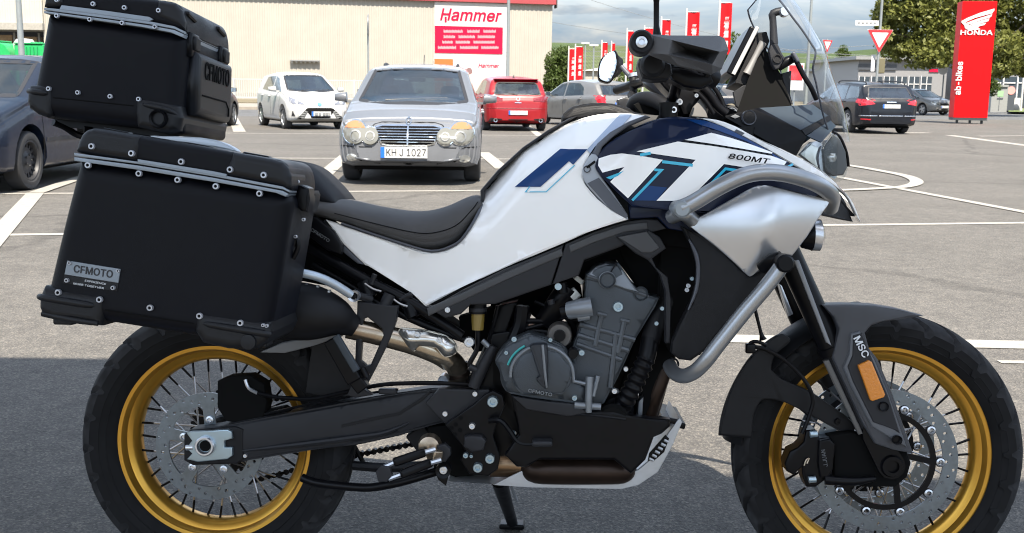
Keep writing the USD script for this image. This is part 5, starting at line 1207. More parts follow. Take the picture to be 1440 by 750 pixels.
m_screen = pane_mat('screen_acrylic', (0.90, 0.92, 0.94), 1.55)
m_mirr = mat('mirror_glass', (0.80, 0.85, 0.9), 0.16, 1.0)
m_print = mat('white_print', (0.62, 0.64, 0.66), 0.5)
m_gprint = mat('grey_print', (0.10, 0.105, 0.11), 0.5)
m_fluid = mat('brake_fluid', (0.20, 0.14, 0.03), 0.15, coat=0.5)

bike = thing('motorcycle', 'white and navy adventure motorcycle with gold spoked wheels parked side on', 'motorcycle', MB)
def part(name, m, mt, parent=None, smooth=38, label=None, kind=None): return obj(name, m, mt, parent or bike, smooth, label, kind=kind)

# ---- wheels
def tyre_mesh(R, hw, rb, seed, n=300):
    prof = [(rb, -hw * 0.72), (rb + 0.006, -hw * 0.82), (rb + (R - rb) * 0.2, -hw * 0.90), (rb + (R - rb) * 0.22, -hw * 0.93), (rb + (R - rb) * 0.24, -hw * 0.915), (rb + (R - rb) * 0.38, -hw * 0.97), (rb + (R - rb) * 0.40, -hw * 0.995), (rb + (R - rb) * 0.42, -hw * 0.98), (rb + (R - rb) * 0.62, -hw), (R - 0.022, -hw * 0.93)]
    prof += [(R - 0.018 * (abs(s) ** 2.3), s * hw * 0.88) for s in np.linspace(-1, 1, 25)]
    prof += [(r, -y) for r, y in prof[:10][::-1]]
    P = np.array(prof); k = len(P); th = np.arange(n) * 2 * PI / n; s = P[:, 1] / hw
    rr = np.repeat(P[None, :, 0], n, 0).copy()
    ph = (th[:, None] * 26 / (2 * PI) + 0.9 * np.abs(s)[None, :] + (s[None, :] > 0) * 0.5) % 1.0
    tread = (P[None, :, 0] > R - 0.052)
    groove = ((ph < 0.2) & (np.abs(s)[None, :] > 0.16)) | ((np.abs(np.abs(s)[None, :] - 0.18 - 0.05 * np.sin(th[:, None] * 26)) < 0.035) & (ph < 0.75))
    rr = rr - 0.011 * (groove & tread)
    v = np.stack([rr * np.cos(th)[:, None], np.repeat(P[None, :, 1], n, 0), rr * np.sin(th)[:, None]], -1).reshape(-1, 3)
    i, j = np.meshgrid(np.arange(n), np.arange(k - 1), indexing='ij'); a, b = (i * k + j).ravel(), (((i + 1) % n) * k + j).ravel()
    f = np.vstack([np.c_[a, b, b + 1], np.c_[a, b + 1, a + 1]]); tr_ = P[(np.minimum(f[:, 0] % k, f[:, 1] % k)), 0] > R - 0.036
    return trimesh.Trimesh(v, f[~tr_], process=False), trimesh.Trimesh(v, f[tr_], process=False)
def spoked_wheel(cx, cz, R, hw, rflange, rwell, rimw, hub_r, label):
    M = tr(cx, 0, cz)
    ty, td = tyre_mesh(R, hw, rflange - 0.004, 3); ty.apply_transform(M); td.apply_transform(M)
    ty.remove_unreferenced_vertices(); td.remove_unreferenced_vertices()
    t = part('tyre', ty, m_tyreb, smooth=40, label=label)
    part('tread', td, m_tread, t, smooth=30)
    hwr = rimw
    q = [(rflange, -hwr), (rflange + 0.004, -hwr - 0.004), (rflange, -hwr - 0.007), (rflange - 0.012, -hwr - 0.005), (rflange - 0.016, -hwr + 0.001), (rflange - 0.019, -hwr * 0.72), (rwell + 0.012, -hwr * 0.62), (rwell + 0.004, -hwr * 0.45), (rwell, -hwr * 0.2)]
    prof = q + [(r, -y) for r, y in q[::-1]] + [(rflange - 0.006, hwr * 0.8), (rwell + 0.014, hwr * 0.4), (rwell + 0.014, -hwr * 0.4), (rflange - 0.006, -hwr * 0.8)]
    part('rim', lathe(prof, 120, True, M), m_gold, t, smooth=35)
    part('hub', lathe([(0.012, -0.075), (0.03, -0.075), (0.034, -0.05), (hub_r, -0.045), (hub_r + 0.004, -0.038), (hub_r, -0.03), (hub_r * 0.62, -0.022), (hub_r * 0.55, 0), (hub_r * 0.62, 0.022), (hub_r, 0.03), (hub_r + 0.004, 0.038), (hub_r, 0.045), (0.034, 0.05), (0.03, 0.075), (0.012, 0.075)], 40, M=M), m_blkgl, t)
    n = 36
    for i in range(n):
        side = -1 if i % 2 else 1; lead = 1 if (i // 2) % 2 else -1
        a = 2 * PI * i / n; b = a + lead * 0.72
        p0 = np.array([cx + hub_r * math.cos(b), side * 0.038, cz + hub_r * math.sin(b)]); p1 = np.array([cx + rwell * math.cos(a), side * 0.006, cz + rwell * math.sin(a)])
        d = p1 - p0
        part('spoke', tube([p0, p0 + d * 0.985], 0.0021, 6, caps=False), m_spoke, t)
        part('spoke_nipple', tube([p0 + d * 0.80, p0 + d * 0.83, p1], [0.0021, 0.0026, 0.0028], 7), m_blkgl, t)
    return t, M
def disc_poly(R, rin, holes_n, rows, rh, arms=0, rc=0.03, armw=0.022):
    d = Point(0, 0).buffer(R, 48).difference(Point(0, 0).buffer(rin, 40))
    for k in range(arms):
        a = 2 * PI * k / arms + 0.35
        arm = LineString([(rc * 0.6 * math.cos(a - 0.25), rc * 0.6 * math.sin(a - 0.25)), ((rin + 0.006) * math.cos(a), (rin + 0.006) * math.sin(a))]).buffer(armw / 2)
        d = d.union(arm)
    if arms: d = d.buffer(-0.006).buffer(0.012).buffer(-0.006); d = d.intersection(Point(0, 0).buffer(R, 48)).difference(Point(0, 0).buffer(rc * 0.6))
    for k in range(holes_n):
        for j, rr in enumerate(rows):
            a = 2 * PI * (k + [0, 0.33, 0.66][j % 3]) / holes_n
            d = d.difference(Point(rr * math.cos(a), rr * math.sin(a)).buffer(rh, 3))
    return d
CRX, CRZ, CFX, CFZ = -0.765, 0.321, 0.765, 0.330
rw_, M = spoked_wheel(CRX, CRZ, 0.321, 0.075, 0.231, 0.190, 0.047, 0.045, 'wide rear tyre on a gold spoked rim')
part('brake_disc', extrude(disc_poly(0.124, 0.094, 14, (0.101, 0.1095, 0.118), 0.0038, 5, 0.042, 0.026), -0.086, -0.081, M), m_steel, rw_, smooth=False)
for k in range(5):
    a = 2 * PI * k / 5 + 0.28
    part('disc_bolt', lathe([(0.009, 0.004), (0.009, -0.004), (0.005, -0.005), (0.004, -0.001), (0, -0.001)], 12, M=M @ tr(0.062 * math.cos(a), -0.087, 0.062 * math.sin(a))), m_boltm, rw_)
part('sprocket', extrude(unary_union([Point(0, 0).buffer(0.098, 40)] + [Point(0.1 * math.cos(k * 2 * PI / 42), 0.1 * math.sin(k * 2 * PI / 42)).buffer(0.0045, 4) for k in range(42)]).difference(Point(0, 0).buffer(0.07, 30)), 0.088, 0.095, M), m_blkgl, rw_, smooth=False)
fw_, M = spoked_wheel(CFX, CFZ, 0.329, 0.056, 0.2545, 0.214, 0.030, 0.045, 'narrower front tyre on a gold spoked rim')
for sg in (-1, 1):
    y0 = sg * 0.076
    part('brake_disc', extrude(disc_poly(0.161, 0.128, 18, (0.135, 0.1445, 0.153), 0.0038), y0 - 0.0025, y0 + 0.0025, M), m_steel, fw_, smooth=False)
    car = Point(0, 0).buffer(0.112, 40).difference(Point(0, 0).buffer(0.100, 36)).union(Point(0, 0).buffer(0.05, 24))
    for k in range(10):
        a = k * 2 * PI / 10
        car = car.union(Point(0.121 * math.cos(a), 0.121 * math.sin(a)).buffer(0.011, 8))
        if k % 2 == 0: car = car.union(LineString([(0.04 * math.cos(a + 0.35), 0.04 * math.sin(a + 0.35)), (0.106 * math.cos(a), 0.106 * math.sin(a))]).buffer(0.0065))
    car = car.buffer(-0.003).buffer(0.003).difference(Point(0, 0).buffer(0.022))
    part('disc_carrier', extrude(car, y0 - 0.004, y0 + 0.003, M), m_blkgl, fw_, smooth=False)
    for k in range(10):
        a = k * 2 * PI / 10
        part('disc_rivet', lathe([(0.0095, 0.004), (0.0095, -0.006), (0.006, -0.0075), (0.005, -0.004), (0, -0.004)], 14, M=M @ tr(0.1215 * math.cos(a), y0, 0.1215 * math.sin(a))), m_boltm, fw_)
part('sensor_ring', extrude(Point(0, 0).buffer(0.062, 30).difference(Point(0, 0).buffer(0.048, 30)), -0.071, -0.069, M), m_boltm, fw_, smooth=False)

# ---- chain, swingarm and rear end
ch = []
def chain_run(pts):
    p = catmull(np.array([B3(*q, -0.09) for q in pts]), 8); s = np.r_[0, np.cumsum(np.linalg.norm(np.diff(p, axis=0), axis=1))]
    for k, t in enumerate(np.arange(0, s[-1], 0.0159)):
        c = [np.interp(t, s, p[:, i]) for i in range(3)]
        c2 = [np.interp(min(t + 0.0159, s[-1]), s, p[:, i]) for i in range(3)]
        ch.append(lathe([(0, -0.009), (0.0075, -0.009), (0.0075, 0.009), (0, 0.009)], 8, M=tr(*c)))
        if c2 != c: ch.append(tube([np.array(c) + [0, -0.006 * (k % 2), 0], np.array(c2) + [0, -0.006 * (k % 2), 0]], 0.0045, 6))
chain_run([(300, 690), (350, 677), (400, 664), (450, 651), (500, 640), (545, 631), (590, 622), (640, 612)]); chain_run([(300, 560), (400, 560), (520, 565), (640, 572)])
part('chain', cat_(ch), m_blkgl, kind='stuff')
part('chain_guard', tube([B3(495, 622, -0.08), B3(505, 640, -0.08), B3(512, 655, -0.08), B3(500, 652, -0.08)], 0.006, 8, 3), m_blk)
sw = [(258, 612), (268, 604), (300, 601), (345, 592), (400, 582), (480, 566), (540, 556), (603, 547), (665, 545), (698, 552), (702, 572), (672, 584), (640, 590), (613, 597), (560, 614), (500, 627), (430, 635), (367, 645), (333, 652), (270, 653), (258, 648)]
S = part('swingarm', plate(Pg(sw, 0.125), 0.125, 0.05, 0.009, 0.02, 0.006, 0.03), m_dgrey)
part('swingarm', plate(Pg(sw, -0.08), -0.08, 0.05, 0.006), m_dgrey, label='far arm of the swingarm')
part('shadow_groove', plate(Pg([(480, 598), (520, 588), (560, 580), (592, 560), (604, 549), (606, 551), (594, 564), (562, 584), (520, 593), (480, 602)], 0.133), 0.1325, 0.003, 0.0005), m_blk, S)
part('lower_ridge', tube([B3(342, 634, 0.13), B3(430, 624, 0.135), B3(500, 615, 0.135), B3(540, 609, 0.134), B3(575, 595, 0.132)], [0.003, 0.006, 0.006, 0.005, 0.002], 8, 5), m_dgrey, S)
ax = Pg([(262, 609), (268, 607), (295, 606), (320, 604), (326, 607), (327, 617), (316, 620), (316, 629), (327, 629), (327, 641), (320, 646), (278, 650), (263, 646), (270, 638), (262, 630), (270, 620)], 0.14)
A_ = part('axle_block', plate(ax, 0.142, 0.03, 0.003), m_boltb, S)
c = B3(289, 627, 0.142)
part('axle_nut', lathe([(0.0225, 0.002), (0.0225, -0.008), (0.020, -0.011), (0.0165, -0.011), (0.0145, -0.006), (0.0125, 0.03), (0, 0.03)], 30, M=tr(*c)), m_boltm, S)
part('axle_hole', lathe([(0.0125, -0.0035), (0, -0.0035)], 20, M=tr(*c)), m_under, S)
part('adjuster_bolt', tube([B3(262, 630, 0.137), B3(272, 629, 0.137)], 0.007, 10), m_boltm, S)
part('arm_end', plate(Pg([(258, 612), (268, 605), (330, 600), (342, 604), (342, 646), (333, 653), (270, 655), (258, 648)], 0.1335), 0.1335, 0.02, 0.005), m_blk, S)
for k, (px, py, r, mt) in enumerate([(345, 641, 3, m_boltm), (668, 554, 4, m_boltm), (626, 582, 4, m_boltm)]): part('bolt', bolt(px, py, 0.15 if k else 0.133, r), mt)
part('pivot_cover', plate(Pg([(598, 567), (617, 547), (687, 548), (690, 553), (640, 588), (627, 597), (622, 593)], 0.145), 0.145, 0.03, 0.004), m_dgrey)
# rear caliper, hose, hugger
RC = part('rear_caliper', [plate(Pg([(306, 536), (320, 530), (352, 528), (372, 540), (376, 566), (372, 588), (340, 597), (318, 592), (306, 574)], 0.11), 0.115, 0.05, 0.006), plate(Pg([(338, 585), (400, 572), (420, 585), (370, 600), (340, 600)], 0.1), 0.105, 0.03, 0.004)], m_under)
part('hose_fitting', tube([B3(345, 534, 0.118), B3(350, 546, 0.12), B3(362, 553, 0.12)], 0.0042, 8, 4), m_boltm, RC)
part('rear_brake_hose', tube([B3(362, 553, 0.12), B3(392, 559, 0.12), B3(440, 561, 0.13), B3(480, 553, 0.14), B3(540, 541, 0.14), B3(610, 539, 0.14), B3(662, 541, 0.13)], 0.0048, 8, 5), m_blkgl)
part('sensor_wire', tube([B3(372, 583, 0.12), B3(420, 572, 0.13), B3(480, 560, 0.142), B3(520, 553, 0.142), B3(560, 548, 0.142)], 0.003, 6, 4), m_blkgl)
part('hose_clip', box(*(lambda c: (c[0] - 0.02, c[0] + 0.02, c[1] - 0.004, c[1] + 0.02, c[2] - 0.006, c[2] + 0.006))(B3(545, 551, 0.145)), None, 0.003), m_dgrey)
def arc_shell(cx, cz, r0, r1, a0, a1, hw, th, n=26, m=9, taper=None, crown=0.018):
    V = []
    for i in range(n + 1):
        t = i / n; a = math.radians(a0 + (a1 - a0) * t); r = r0 + (r1 - r0) * t; h = hw * (taper(t) if taper else 1)
        for s in np.linspace(-1, 1, m):
            rr = r - crown * abs(s) ** 2.5; V.append((cx + rr * math.cos(a), s * h, cz + rr * math.sin(a)))
    V = np.array(V); k = m; i, j = np.meshgrid(np.arange(n), np.arange(m - 1), indexing='ij'); a = (i * k + j).ravel(); f = np.vstack([np.c_[a, a + k, a + k + 1], np.c_[a, a + k + 1, a + 1]])
    mm = trimesh.Trimesh(V, f, process=False); nn = mm.vertex_normals; c = V - [cx, 0, cz]; sgn = np.sign((nn * c).sum()); V2 = V - nn * sgn * th
    e = np.sort(np.vstack([f[:, [0, 1]], f[:, [1, 2]], f[:, [2, 0]]]), 1); u, cn = np.unique(e, axis=0, return_counts=True); b = u[cn == 1]; N = len(V)
    ff = np.vstack([f if sgn > 0 else f[:, ::-1], (f[:, ::-1] if sgn > 0 else f) + N, np.c_[b[:, 0], b[:, 1], b[:, 1] + N], np.c_[b[:, 0], b[:, 1] + N, b[:, 0] + N]])
    return trimesh.Trimesh(np.vstack([V, V2]), ff, process=False)
part('hugger', arc_shell(CRX, CRZ, 0.345, 0.352, 100, 8, 0.085, 0.004), m_blk, smooth=50)
part('hugger_side', plate(Pg([(440, 480), (470, 470), (496, 500), (520, 545), (470, 560), (430, 552)], 0.085), 0.088, 0.004, 0.001), m_blk)
part('tail_panel', plate(Pg([(365, 496), (395, 483), (440, 474), (483, 466), (480, 474), (440, 487), (400, 497)], 0.10), 0.10, 0.02, 0.003), mat('tail_grey', (0.16, 0.165, 0.17), 0.5))
# rear subframe, tubes, peg bracket
FR = part('subframe_tube', tube([B3(430, 345, 0.13), B3(470, 368, 0.135), B3(520, 396, 0.14), B3(580, 427, 0.145), B3(650, 473, 0.15)], 0.0115, 12, 5), m_blkgl)
part('subframe_lower_tube', tube([B3(440, 372, 0.12), B3(500, 406, 0.125), B3(535, 428, 0.13), B3(600, 458, 0.135), B3(655, 478, 0.14)], 0.0085, 10, 5), m_blkgl)
part('subframe_bolt', bolt(660, 481, 0.165, 7.5, 0.008), m_boltm)
for a, b in [((512, 396), (520, 418)), ((574, 426), (582, 446))]: part('frame_collar', tube([B3(*a, 0.14), B3(*b, 0.145)], 0.017, 12), m_blkgl, FR)
for p, q in [((522, 400), (527, 386)), ((562, 421), (579, 414))]: part('frame_stud', tube([B3(*p, 0.15), B3(*q, 0.15)], 0.006, 8), m_dgrey, FR)
for a, b in [((513, 399), (536, 410)), ((552, 420), (573, 431))]: part('wire_clip', tube([B3(*a, 0.158), B3((a[0] + b[0]) / 2, (a[1] + b[1]) / 2 + 2, 0.16), B3(*b, 0.158)], 0.0028, 6, 3), m_spoke, FR)
part('inner_fender', plate(Pg([(395, 330), (440, 300), (520, 372), (600, 432), (650, 470), (600, 462), (500, 410), (420, 395), (395, 380)], 0.09), 0.09, 0.14, 0.006), m_under)
rk = part('pannier_rack', tube([B3(380, 382, 0.25), B3(415, 383, 0.25), B3(445, 389, 0.24), B3(470, 400, 0.22), B3(494, 415, 0.2)], 0.0095, 12, 5), mat('rack_silver', (0.46, 0.52, 0.57), 0.36, 0.6))
c = B3(498, 416.5, 0.2); part('rack_eye', lathe([(0.008, -0.004), (0.0125, -0.006), (0.0125, 0.012), (0.008, 0.012)], 20, M=tr(*c)), m_boltm, rk); part('rack_bolt', bolt(498, 416.5, 0.2, 4.5, 0.002), m_blkgl, rk)
part('rack_gusset', plate(Pg([(402, 384), (418, 390), (404, 400)], 0.245), 0.245, 0.006, 0.001), '/World/Looks/rack_silver', rk)
part('rack_stub', tube([B3(503, 416, 0.18), B3(522, 421, 0.16)], 0.009, 10), m_dgrey, rk)
br = Pg([(502, 424), (530, 428), (560, 431), (557, 452), (548, 478), (527, 520), (512, 548), (500, 552), (495, 540), (499, 505), (501, 465)], 0.18, 0, [[(511, 449), (517, 447), (537, 463), (539, 472), (521, 513), (515, 515), (507, 508)]])
PB = part('passenger_peg_bracket', plate(br, 0.18, 0.02, 0.004), m_dgrey)
part('frame_mount', tube([B3(548, 414, 0.16), B3(540, 432, 0.165)], 0.013, 10), m_dgrey, PB)
part('bracket_leg', plate(Pg([(495, 540), (512, 548), (524, 556), (500, 560), (488, 556)], 0.178), 0.178, 0.02, 0.003), m_dgrey, PB)
a, b = B3(466, 476, 0.215), B3(500, 536, 0.215)
def obar(a, b, w, h, bev=0.004):
    d = b - a; l = np.linalg.norm(d); x = d / l; y = np.array([0, 1.0, 0]); y = y - x * (x @ y); y /= np.linalg.norm(y); z = np.cross(x, y); M = np.eye(4); M[:3, 0], M[:3, 1], M[:3, 2], M[:3, 3] = x, y, z, a
    return box(0, l, -w / 2, w / 2, -h / 2, h / 2, M, bev)
part('passenger_peg', [obar(a, b, 0.03, 0.034)], m_blkgl, PB); part('peg_rubber', obar(B3(472, 472, 0.232), B3(502, 522, 0.232), 0.012, 0.016, 0.003), mat('peg_rubber_blue', (0.03, 0.04, 0.05), 0.6), PB)
part('peg_joint', [obar(B3(498, 530, 0.205), B3(512, 548, 0.205), 0.03, 0.03), tube([B3(509, 518, 0.215), B3(516, 530, 0.215)], 0.008, 10)], m_blkgl, PB)
# silencer, pipe, shield
can = [B3(330, 440, 0.2), B3(400, 437, 0.2), B3(440, 440, 0.2), B3(470, 446, 0.195), B3(490, 455, 0.185), B3(500, 460, 0.18)]
part('silencer', tube(can, [0.062, 0.064, 0.06, 0.045, 0.028, 0.022], 28, 5), m_blk, smooth=50)
for p in [(431, 401), (447, 403), (463, 410)]: part('silencer_bolt', bolt(*p, 0.21, 2.2), m_boltm)
ep = part('exhaust_pipe', tube([B3(488, 462, 0.17), B3(530, 470, 0.155), B3(580, 483, 0.14), B3(615, 496, 0.125), B3(632, 508, 0.11)], [0.022, 0.024, 0.025, 0.026, 0.024], 24, 6), m_pipe, smooth=60)
part('exhaust_bend', tube([B3(628, 503, 0.11), B3(640, 513, 0.09), B3(646, 530, 0.07), B3(642, 552, 0.04), B3(640, 590, 0.0)], 0.024, 22, 6), m_pipe, smooth=60)
for p, q in [((634, 522), (652, 510)), ((632, 532), (654, 521))]:
    part('pipe_clamp', lathe([(0.022, -0.006), (0.027, -0.006), (0.0275, 0), (0.027, 0.006), (0.022, 0.006)], 24, M=tr(*B3(645, (p[1] + q[1]) / 2, 0.075)) @ rotx(PI / 2) @ rotz(0.3)), m_brown, ep)
part('clamp_bolt', lathe([(0.011, -0.02), (0.011, 0.02), (0, 0.02)], 12, M=tr(*B3(624, 533, 0.12))), m_boltm, ep)
wsh = lambda u, v: 0.175 + 0 * u
sh_ = Z(440, 440, 6, [(712, 165), (730, 140), (765, 130), (1000, 158), (1130, 200), (1190, 250), (1215, 300), (1205, 350), (1130, 380), (1085, 360), (1055, 318), (1020, 295), (900, 288), (860, 330), (800, 300), (725, 205)])
HS = part('heat_shield', plate(Pg(sh_, 0.163, 3), 0.160, 0.012, 0.003, 0.012, 0.022, 0.022), m_shield, smooth=60)
for p in [(587, 470), (618, 478)]: part('shield_bolt', bolt(*p, 0.182, 4.2, 0.005), m_boltm, HS)

# ---- engine
m_rib = mat('engine_rib_grey', (0.075, 0.084, 0.093), 0.38, 0.4, var=0.1, vscale=14, bump=0.25, bscale=800)
blk = [(824, 386), (828, 383), (838, 374), (852, 369.5), (863, 372), (868, 370), (871, 371), (892, 402), (901, 410), (913, 416), (928, 418), (922, 432), (893, 479), (880, 508), (869, 532), (850, 568), (838, 574), (742, 558), (735, 520), (760, 480), (800, 500), (812, 470), (822, 440), (823, 410)]
EN = part('engine', plate(Pg(blk, 0.17), 0.17, 0.33, 0.007, 0.02, 0.006, 0.03), m_eng, label='grey engine with ribbed cylinder block')
for a, b, r in [((815, 456), (893, 478), 0.0052), ((812, 471), (884, 493), 0.0052), ((811, 484), (874, 506), 0.0048), ((826, 388), (912, 417), 0.0035), ((825, 391.5), (895, 410), 0.0022)]:
    part('block_rib', tube([B3(*a, 0.1745), B3(*b, 0.1745)], r * 1.15, 8), m_rib if r > 0.003 else m_eng, EN)
for a, b in [((846, 442), (837, 486)), ((878, 451), (869, 496)), ((866, 470), (858, 545))]:
    part('block_rib', [tube([B3(*a, 0.175), B3(*b, 0.175)], 0.0066, 8), tube([B3(a[0] - 6, a[1] - 1, 0.175), B3(a[0] + 7, a[1] + 2, 0.175)], 0.006, 8)], m_rib, EN)
vh = L(860, 400, 0.176)[1]
part('head_cover', plate(Pg([(826, 388), (832, 381), (839, 375), (852, 370.5), (863, 373), (868, 371), (871, 373), (891, 403), (899, 411), (880, 406), (850, 396)], 0.176), lambda u, v: 0.179 - 0.30 * np.clip(v - vh, -0.03, 0.1), 0.02, 0.003, 0.008), m_engl, EN)
part('cap_ring', lathe([(0.0165 + 0.0022 * math.cos(t), 0.0022 * math.sin(t)) for t in np.arange(8) * PI / 4], 30, True, tr(*B3(854, 394, 0.187))), m_engl, EN)
part('cover_sensor', lathe([(0, -0.012), (0.010, -0.012), (0.011, -0.006), (0.011, 0.02), (0, 0.02)], 16, M=tr(*B3(806, 497, 0.2))), m_blkgl, EN)
part('cam_cap', lathe([(0.0175, 0.003), (0.0175, -0.006), (0.0150, -0.008), (0.0138, -0.003), (0, -0.003)], 30, M=tr(*B3(854, 394, 0.184))), m_eng, EN)
part('cam_cap', lathe([(0.0155, 0.003), (0.0155, -0.006), (0.0130, -0.008), (0.0118, -0.003), (0, -0.003)], 30, M=tr(*B3(901, 413, 0.172))), m_eng, EN)
part('head_bolt', bolt(869, 431.5, 0.178, 7.5, 0.008), m_boltb, EN)
part('head_seam', tube([B3(858, 384, 0.177), B3(866, 371, 0.176)], 0.0016, 6), m_blkgl, EN)
cs = Z(620, 460, 6, [(455, 290), (500, 200), (580, 125), (680, 80), (745, 55), (800, 70), (900, 100), (1000, 140), (1055, 190), (1100, 280), (1125, 445), (1215, 478), (1245, 560), (1190, 650), (900, 620), (590, 570), (510, 480), (495, 380)])
CC = part('clutch_cover', plate(Pg(cs, 0.20, 3), 0.20, 0.06, 0.008, 0.015, 0.006, 0.03), m_eng, label='rounded clutch cover of the engine')
cen = (762, 527)
disc = [(cen[0] + 42.5 * math.cos(a), cen[1] + 38.5 * math.sin(a)) for a in np.radians(np.arange(0, 360, 10))]
disc = [(x, min(y, 556)) for x, y in disc]
part('cover_disc', plate(Pg(disc, 0.222), 0.222, 0.03, 0.006, 0.012, 0.003, 0.02), m_eng, CC)
part('cover_rim', tube([B3(cen[0] + 44 * math.cos(a), cen[1] + 40 * math.sin(a), 0.216) for a in np.radians(np.arange(175, 365, 10))] + [B3(807, 536, 0.216), B3(823, 540, 0.214)], 0.0042, 8), m_engl, CC)
fin = Z(620, 460, 6, [(748, 165), (775, 148), (860, 140), (900, 150), (906, 300), (903, 505), (880, 528), (850, 500), (810, 460), (806, 430), (830, 415)])
part('cover_fin', plate(Pg(fin, 0.236), 0.238, 0.024, 0.007), mat('fin_dark', (0.022, 0.025, 0.03), 0.4, 0.3, bump=0.3, bscale=700), CC)
part('fin_ridge', tube([B3(763, 485, 0.241), B3(767, 530, 0.241), B3(769, 545, 0.238)], [0.003, 0.003, 0.002], 8), m_engl, CC)
def label_text(s, p0, p1, hpx, w, mt, parent=None, bold=True, slant=0.0, up=(0, 0, 1), depth=0.0012, name='lettering'):
    a, b = B3(*p0, w), B3(*p1, w); d = b - a
    h = hpx / 1500 * 2.2
    return part(name, place_text(s, a + np.array([0, -0.0005, 0]), d, up, h, np.linalg.norm(d), bold, depth, slant), mt, parent, smooth=False)
label_text('CFMOTO', (742, 551), (776, 557.5), 4.6, 0.2255, m_engl, CC)
arc = [B3(cen[0] + 50 * math.cos(a), cen[1] + 46 * math.sin(a), 0.2075) for a in np.radians(np.arange(197, 243, 4))]
part('cover_label', tube(arc, 0.0026, 6), mat('label_teal', (0.05, 0.38, 0.36), 0.4), CC)
for p, r in [((723, 477), 4), ((818, 496), 4.2), ((808, 559.5), 4), ((712, 496), 3), ((774, 478), 3)]: part('cover_bolt', bolt(*p, 0.206, r, 0.006), m_boltb, CC)
WP = part('thermostat', [tube([B3(800, 437, 0.19), B3(815, 434, 0.2), B3(832, 431, 0.2)], [0.019, 0.021, 0.021], 18), tube([B3(812, 447, 0.2), B3(829, 444, 0.2)], 0.009, 10)], m_engl)
part('hose_stub', tube([B3(788, 440, 0.19), B3(802, 437, 0.19)], 0.013, 12), m_blkgl, WP)
part('starter_motor', lathe([(0, -0.03), (0.024, -0.03), (0.027, -0.025), (0.027, 0.03), (0, 0.03)], 26, M=tr(*B3(787, 470, 0.14))), mat('starter_grey', (0.12, 0.11, 0.10), 0.5, 0.3))
part('starter_boss', lathe([(0, -0.012), (0.012, -0.012), (0.013, 0), (0, 0)], 16, M=tr(*B3(787, 472, 0.172))), m_blkgl)
# throttle bodies, wires, hoses between tank and engine
part('throttle_body', [tube([B3(768, 452, 0.1), B3(784, 428, 0.12), B3(800, 404, 0.12)], 0.026, 16), tube([B3(790, 398, 0.14), B3(792, 412, 0.14)], 0.012, 12)], m_blkgl)
part('injector', tube([B3(776, 428, 0.16), B3(774, 422, 0.16)], 0.008, 10), m_dgrey); part('plug', lathe([(0, -0.008), (0.0075, -0.008), (0.008, 0), (0, 0)], 12, M=tr(*B3(785, 403, 0.165))), m_boltb)
for p, q in [((803, 418), (812, 410)), ((812, 396), (816, 391))]: part('connector', tube([B3(*p, 0.13), B3(*q, 0.13)], 0.013, 8), mat('connector_white', (0.6, 0.6, 0.55), 0.5) if p[0] == 803 else '/World/Looks/connector_white')
for pts, r in [([(735, 452), (760, 452), (790, 455)], 0.006), ([(722, 466), (750, 460), (785, 450), (800, 440)], 0.005), ([(752, 424), (770, 432), (795, 447), (815, 452)], 0.004), ([(735, 430), (732, 455), (722, 480)], 0.016), ([(700, 430), (690, 470), (672, 520), (660, 545)], 0.0045), ([(745, 440), (740, 465), (748, 478)], 0.004), ([(800, 448), (808, 462), (806, 480)], 0.005)]:
    part('cable', tube([B3(*p, 0.12) for p in pts], r, 8, 5), m_blkgl)
part('frame_spar', plate(Pg([(702, 430), (728, 424), (700, 500), (694, 545), (650, 548), (668, 515), (690, 465)], 0.1), 0.1, 0.2, 0.006), m_blkgl)
part('frame_lower_spar', plate(Pg([(690, 500), (715, 512), (720, 560), (735, 612), (740, 660), (700, 664), (680, 600), (675, 545)], 0.12), 0.12, 0.2, 0.006), m_blkgl)
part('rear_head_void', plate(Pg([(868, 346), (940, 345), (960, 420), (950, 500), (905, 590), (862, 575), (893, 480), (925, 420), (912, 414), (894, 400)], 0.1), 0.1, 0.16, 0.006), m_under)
part('gearbox_case', plate(Pg([(690, 470), (745, 462), (830, 470), (850, 560), (842, 590), (715, 580), (690, 540)], 0.12), 0.12, 0.2, 0.005), m_blkgl)
# master cylinder, reservoir
RS = part('brake_reservoir', tube([B3(672, 440, 0.15), B3(672, 464, 0.15)], [0.015, 0.013], 18), m_fluid); part('reservoir_cap', tube([B3(672, 428, 0.15), B3(672, 441, 0.15)], 0.0195, 18), m_blkgl, RS)
part('reservoir_band', tube([B3(672, 433, 0.1515), B3(672, 438, 0.1515)], 0.0198, 18), m_dgrey, RS)
part('master_cylinder', tube([B3(694, 487, 0.15), B3(686, 502, 0.15), B3(672, 530, 0.15), B3(666, 545, 0.15)], [0.010, 0.0125, 0.0135, 0.013], 14, 4), m_dgrey); part('push_rod', tube([B3(678, 479, 0.15), B3(690, 490, 0.15)], 0.006, 10), m_engl)
part('reservoir_hose', tube([B3(672, 464, 0.15), B3(671, 490, 0.15), B3(662, 508, 0.15), B3(660, 516, 0.15)], 0.0055, 8, 5), m_blkgl)
part('hose_joint', tube([B3(660, 516, 0.152), B3(672, 521, 0.152)], 0.008, 10), m_dgrey)
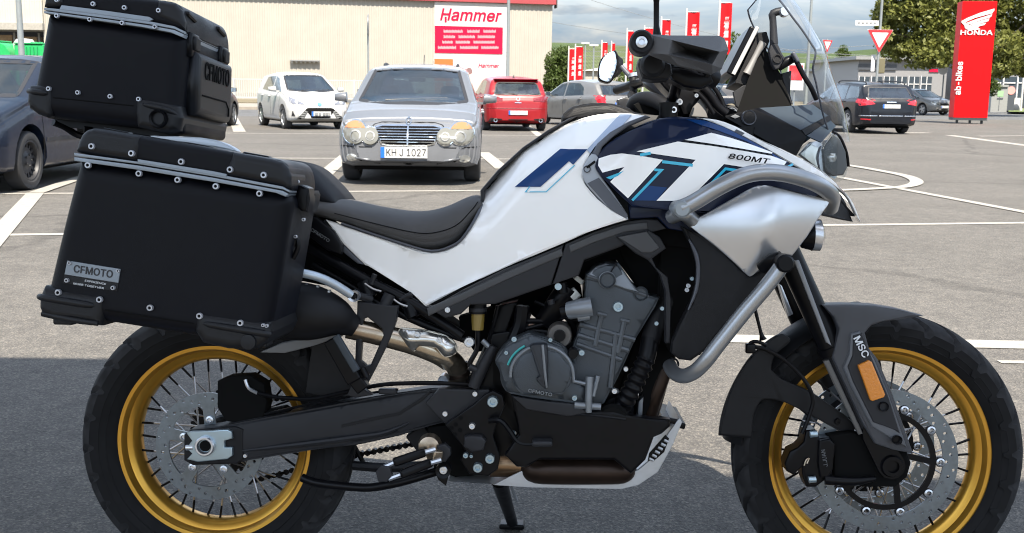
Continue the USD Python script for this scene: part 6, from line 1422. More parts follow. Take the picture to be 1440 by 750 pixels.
# corrugated hose and pipe in front of the engine
hs = catmull(np.array([B3(914, 476, 0.16), B3(910, 500, 0.17), B3(898, 528, 0.175), B3(884, 556, 0.17), B3(872, 574, 0.15)]), 12); n = len(hs)
part('corrugated_hose', tube(hs, [0.0195 + 0.0022 * (1 if (k // 2) % 2 else -1) * (k > 14) for k in range(n)], 18), m_blkgl, smooth=60)
part('upper_hose', tube([B3(940, 420, 0.12), B3(925, 445, 0.14), B3(914, 480, 0.16)], 0.021, 16, 5), m_blk)
part('hose_clamp', bolt(880, 519, 0.185, 3.5, 0.006), m_boltm); part('hose_clamp', bolt(864, 550, 0.185, 4, 0.006), m_boltm); part('hose_clamp', bolt(895, 554, 0.17, 3.5, 0.006), m_boltm)
part('oil_filter', lathe([(0, -0.02), (0.03, -0.02), (0.036, -0.01), (0.036, 0.05), (0, 0.05)], 24, M=tr(*B3(868, 575, 0.13))), m_blkgl)
part('exhaust_header', tube([B3(944, 470, 0.07), B3(932, 520, 0.08), B3(918, 560, 0.08), B3(905, 600, 0.06), B3(880, 650, 0.06)], 0.021, 18, 6), m_brown)
part('exhaust_header', tube([B3(938, 480, 0.0), B3(926, 540, 0.0), B3(905, 610, 0.0)], 0.021, 18, 6), m_brown)
part('oil_cooler', plate(Pg([(898, 565), (905, 558), (903, 588), (896, 590)], 0.14), 0.14, 0.1, 0.003), m_engl)
part('crank_bar', tube([B3(808, 570, 0.21), B3(845, 572, 0.21)], 0.0075, 10), m_engl); part('crank_post', tube([B3(829, 530, 0.21), B3(828, 560, 0.215), B3(828, 580, 0.215)], [0.009, 0.008, 0.007], 10), m_engl)
part('crank_lever', tube([B3(841, 529, 0.2), B3(833, 557, 0.205)], [0.005, 0.0065], 8), m_engl)

# ---- belly, skid plate, exhaust under the engine
belly = Z(480, 500, 3, [(715, 165), (850, 190), (980, 200), (1050, 236), (1130, 230), (1232, 256), (1300, 265), (1388, 270), (1386, 300), (1352, 330), (1318, 345), (1283, 440), (1222, 500), (1150, 440), (830, 440), (780, 472), (740, 470), (690, 420), (752, 330), (740, 260)])
BL = part('belly_fairing', plate(Pg(belly, 0.20), lambda u, v: 0.205 - 0.25 * np.clip(0.24 - v, 0, 0.2) - 0.12 * np.clip(u - 0.36, 0, 1), 0.03, 0.006, 0.02), m_blkgl, label='dark belly fairing below the engine')
part('belly_crease', tube([B3(722, 560, 0.207), B3(770, 580, 0.208), B3(830, 584, 0.206), B3(880, 590, 0.204)], 0.003, 6, 4), m_blk, BL)
part('belly_lip', plate(Pg([(720, 557), (765, 564), (806, 568), (828, 580), (800, 586), (740, 576)], 0.21), 0.212, 0.01, 0.003), m_dgrey, BL)
for p in [(761, 607), (783, 607), (892, 622)]: part('belly_bolt', [bolt(*p, 0.197, 5.5, 0.004)], m_blk, BL)
part('belly_recess', lathe([(0, -0.002), (0.03, -0.004), (0.036, 0.006), (0, 0.01)], 24, M=tr(*B3(862, 592, 0.2))), m_under, BL)
part('collector', tube([B3(690, 652, 0.1), B3(737, 652, 0.1)], 0.030, 22), mat('copper_pipe', (0.26, 0.17, 0.10), 0.3, 0.95, var=0.25, vscale=14)); 
part('collector_front', tube([B3(745, 659, 0.11), B3(765, 661, 0.125), B3(860, 661, 0.13), B3(880, 662, 0.12), B3(887, 664, 0.10)], [0.028, 0.032, 0.032, 0.026, 0.012], 22, 4), m_brown)
skid = Z(480, 500, 3, [(430, 516), (560, 520), (640, 545), (700, 515), (760, 486), (822, 486), (862, 510), (1000, 520), (1160, 520), (1252, 480), (1300, 440), (1320, 400), (1350, 380), (1372, 335), (1425, 262), (1437, 280), (1400, 372), (1335, 490), (1255, 545), (1180, 563), (1000, 560), (800, 556), (640, 545), (480, 530)])
SK = part('skid_plate', plate(Pg(skid, 0.13), 0.135, 0.006, 0.002), m_skid)
bot = [(630, 677), (747, 685), (813, 687), (873, 688), (897, 682), (923, 664), (947, 624), (958, 594)]
pts = [L(*p, 0.13) for p in bot]; v = np.array([(p[0], y, p[1]) for p in pts for y in (-0.13, 0.13)]); f = [(2 * i, 2 * i + 1, 2 * i + 3) for i in range(len(pts) - 1)] + [(2 * i, 2 * i + 3, 2 * i + 2) for i in range(len(pts) - 1)]
part('skid_floor', trimesh.Trimesh(v, np.array(f), process=False), m_skid, SK)
part('skid_top', obar(B3(926, 588, 0.13), B3(956, 594, 0.125), 0.012, 0.012, 0.003), m_blkgl, SK); part('skid_cross_piece', obar(B3(926, 580, -0.1), B3(957, 588, -0.1), 0.2, 0.014, 0.003), m_blkgl, SK)
part('front_grille', plate(Pg([(913, 638), (936, 612), (941, 617), (934, 636), (920, 648), (911, 648)], 0.137), 0.139, 0.006, 0.002), m_blkgl, SK)
for k in range(6): part('grille_fin', tube([B3(913 + k * 4.2, 645 - k * 5.2, 0.142), B3(919 + k * 4.2, 648 - k * 5.2, 0.142)], 0.0032, 6), m_skid, SK)
# foot controls
PC = part('peg_carrier', plate(Pg(Z(480, 500, 3, [(437, 292), (560, 205), (605, 165), (640, 148), (680, 168), (690, 210), (655, 290), (640, 340), (670, 430), (660, 480), (620, 510), (540, 500), (500, 440), (520, 400), (470, 330)]), 0.17), 0.172, 0.014, 0.004), m_blkgl)
for p, r, mt in [((693, 565), 8, m_boltb), ((664, 599), 4.6, m_boltm), ((689, 645), 7, m_boltb), ((672, 657.5), 7, m_boltb), ((655, 640), 4, m_boltb), ((663, 641), 2.6, m_boltb), ((722, 610), 4, m_boltb)]: part('carrier_bolt', bolt(*p, 0.176, r, 0.008), mt, PC)
for p in [(648, 588), (641, 597), (647, 605), (635, 602), (640, 611)]: part('carrier_hole', lathe([(0.0048, -0.0012), (0, -0.0012)], 12, M=tr(*B3(*p, 0.172))), m_under, PC)
part('ankle_guard', plate(Pg([(653, 614), (662, 612), (678, 613), (684, 620), (680, 633), (664, 636), (652, 628)], 0.185), 0.19, 0.02, 0.005), m_dgrey, PC)
part('brake_pedal', tube([B3(688, 592, 0.19), B3(704, 592, 0.2), B3(716, 605, 0.2), B3(725, 618, 0.2), B3(735, 624, 0.2), B3(762, 625, 0.2)], 0.006, 8, 5), m_blkgl)
part('pedal_pad', obar(B3(748, 622, 0.215), B3(777, 622, 0.215), 0.04, 0.012), m_dgrey)
RP = part('footpeg', [obar(B3(553, 651, 0.26), B3(598, 636, 0.23), 0.016, 0.019, 0.005)], m_blkgl, label='folding rider footpeg with two rubber rollers'); part('peg_roller', obar(B3(563, 668, 0.27), B3(608, 650, 0.24), 0.016, 0.019, 0.005), m_blkgl, RP)
part('peg_end', plate(Pg([(528, 664), (536, 655), (548, 657), (552, 668), (544, 678), (532, 678)], 0.27), 0.272, 0.01, 0.003), m_dgrey, RP)
for a, b in [((540, 657), (553, 651)), ((546, 674), (565, 667)), ((598, 636), (612, 632)), ((606, 651), (620, 647))]: part('peg_pin', tube([B3(*a, 0.262), B3(*b, 0.255)], 0.0055, 8), m_boltm, RP)
part('peg_hinge', [lathe([(0, -0.02), (0.022, -0.012), (0.026, 0.01), (0, 0.02)], 20, M=tr(*B3(604, 627, 0.2))), obar(B3(605, 640, 0.235), B3(618, 640, 0.22), 0.03, 0.026)], m_pipe, RP)
part('peg_plate', plate(Pg([(615, 627), (626, 624), (634, 631), (634, 640), (626, 650), (614, 650)], 0.22), 0.224, 0.014, 0.004), m_dgrey, RP)
part('pivot_ring', lathe([(0.0095, -0.006), (0.0165, -0.008), (0.0165, 0.02), (0, 0.02)], 24, M=tr(*B3(623.5, 661.5, 0.2))), m_blkgl, RP); part('pivot_bolt', bolt(623.5, 661.5, 0.205, 5.8, 0.003), m_boltm, RP)
part('side_tang', plate(Pg([(613, 668), (630, 672), (627, 684), (616, 675)], 0.19), 0.19, 0.01, 0.002), m_blkgl)
part('stand_arm', tube([B3(425, 672, 0.16), B3(450, 680, 0.17), B3(512, 686, 0.19), B3(545, 682, 0.2), B3(575, 675, 0.19), B3(615, 663, 0.17)], 0.0095, 12, 5), m_blkgl)
part('link_bracket', [tube([B3(498, 655, 0.05), B3(545, 658, 0.08), B3(600, 655, 0.1)], 0.011, 8, 3), obar(B3(585, 600, 0.05), B3(605, 625, 0.05), 0.08, 0.05)], m_blk)
part('lower_frame_block', plate(Pg([(600, 600), (660, 595), (690, 640), (690, 668), (640, 672), (610, 660)], 0.11), 0.11, 0.2, 0.006), m_under)
iMB3 = IMB[:3, :3]
foot = (IMB @ np.array([0.012, 2.66, 0.012, 1]))[:3]
st0 = B3(702, 676, -0.06); st1 = np.array([foot[0], foot[1], foot[2]])
SS = part('side_stand', tube([st0, st0 * 0.5 + st1 * 0.5, st1], [0.02, 0.0165, 0.014], 12, 4), m_blkgl); part('stand_foot', box(st1[0] - 0.035, st1[0] + 0.03, st1[1] - 0.025, st1[1] + 0.025, st1[2] - 0.006, st1[2] + 0.008, None, 0.004), m_blkgl, SS)
part('stand_spring', tube([st0 + [0.03, -0.01, -0.01], st0 * 0.6 + st1 * 0.4 + [0.03, -0.01, 0.0]], 0.004, 8), m_boltm, SS)

# ---- body panels
uT = [L(x, 250, 0.18)[0] for x in (450, 560, 680, 800, 900, 1000)]
def wT(u, v):
    w = np.interp(u, uT, [0.15, 0.145, 0.165, 0.20, 0.225, 0.235])
    vt = np.interp(u, [L(x, y, 0.18)[0] for x, y in ((680, 270), (735, 210), (810, 168), (900, 160))], [L(x, y, 0.18)[1] for x, y in ((680, 270), (735, 210), (810, 168), (900, 160))])
    s = np.clip((v - (vt - 0.10)) / 0.10, 0, 1.3); return w - 0.075 * s ** 2.2 * (u > uT[2] - 0.06)
white = [(457, 309, 1), (480, 316.5), (520, 330), (560, 343.5), (585, 352), (607, 355.5), (626, 353), (642, 345), (655, 331), (668, 311), (677, 292), (678, 285), (679, 268, 1), (700, 243), (735, 211), (770, 188), (810, 169), (850, 160), (890, 160), (915, 164.5, 1),
         (886, 173), (862, 186), (840, 203), (828, 220), (821, 240), (820, 250), (826, 263), (840, 279), (858, 294), (884, 309, 1), (835, 324), (793, 342), (750, 360), (707, 378), (650, 406), (598, 432, 1), (590, 423), (577, 412), (527, 380), (513, 373, 1), (482, 343, 1)]
part('side_panel', plate(Pg(white, wT, 4), wT, 0.012, 0.005, 0.016), m_wht_p, smooth=50, label='white side panel sweeping from the seat up to the tank')
def decal(name, pts, w, mt, lift=0.0022, n=0, parent=None): return part(name, plate(Pg(pts, w, n), (lambda u, v: (w(u, v) if callable(w) else w) + lift + 0 * u), 0.0008, 0.0, 0.014, back=False), mt, parent, smooth=50)
decal('blue_stripe', [(788, 209.5), (800, 210), (826, 210), (806, 232), (800, 227), (760, 263), (724, 263)], wT, m_blue)
def stroke(pts, wpx): return list(LineString(pts).buffer(wpx / 2, cap_style='flat', join_style='mitre').exterior.coords)[:-1]
decal('cyan_outline', stroke([(745, 262.5), (739, 270), (768, 270), (808, 232.5)], 1.3), wT, m_cyan, 0.0026)
decal('pale_stripe', [(872, 160.6), (889, 161.2), (868, 184.5), (884, 174.5), (850, 193), (836, 207), (830, 216), (825, 211)], wT, m_pale)
part('seam_line', tube([B3(*p, float(wT(np.array([L(*p, wT)[0]]), np.array([L(*p, wT)[1]]))[0])) + np.array([0, -0.0005, 0]) for p in [(480, 314.5), (520, 328), (560, 341), (607, 353.5), (640, 344), (656, 328), (670, 305), (677.5, 288)]], 0.0035, 6, 4), m_gtrim)
part('wedge_panel', plate(Pg([(455, 309), (482, 343), (513, 373), (502, 371), (478, 352), (455, 325)], 0.14), 0.138, 0.02, 0.003), m_gtrim)
part('side_trim_plate', plate(Pg([(425, 305), (445, 305), (470, 325), (482, 345), (480, 358), (460, 352), (425, 325)], 0.16), 0.165, 0.02, 0.005), m_blkgl); label_text('CFMOTO', (436, 324), (462, 341), 4.5, 0.1665, m_gprint)
# grey trim with the lock, between the white panel and the navy one
wN = lambda u, v: np.interp(u, [L(x, 230, 0.25)[0] for x in (830, 900, 1000, 1100, 1165)], [0.225, 0.25, 0.255, 0.215, 0.16]) - 0.55 * np.clip(v - np.interp(u, [L(x, y, 0.22)[0] for x, y in ((840, 240), (900, 205), (1000, 195), (1165, 262))], [L(x, y, 0.22)[1] for x, y in ((840, 240), (900, 205), (1000, 195), (1165, 262))]), 0, 0.2)
TG = part('tank_trim', plate(Pg([(832, 216), (842, 222), (838, 234), (846, 249), (882, 301), (880, 309), (870, 303), (850, 287), (834, 271), (822, 255), (819, 245), (821, 232)], 0.215, 2), 0.214, 0.03, 0.003), mat('trim_silver', (0.34, 0.36, 0.39), 0.38, 0.5))
part('trim_lock', [lathe([(0.006, -0.002), (0.0075, -0.005), (0.0075, 0.01), (0, 0.01)], 14, M=tr(*B3(825.5, 238, 0.216))), obar(B3(825, 236, 0.217), B3(837, 227, 0.217), 0.004, 0.005, 0.001)], m_blkgl, TG)
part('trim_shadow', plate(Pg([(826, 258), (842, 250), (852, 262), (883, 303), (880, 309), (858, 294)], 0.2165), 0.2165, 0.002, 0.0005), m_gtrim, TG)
part('trim_band', plate(Pg([(832, 216), (842, 222), (847, 207), (862, 193), (884, 178), (915, 165), (908, 162), (884, 171), (858, 186), (840, 202)], 0.205), 0.207, 0.02, 0.004), m_gtrim)
navy = [(838, 231, 1), (841, 220), (850, 207), (868, 193), (890, 181), (912, 171), (935, 165.5), (962, 164.5), (990, 168), (1020, 179), (1045, 191), (1075, 207), (1105, 226), (1140, 246), (1164, 257, 1), (1160, 266, 1), (1120, 290), (1000, 300), (890, 290, 1), (883, 284), (847, 249), (838, 236)]
NV = part('tank_side_panel', plate(Pg(navy, wN, 4), wN, 0.03, 0.004, 0.016), m_navy, smooth=50, label='navy tank side panel with big white letter shapes')
W1 = [(1000, 187), (1025, 193.5), (1055, 203), (1086, 214.5), (1085, 217), (1050, 211.5), (1020, 206), (961, 197.5)]
W2 = [(895, 213.2), (953, 199.3), (1020, 208.3), (1085, 219.5), (1106, 227.5), (1100, 236), (1050, 236), (1018, 231), (972, 277), (960, 283), (923, 282.5), (978, 225)]
W3 = [(842, 223), (858, 218), (874, 216), (900, 219.2), (932, 225), (883, 279), (858, 256), (878, 235), (847, 243), (841, 233)]
for q in (W1, W2, W3): decal('white_letter_shape', q, wN, m_wht_p, 0.0022, 0, NV)
decal('blue_fade', [(965, 168), (990, 169.5), (1020, 180), (1060, 200.5), (1110, 231), (1100, 227), (1050, 199), (1010, 184), (985, 176)], wN, m_blue, 0.0014, 0, NV)
decal('blue_fade', [(891, 282), (911, 261), (938, 264), (923, 282.5)], wN, m_blue, 0.0014, 0, NV)
for q, wd in [([(900, 218.3), (915, 215.6)], 4), ([(931, 227.6), (974, 232.8)], 4.2), ([(920, 239), (930, 239.6), (889, 282)], 3.6), ([(992, 266), (1020, 237.6), (1042, 240.6)], 3.6), ([(1107, 235), (1115, 231)], 3)]: decal('cyan_stroke', stroke(q, wd), wN, m_cyan, 0.0028, 0, NV)
decal('cyan_wedge', [(852, 250), (877, 240.5), (869, 247.5), (858, 252.5)], wN, m_cyan, 0.0028, 0, NV)
decal('black_line', [(962, 197), (1020, 205.5), (1085, 216.5), (1086, 219), (1020, 208), (958, 199)], wN, m_blkgl, 0.003, 0, NV)
wl = max(float(wN(np.array([L(x, 224, 0.24)[0]]), np.array([L(x, 224, 0.24)[1]]))[0]) for x in (1022, 1050, 1080)) + 0.003
label_text('800MT', (1022, 222.5), (1080, 230.5), 7.0, wl, m_blkgl, NV, bold=True, slant=0.35)
# white beak along the top edge and down to the nose
wB = lambda u, v: np.interp(u, [L(x, 230, 0.2)[0] for x in (985, 1080, 1165, 1210)], [0.19, 0.185, 0.135, 0.06])
beak = [(984, 166, 1), (1010, 169), (1036, 178.5), (1060, 192), (1090, 205.5), (1120, 220), (1145, 233), (1162, 245), (1177, 259), (1190, 272), (1200, 286), (1211, 313, 1), (1206, 306), (1196, 284), (1186, 272), (1164, 255), (1135, 243), (1105, 226), (1070, 206.5), (1045, 192.5), (1018, 179), (998, 171)]
BK = part('beak', plate(Pg(beak, wB, 3), wB, 0.02, 0.003, 0.014), m_wht_p, smooth=50, label='white beak edge running down to the nose')
decal('grey_gap', [(1035.5, 182), (1047, 187.5), (1043, 190.5), (1032, 185.5)], wB, m_gtrim, 0.002, 0, BK)
part('beak_underside', plate(Pg([(1160, 258), (1168, 262), (1188, 274), (1197, 286), (1207, 307), (1210, 313), (1182, 308.5), (1153, 303), (1150, 298), (1164, 286), (1165, 275)], 0.10), lambda u, v: np.interp(u, [L(x, 290, 0.12)[0] for x in (1150, 1211)], [0.13, 0.045]), 0.02, 0.004, 0.014), m_dgrey, smooth=50)
part('beak_core', hull_of([B3(x, y, w * k) for x, y, w in ((1060, 205, 0.14), (1120, 232, 0.14), (1165, 262, 0.11), (1204, 305, 0.035), (1155, 298, 0.09), (1080, 265, 0.14)) for k in (1, -1)]), m_blk)
part('beak', plate(Pg([(984, 166), (1036, 178.5), (1090, 205.5), (1145, 233), (1177, 259), (1200, 286), (1211, 313), (1196, 288), (1164, 262), (1105, 233), (1045, 199)], -0.15), -0.15, 0.02, 0.003), m_wht_p, label='far edge of the beak')
# tank core and far side so that the machine is whole
part('fuel_tank', hull_of([B3(x, y, 0.0) * [1, 0, 1] + [0, s * w, 0] for x, y, w in ((690, 262, 0.08), (760, 200, 0.11), (820, 172, 0.10), (900, 166, 0.10), (985, 172, 0.11), (1060, 212, 0.10), (1000, 290, 0.15), (880, 310, 0.17), (700, 370, 0.13), (620, 410, 0.12), (700, 300, 0.13), (840, 260, 0.17), (960, 240, 0.16)) for s in (1, -1)]), m_blk, smooth=30)
part('side_panel', plate(Pg([(478, 322), (607, 358), (650, 340), (690, 268), (740, 215), (810, 175), (930, 170), (1040, 205), (1130, 250), (1000, 300), (884, 309), (793, 342), (598, 430), (527, 380)], -0.17), -0.17, 0.02, 0.004), m_wht_p, label='far side body panel')
part('tank_top', plate(Pg([(789, 167), (797, 157), (806, 151.5), (830, 147), (860, 147.5), (884, 154), (892, 160), (930, 165), (925, 172), (850, 172), (800, 178)], 0.05, 2), 0.10, 0.20, 0.02, 0.015), m_blk, smooth=50)
part('tank_pad', plate(Pg([(676, 268), (700, 240), (735, 208), (770, 184), (800, 167), (812, 164), (775, 186), (738, 211), (702, 244), (682, 268), (682, 290), (677, 290)], 0.10), 0.12, 0.24, 0.006), m_dgrey, smooth=50)
# seats
def cushion(tops, bots, hw, k=3.2, n=6, m=36):
    """A padded body lofted along the machine between a top and a bottom line; hw: half widths."""
    T = catmull(np.array([np.r_[L(*p, 0.09), h] for p, h in zip(tops, hw)]), n); Bm = catmull(np.array([np.r_[L(*p, 0.13), h] for p, h in zip(bots, hw)]), n)
    th = np.arange(m) * 2 * PI / m; c, sn = np.cos(th), np.sin(th); cx, sx = np.sign(c) * np.abs(c) ** (2 / k), np.sign(sn) * np.abs(sn) ** (2 / k)
    V = []
    for t, b in zip(T, Bm):
        mid, half = (t[:2] + b[:2]) / 2, (t[:2] - b[:2]) / 2
        for a_, z_ in zip(cx, sx): q = mid + half * z_; V.append((q[0], a_ * t[2] * (1 - 0.10 * max(z_, 0)), q[1]))
    N = len(T); V = np.array(V); i, j = np.meshgrid(np.arange(N - 1), np.arange(m), indexing='ij'); j2 = (j + 1) % m
    f = np.vstack([np.c_[(i * m + j).ravel(), (i * m + j2).ravel(), ((i + 1) * m + j2).ravel()], np.c_[(i * m + j).ravel(), ((i + 1) * m + j2).ravel(), ((i + 1) * m + j).ravel()]])
    V = np.vstack([V, [V[:m].mean(0)], [V[-m:].mean(0)]]); k0 = np.arange(m); k1 = (k0 + 1) % m
    f = np.vstack([f, np.c_[np.full(m, N * m), k1, k0], np.c_[np.full(m, N * m + 1), (N - 1) * m + k0, (N - 1) * m + k1]])
    mm = trimesh.Trimesh(V, f, process=False)
    if mm.volume < 0: mm.invert()
    return mm
part('rider_seat', cushion([(390, 270), (440, 276), (480, 281), (530, 292), (580, 298), (620, 292), (653, 278), (667, 274.5), (677, 278)], [(390, 300), (440, 306), (480, 316), (525, 333), (577, 350), (607, 355), (640, 346), (660, 324), (679, 292)], [0.15, 0.155, 0.158, 0.158, 0.156, 0.155, 0.15, 0.145, 0.14]), m_seat, smooth=60)
part('seat_stitching', tube([B3(x, y, w) for x, y, w in ((470, 300, 0.157), (525, 314, 0.158), (577, 326, 0.157), (607, 328, 0.156), (640, 318, 0.151), (662, 297, 0.145), (672, 284, 0.14))], 0.0011, 5, 5), m_blkgl)
part('passenger_seat', cushion([(320, 222), (380, 223), (410, 225), (435, 233), (456, 253), (471, 272), (477, 284)], [(320, 280), (380, 288), (410, 292), (435, 294), (456, 294), (468, 293), (476, 291)], [0.13, 0.14, 0.142, 0.142, 0.14, 0.135, 0.125]), mat('passenger_seat_vinyl', (0.010, 0.011, 0.014), 0.7, spec=0.2, bump=0.5, bscale=500), smooth=60)
part('grab_rail', plate(Pg([(212, 191), (225, 191.5), (250, 192), (285, 194), (309, 199), (325, 206), (334, 213), (318, 211.5), (290, 205), (265, 201), (237, 198), (217, 196)], 0.16, 2), 0.165, 0.03, 0.004), mat('grab_rail_silver', (0.42, 0.46, 0.50), 0.4, 0.5))
part('rear_rack', [obar(B3(150, 186, 0.1), B3(300, 210, 0.1), 0.02, 0.014), obar(B3(110, 182, -0.1), B3(300, 205, -0.1), 0.02, 0.014), obar(B3(170, 187, 0.0), B3(172, 187, 0.001), 0.26, 0.014)] + [tube([B3(75, 172, 0.1), B3(90, 178, 0.08), B3(110, 190, 0.06), B3(140, 196, 0.05)], 0.008, 8, 4)], m_blkgl)
part('tail_unit', hull_of([B3(x, y, w * k) for x, y, w in ((135, 215, 0.05), (140, 200, 0.06), (330, 222, 0.10), (420, 260, 0.11), (420, 340, 0.10), (300, 300, 0.10), (150, 242, 0.06)) for k in (1, -1)]), m_blk, smooth=30)
# dark lower trim
for q, nm in [([(598, 432), (612, 430), (650, 408.5), (707, 380), (750, 362.5), (793, 344), (775, 401), (697, 428), (662, 429), (648, 442), (627, 448)], 0), ([(795.5, 343), (835, 326), (877, 312), (907, 308), (925, 309), (938, 322), (905, 330), (872, 348), (822, 366), (814, 388), (777, 400.5)], 1)]:
    T_ = part('lower_trim', plate(Pg(q, 0.19), 0.188, 0.03, 0.004), m_dgrey)
    e = [(600, 434), (650, 412), (707, 384.5), (750, 366), (790, 349)] if nm == 0 else [(800, 345), (835, 330), (877, 316), (910, 312)]
    part('trim_facet', plate(Pg(e + [(x + 2, y + 11) for x, y in e[::-1]], 0.192), 0.192, 0.008, 0.004), mat('trim_facet_grey', (0.05, 0.051, 0.053), 0.45, spec=0.35, var=0.1) if nm == 0 else '/World/Looks/trim_facet_grey', T_)
part('trim_bolt', [bolt(629.5, 436, 0.193, 4.2, 0.004)], m_boltm)
part('trim_backing', plate(Pg([(605, 428), (650, 404), (707, 376), (793, 340), (877, 308), (925, 306), (935, 322), (880, 345), (815, 372), (775, 396), (660, 426), (620, 440)], 0.165), 0.165, 0.05, 0.004), m_under)
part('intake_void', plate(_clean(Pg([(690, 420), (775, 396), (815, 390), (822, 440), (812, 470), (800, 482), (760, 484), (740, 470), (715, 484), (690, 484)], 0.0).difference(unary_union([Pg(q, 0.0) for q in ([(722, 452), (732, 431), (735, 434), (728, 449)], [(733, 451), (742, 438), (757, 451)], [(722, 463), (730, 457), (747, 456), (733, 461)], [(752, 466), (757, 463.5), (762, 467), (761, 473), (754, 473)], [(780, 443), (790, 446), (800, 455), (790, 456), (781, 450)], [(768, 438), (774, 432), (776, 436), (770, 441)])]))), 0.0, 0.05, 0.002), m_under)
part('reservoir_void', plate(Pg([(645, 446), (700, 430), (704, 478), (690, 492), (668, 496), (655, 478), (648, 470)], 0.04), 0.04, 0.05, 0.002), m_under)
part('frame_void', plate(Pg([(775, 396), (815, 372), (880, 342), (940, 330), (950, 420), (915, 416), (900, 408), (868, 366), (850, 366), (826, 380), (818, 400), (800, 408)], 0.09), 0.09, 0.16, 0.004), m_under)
CW = part('radiator_cowl', plate(Pg(Z(480, 250, 3, [(1160, 250), (1300, 222), (1345, 250), (1372, 298), (1312, 342), (1330, 380), (1378, 420), (1392, 520), (1388, 700), (1368, 700), (1368, 480), (1345, 410), (1296, 350), (1240, 320)]), 0.20), 0.20, 0.03, 0.005), m_dgrey)
part('cowl_face', plate(Pg(Z(480, 250, 3, [(1165, 250), (1290, 226), (1345, 296), (1310, 318), (1268, 318)]), 0.205), 0.205, 0.008, 0.004), '/World/Looks/trim_facet_grey', CW)
part('tank_underside', plate(Pg([(884, 288), (960, 284), (1000, 300), (985, 330), (940, 322), (925, 306), (886, 308)], 0.2), 0.2, 0.06, 0.005), m_navy)
# dark side fairing and radiator
wS = lambda u, v: 0.225 + 0.03 * np.clip((u - L(970, 400, 0.23)[0]) / 0.1, 0, 1)
part('side_fairing', plate(Pg([(958, 318), (985, 330), (1012, 350), (1055, 388), (1078, 378), (1092, 382), (1074, 402), (1036, 440), (990, 495), (972, 508), (955, 506), (944, 497), (946, 480), (958, 452), (972, 425), (979, 402), (981, 372), (972, 345)], wS), wS, 0.03, 0.006, 0.016), m_blk, smooth=45)
part('fairing_edge', tube([B3(969, 337, 0.228), B3(979, 358, 0.23), B3(982, 380, 0.23), B3(979, 408, 0.23), B3(968, 436, 0.228)], [0.002, 0.0045, 0.0045, 0.004, 0.002], 8, 5), m_gtrim)
part('radiator', plate(Pg([(930, 330), (985, 330), (1060, 390), (985, 500), (945, 500), (925, 470)], 0.14), 0.14, 0.28, 0.004), m_under)
for p in [(968, 402), (966, 408), (973, 392), (931, 434), (923, 455)]: part('small_clip', bolt(*p, 0.2, 3, 0.004), m_print if p[0] in (968, 966) else m_boltb)
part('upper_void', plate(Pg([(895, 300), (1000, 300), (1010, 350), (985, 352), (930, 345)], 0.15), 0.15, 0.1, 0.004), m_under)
part('fairing_tab', [lathe([(0.010, -0.004), (0.014, -0.004), (0.014, 0.004), (0.010, 0.004)], 16, M=tr(*B3(946, 512, 0.15)))], m_blk)
# silver front panel
rdg = L(1086, 300, 0.3)[0]; tipu = L(1050, 385, 0.28)
def wP(u, v):
    r = rdg + (v - L(1086, 300, 0.3)[1]) * 0.22
    sf = lambda d, e: (d + np.sqrt(d * d + e * e)) / 2
    return 0.31 - 0.26 * sf(r - u, 0.03) - 0.46 * sf(u - r, 0.03) - 0.30 * sf(L(1086, 326, 0.3)[1] - v, 0.03) - 0.34 * sf(v - L(1086, 300, 0.3)[1], 0.04)
silv = [(966, 315.5, 1), (1000, 297), (1035, 277), (1060, 263.5), (1072, 261), (1084, 261.5), (1120, 270), (1160, 280.5), (1165.5, 285.5), (1160, 295), (1149, 311), (1135, 333), (1114, 360, 1), (1103, 357), (1094, 357.5), (1082, 364), (1070, 377), (1057, 388.5), (1050, 386), (1030, 367), (1010, 349.5), (985, 330)]
part('front_side_panel', plate(Pg(silv, wP, 3), wP, 0.012, 0.002, 0.010), m_sil, smooth=24, label='silver front side panel with soft highlights')
# fog lamp
fl = B3(1126, 333, 0.20); fr = B3(1150, 331, 0.20)
FL_ = part('fog_lamp', tube([fl, fl * 0.4 + fr * 0.6, fr], [0.024, 0.031, 0.032], 24, 3), m_blkgl); part('lamp_ring', tube([fr - [0.012, 0, 0], fr + [0.004, 0, 0], fr + [0.005, 0, 0]], [0.0335, 0.0335, 0.030], 24), m_sil, FL_)
part('lamp_lens', hull_of([fr + np.array([0.006 + 0.01 * (1 - k * k), 0.028 * k * math.cos(a), 0.028 * k * math.sin(a)]) for k in (0.3, 0.7, 1) for a in np.arange(18) * PI / 9]), m_lampglass, FL_)
# crash bars
UB = part('crash_bar', tube([B3(957, 293, 0.33), B3(975, 285, 0.33), B3(1010, 264, 0.335), B3(1040, 249.5, 0.335), B3(1062, 243.5, 0.333), B3(1085, 242.5, 0.328), B3(1110, 246, 0.315), B3(1140, 255, 0.29), B3(1160, 266, 0.26), B3(1170, 277, 0.22), B3(1168, 292, 0.17)], 0.0168, 20, 6), m_bar, smooth=60, label='upper silver crash bar')
part('bar_end', lathe([(0, -0.021), (0.0135, -0.021), (0.0175, -0.017), (0.0175, 0.07), (0, 0.07)], 24, M=tr(*B3(958, 294, 0.325))), mat('bar_end_grey', (0.26, 0.28, 0.29), 0.45, 0.6), UB)
part('bar_clamp', tube([B3(945, 305, 0.26), B3(960, 300, 0.29), B3(975, 311, 0.25)], 0.0155, 14, 4), m_bar, UB)
LB = part('crash_bar', tube([B3(1102, 370, 0.33), B3(1080, 400, 0.33), B3(1045, 441, 0.325), B3(1010, 485, 0.32), B3(993, 507, 0.315), B3(978, 522, 0.30), B3(962, 529, 0.27), B3(949, 525, 0.22), B3(942, 515, 0.16)], 0.0155, 20, 6), m_bar, smooth=60, label='lower silver crash bar running down to the engine')
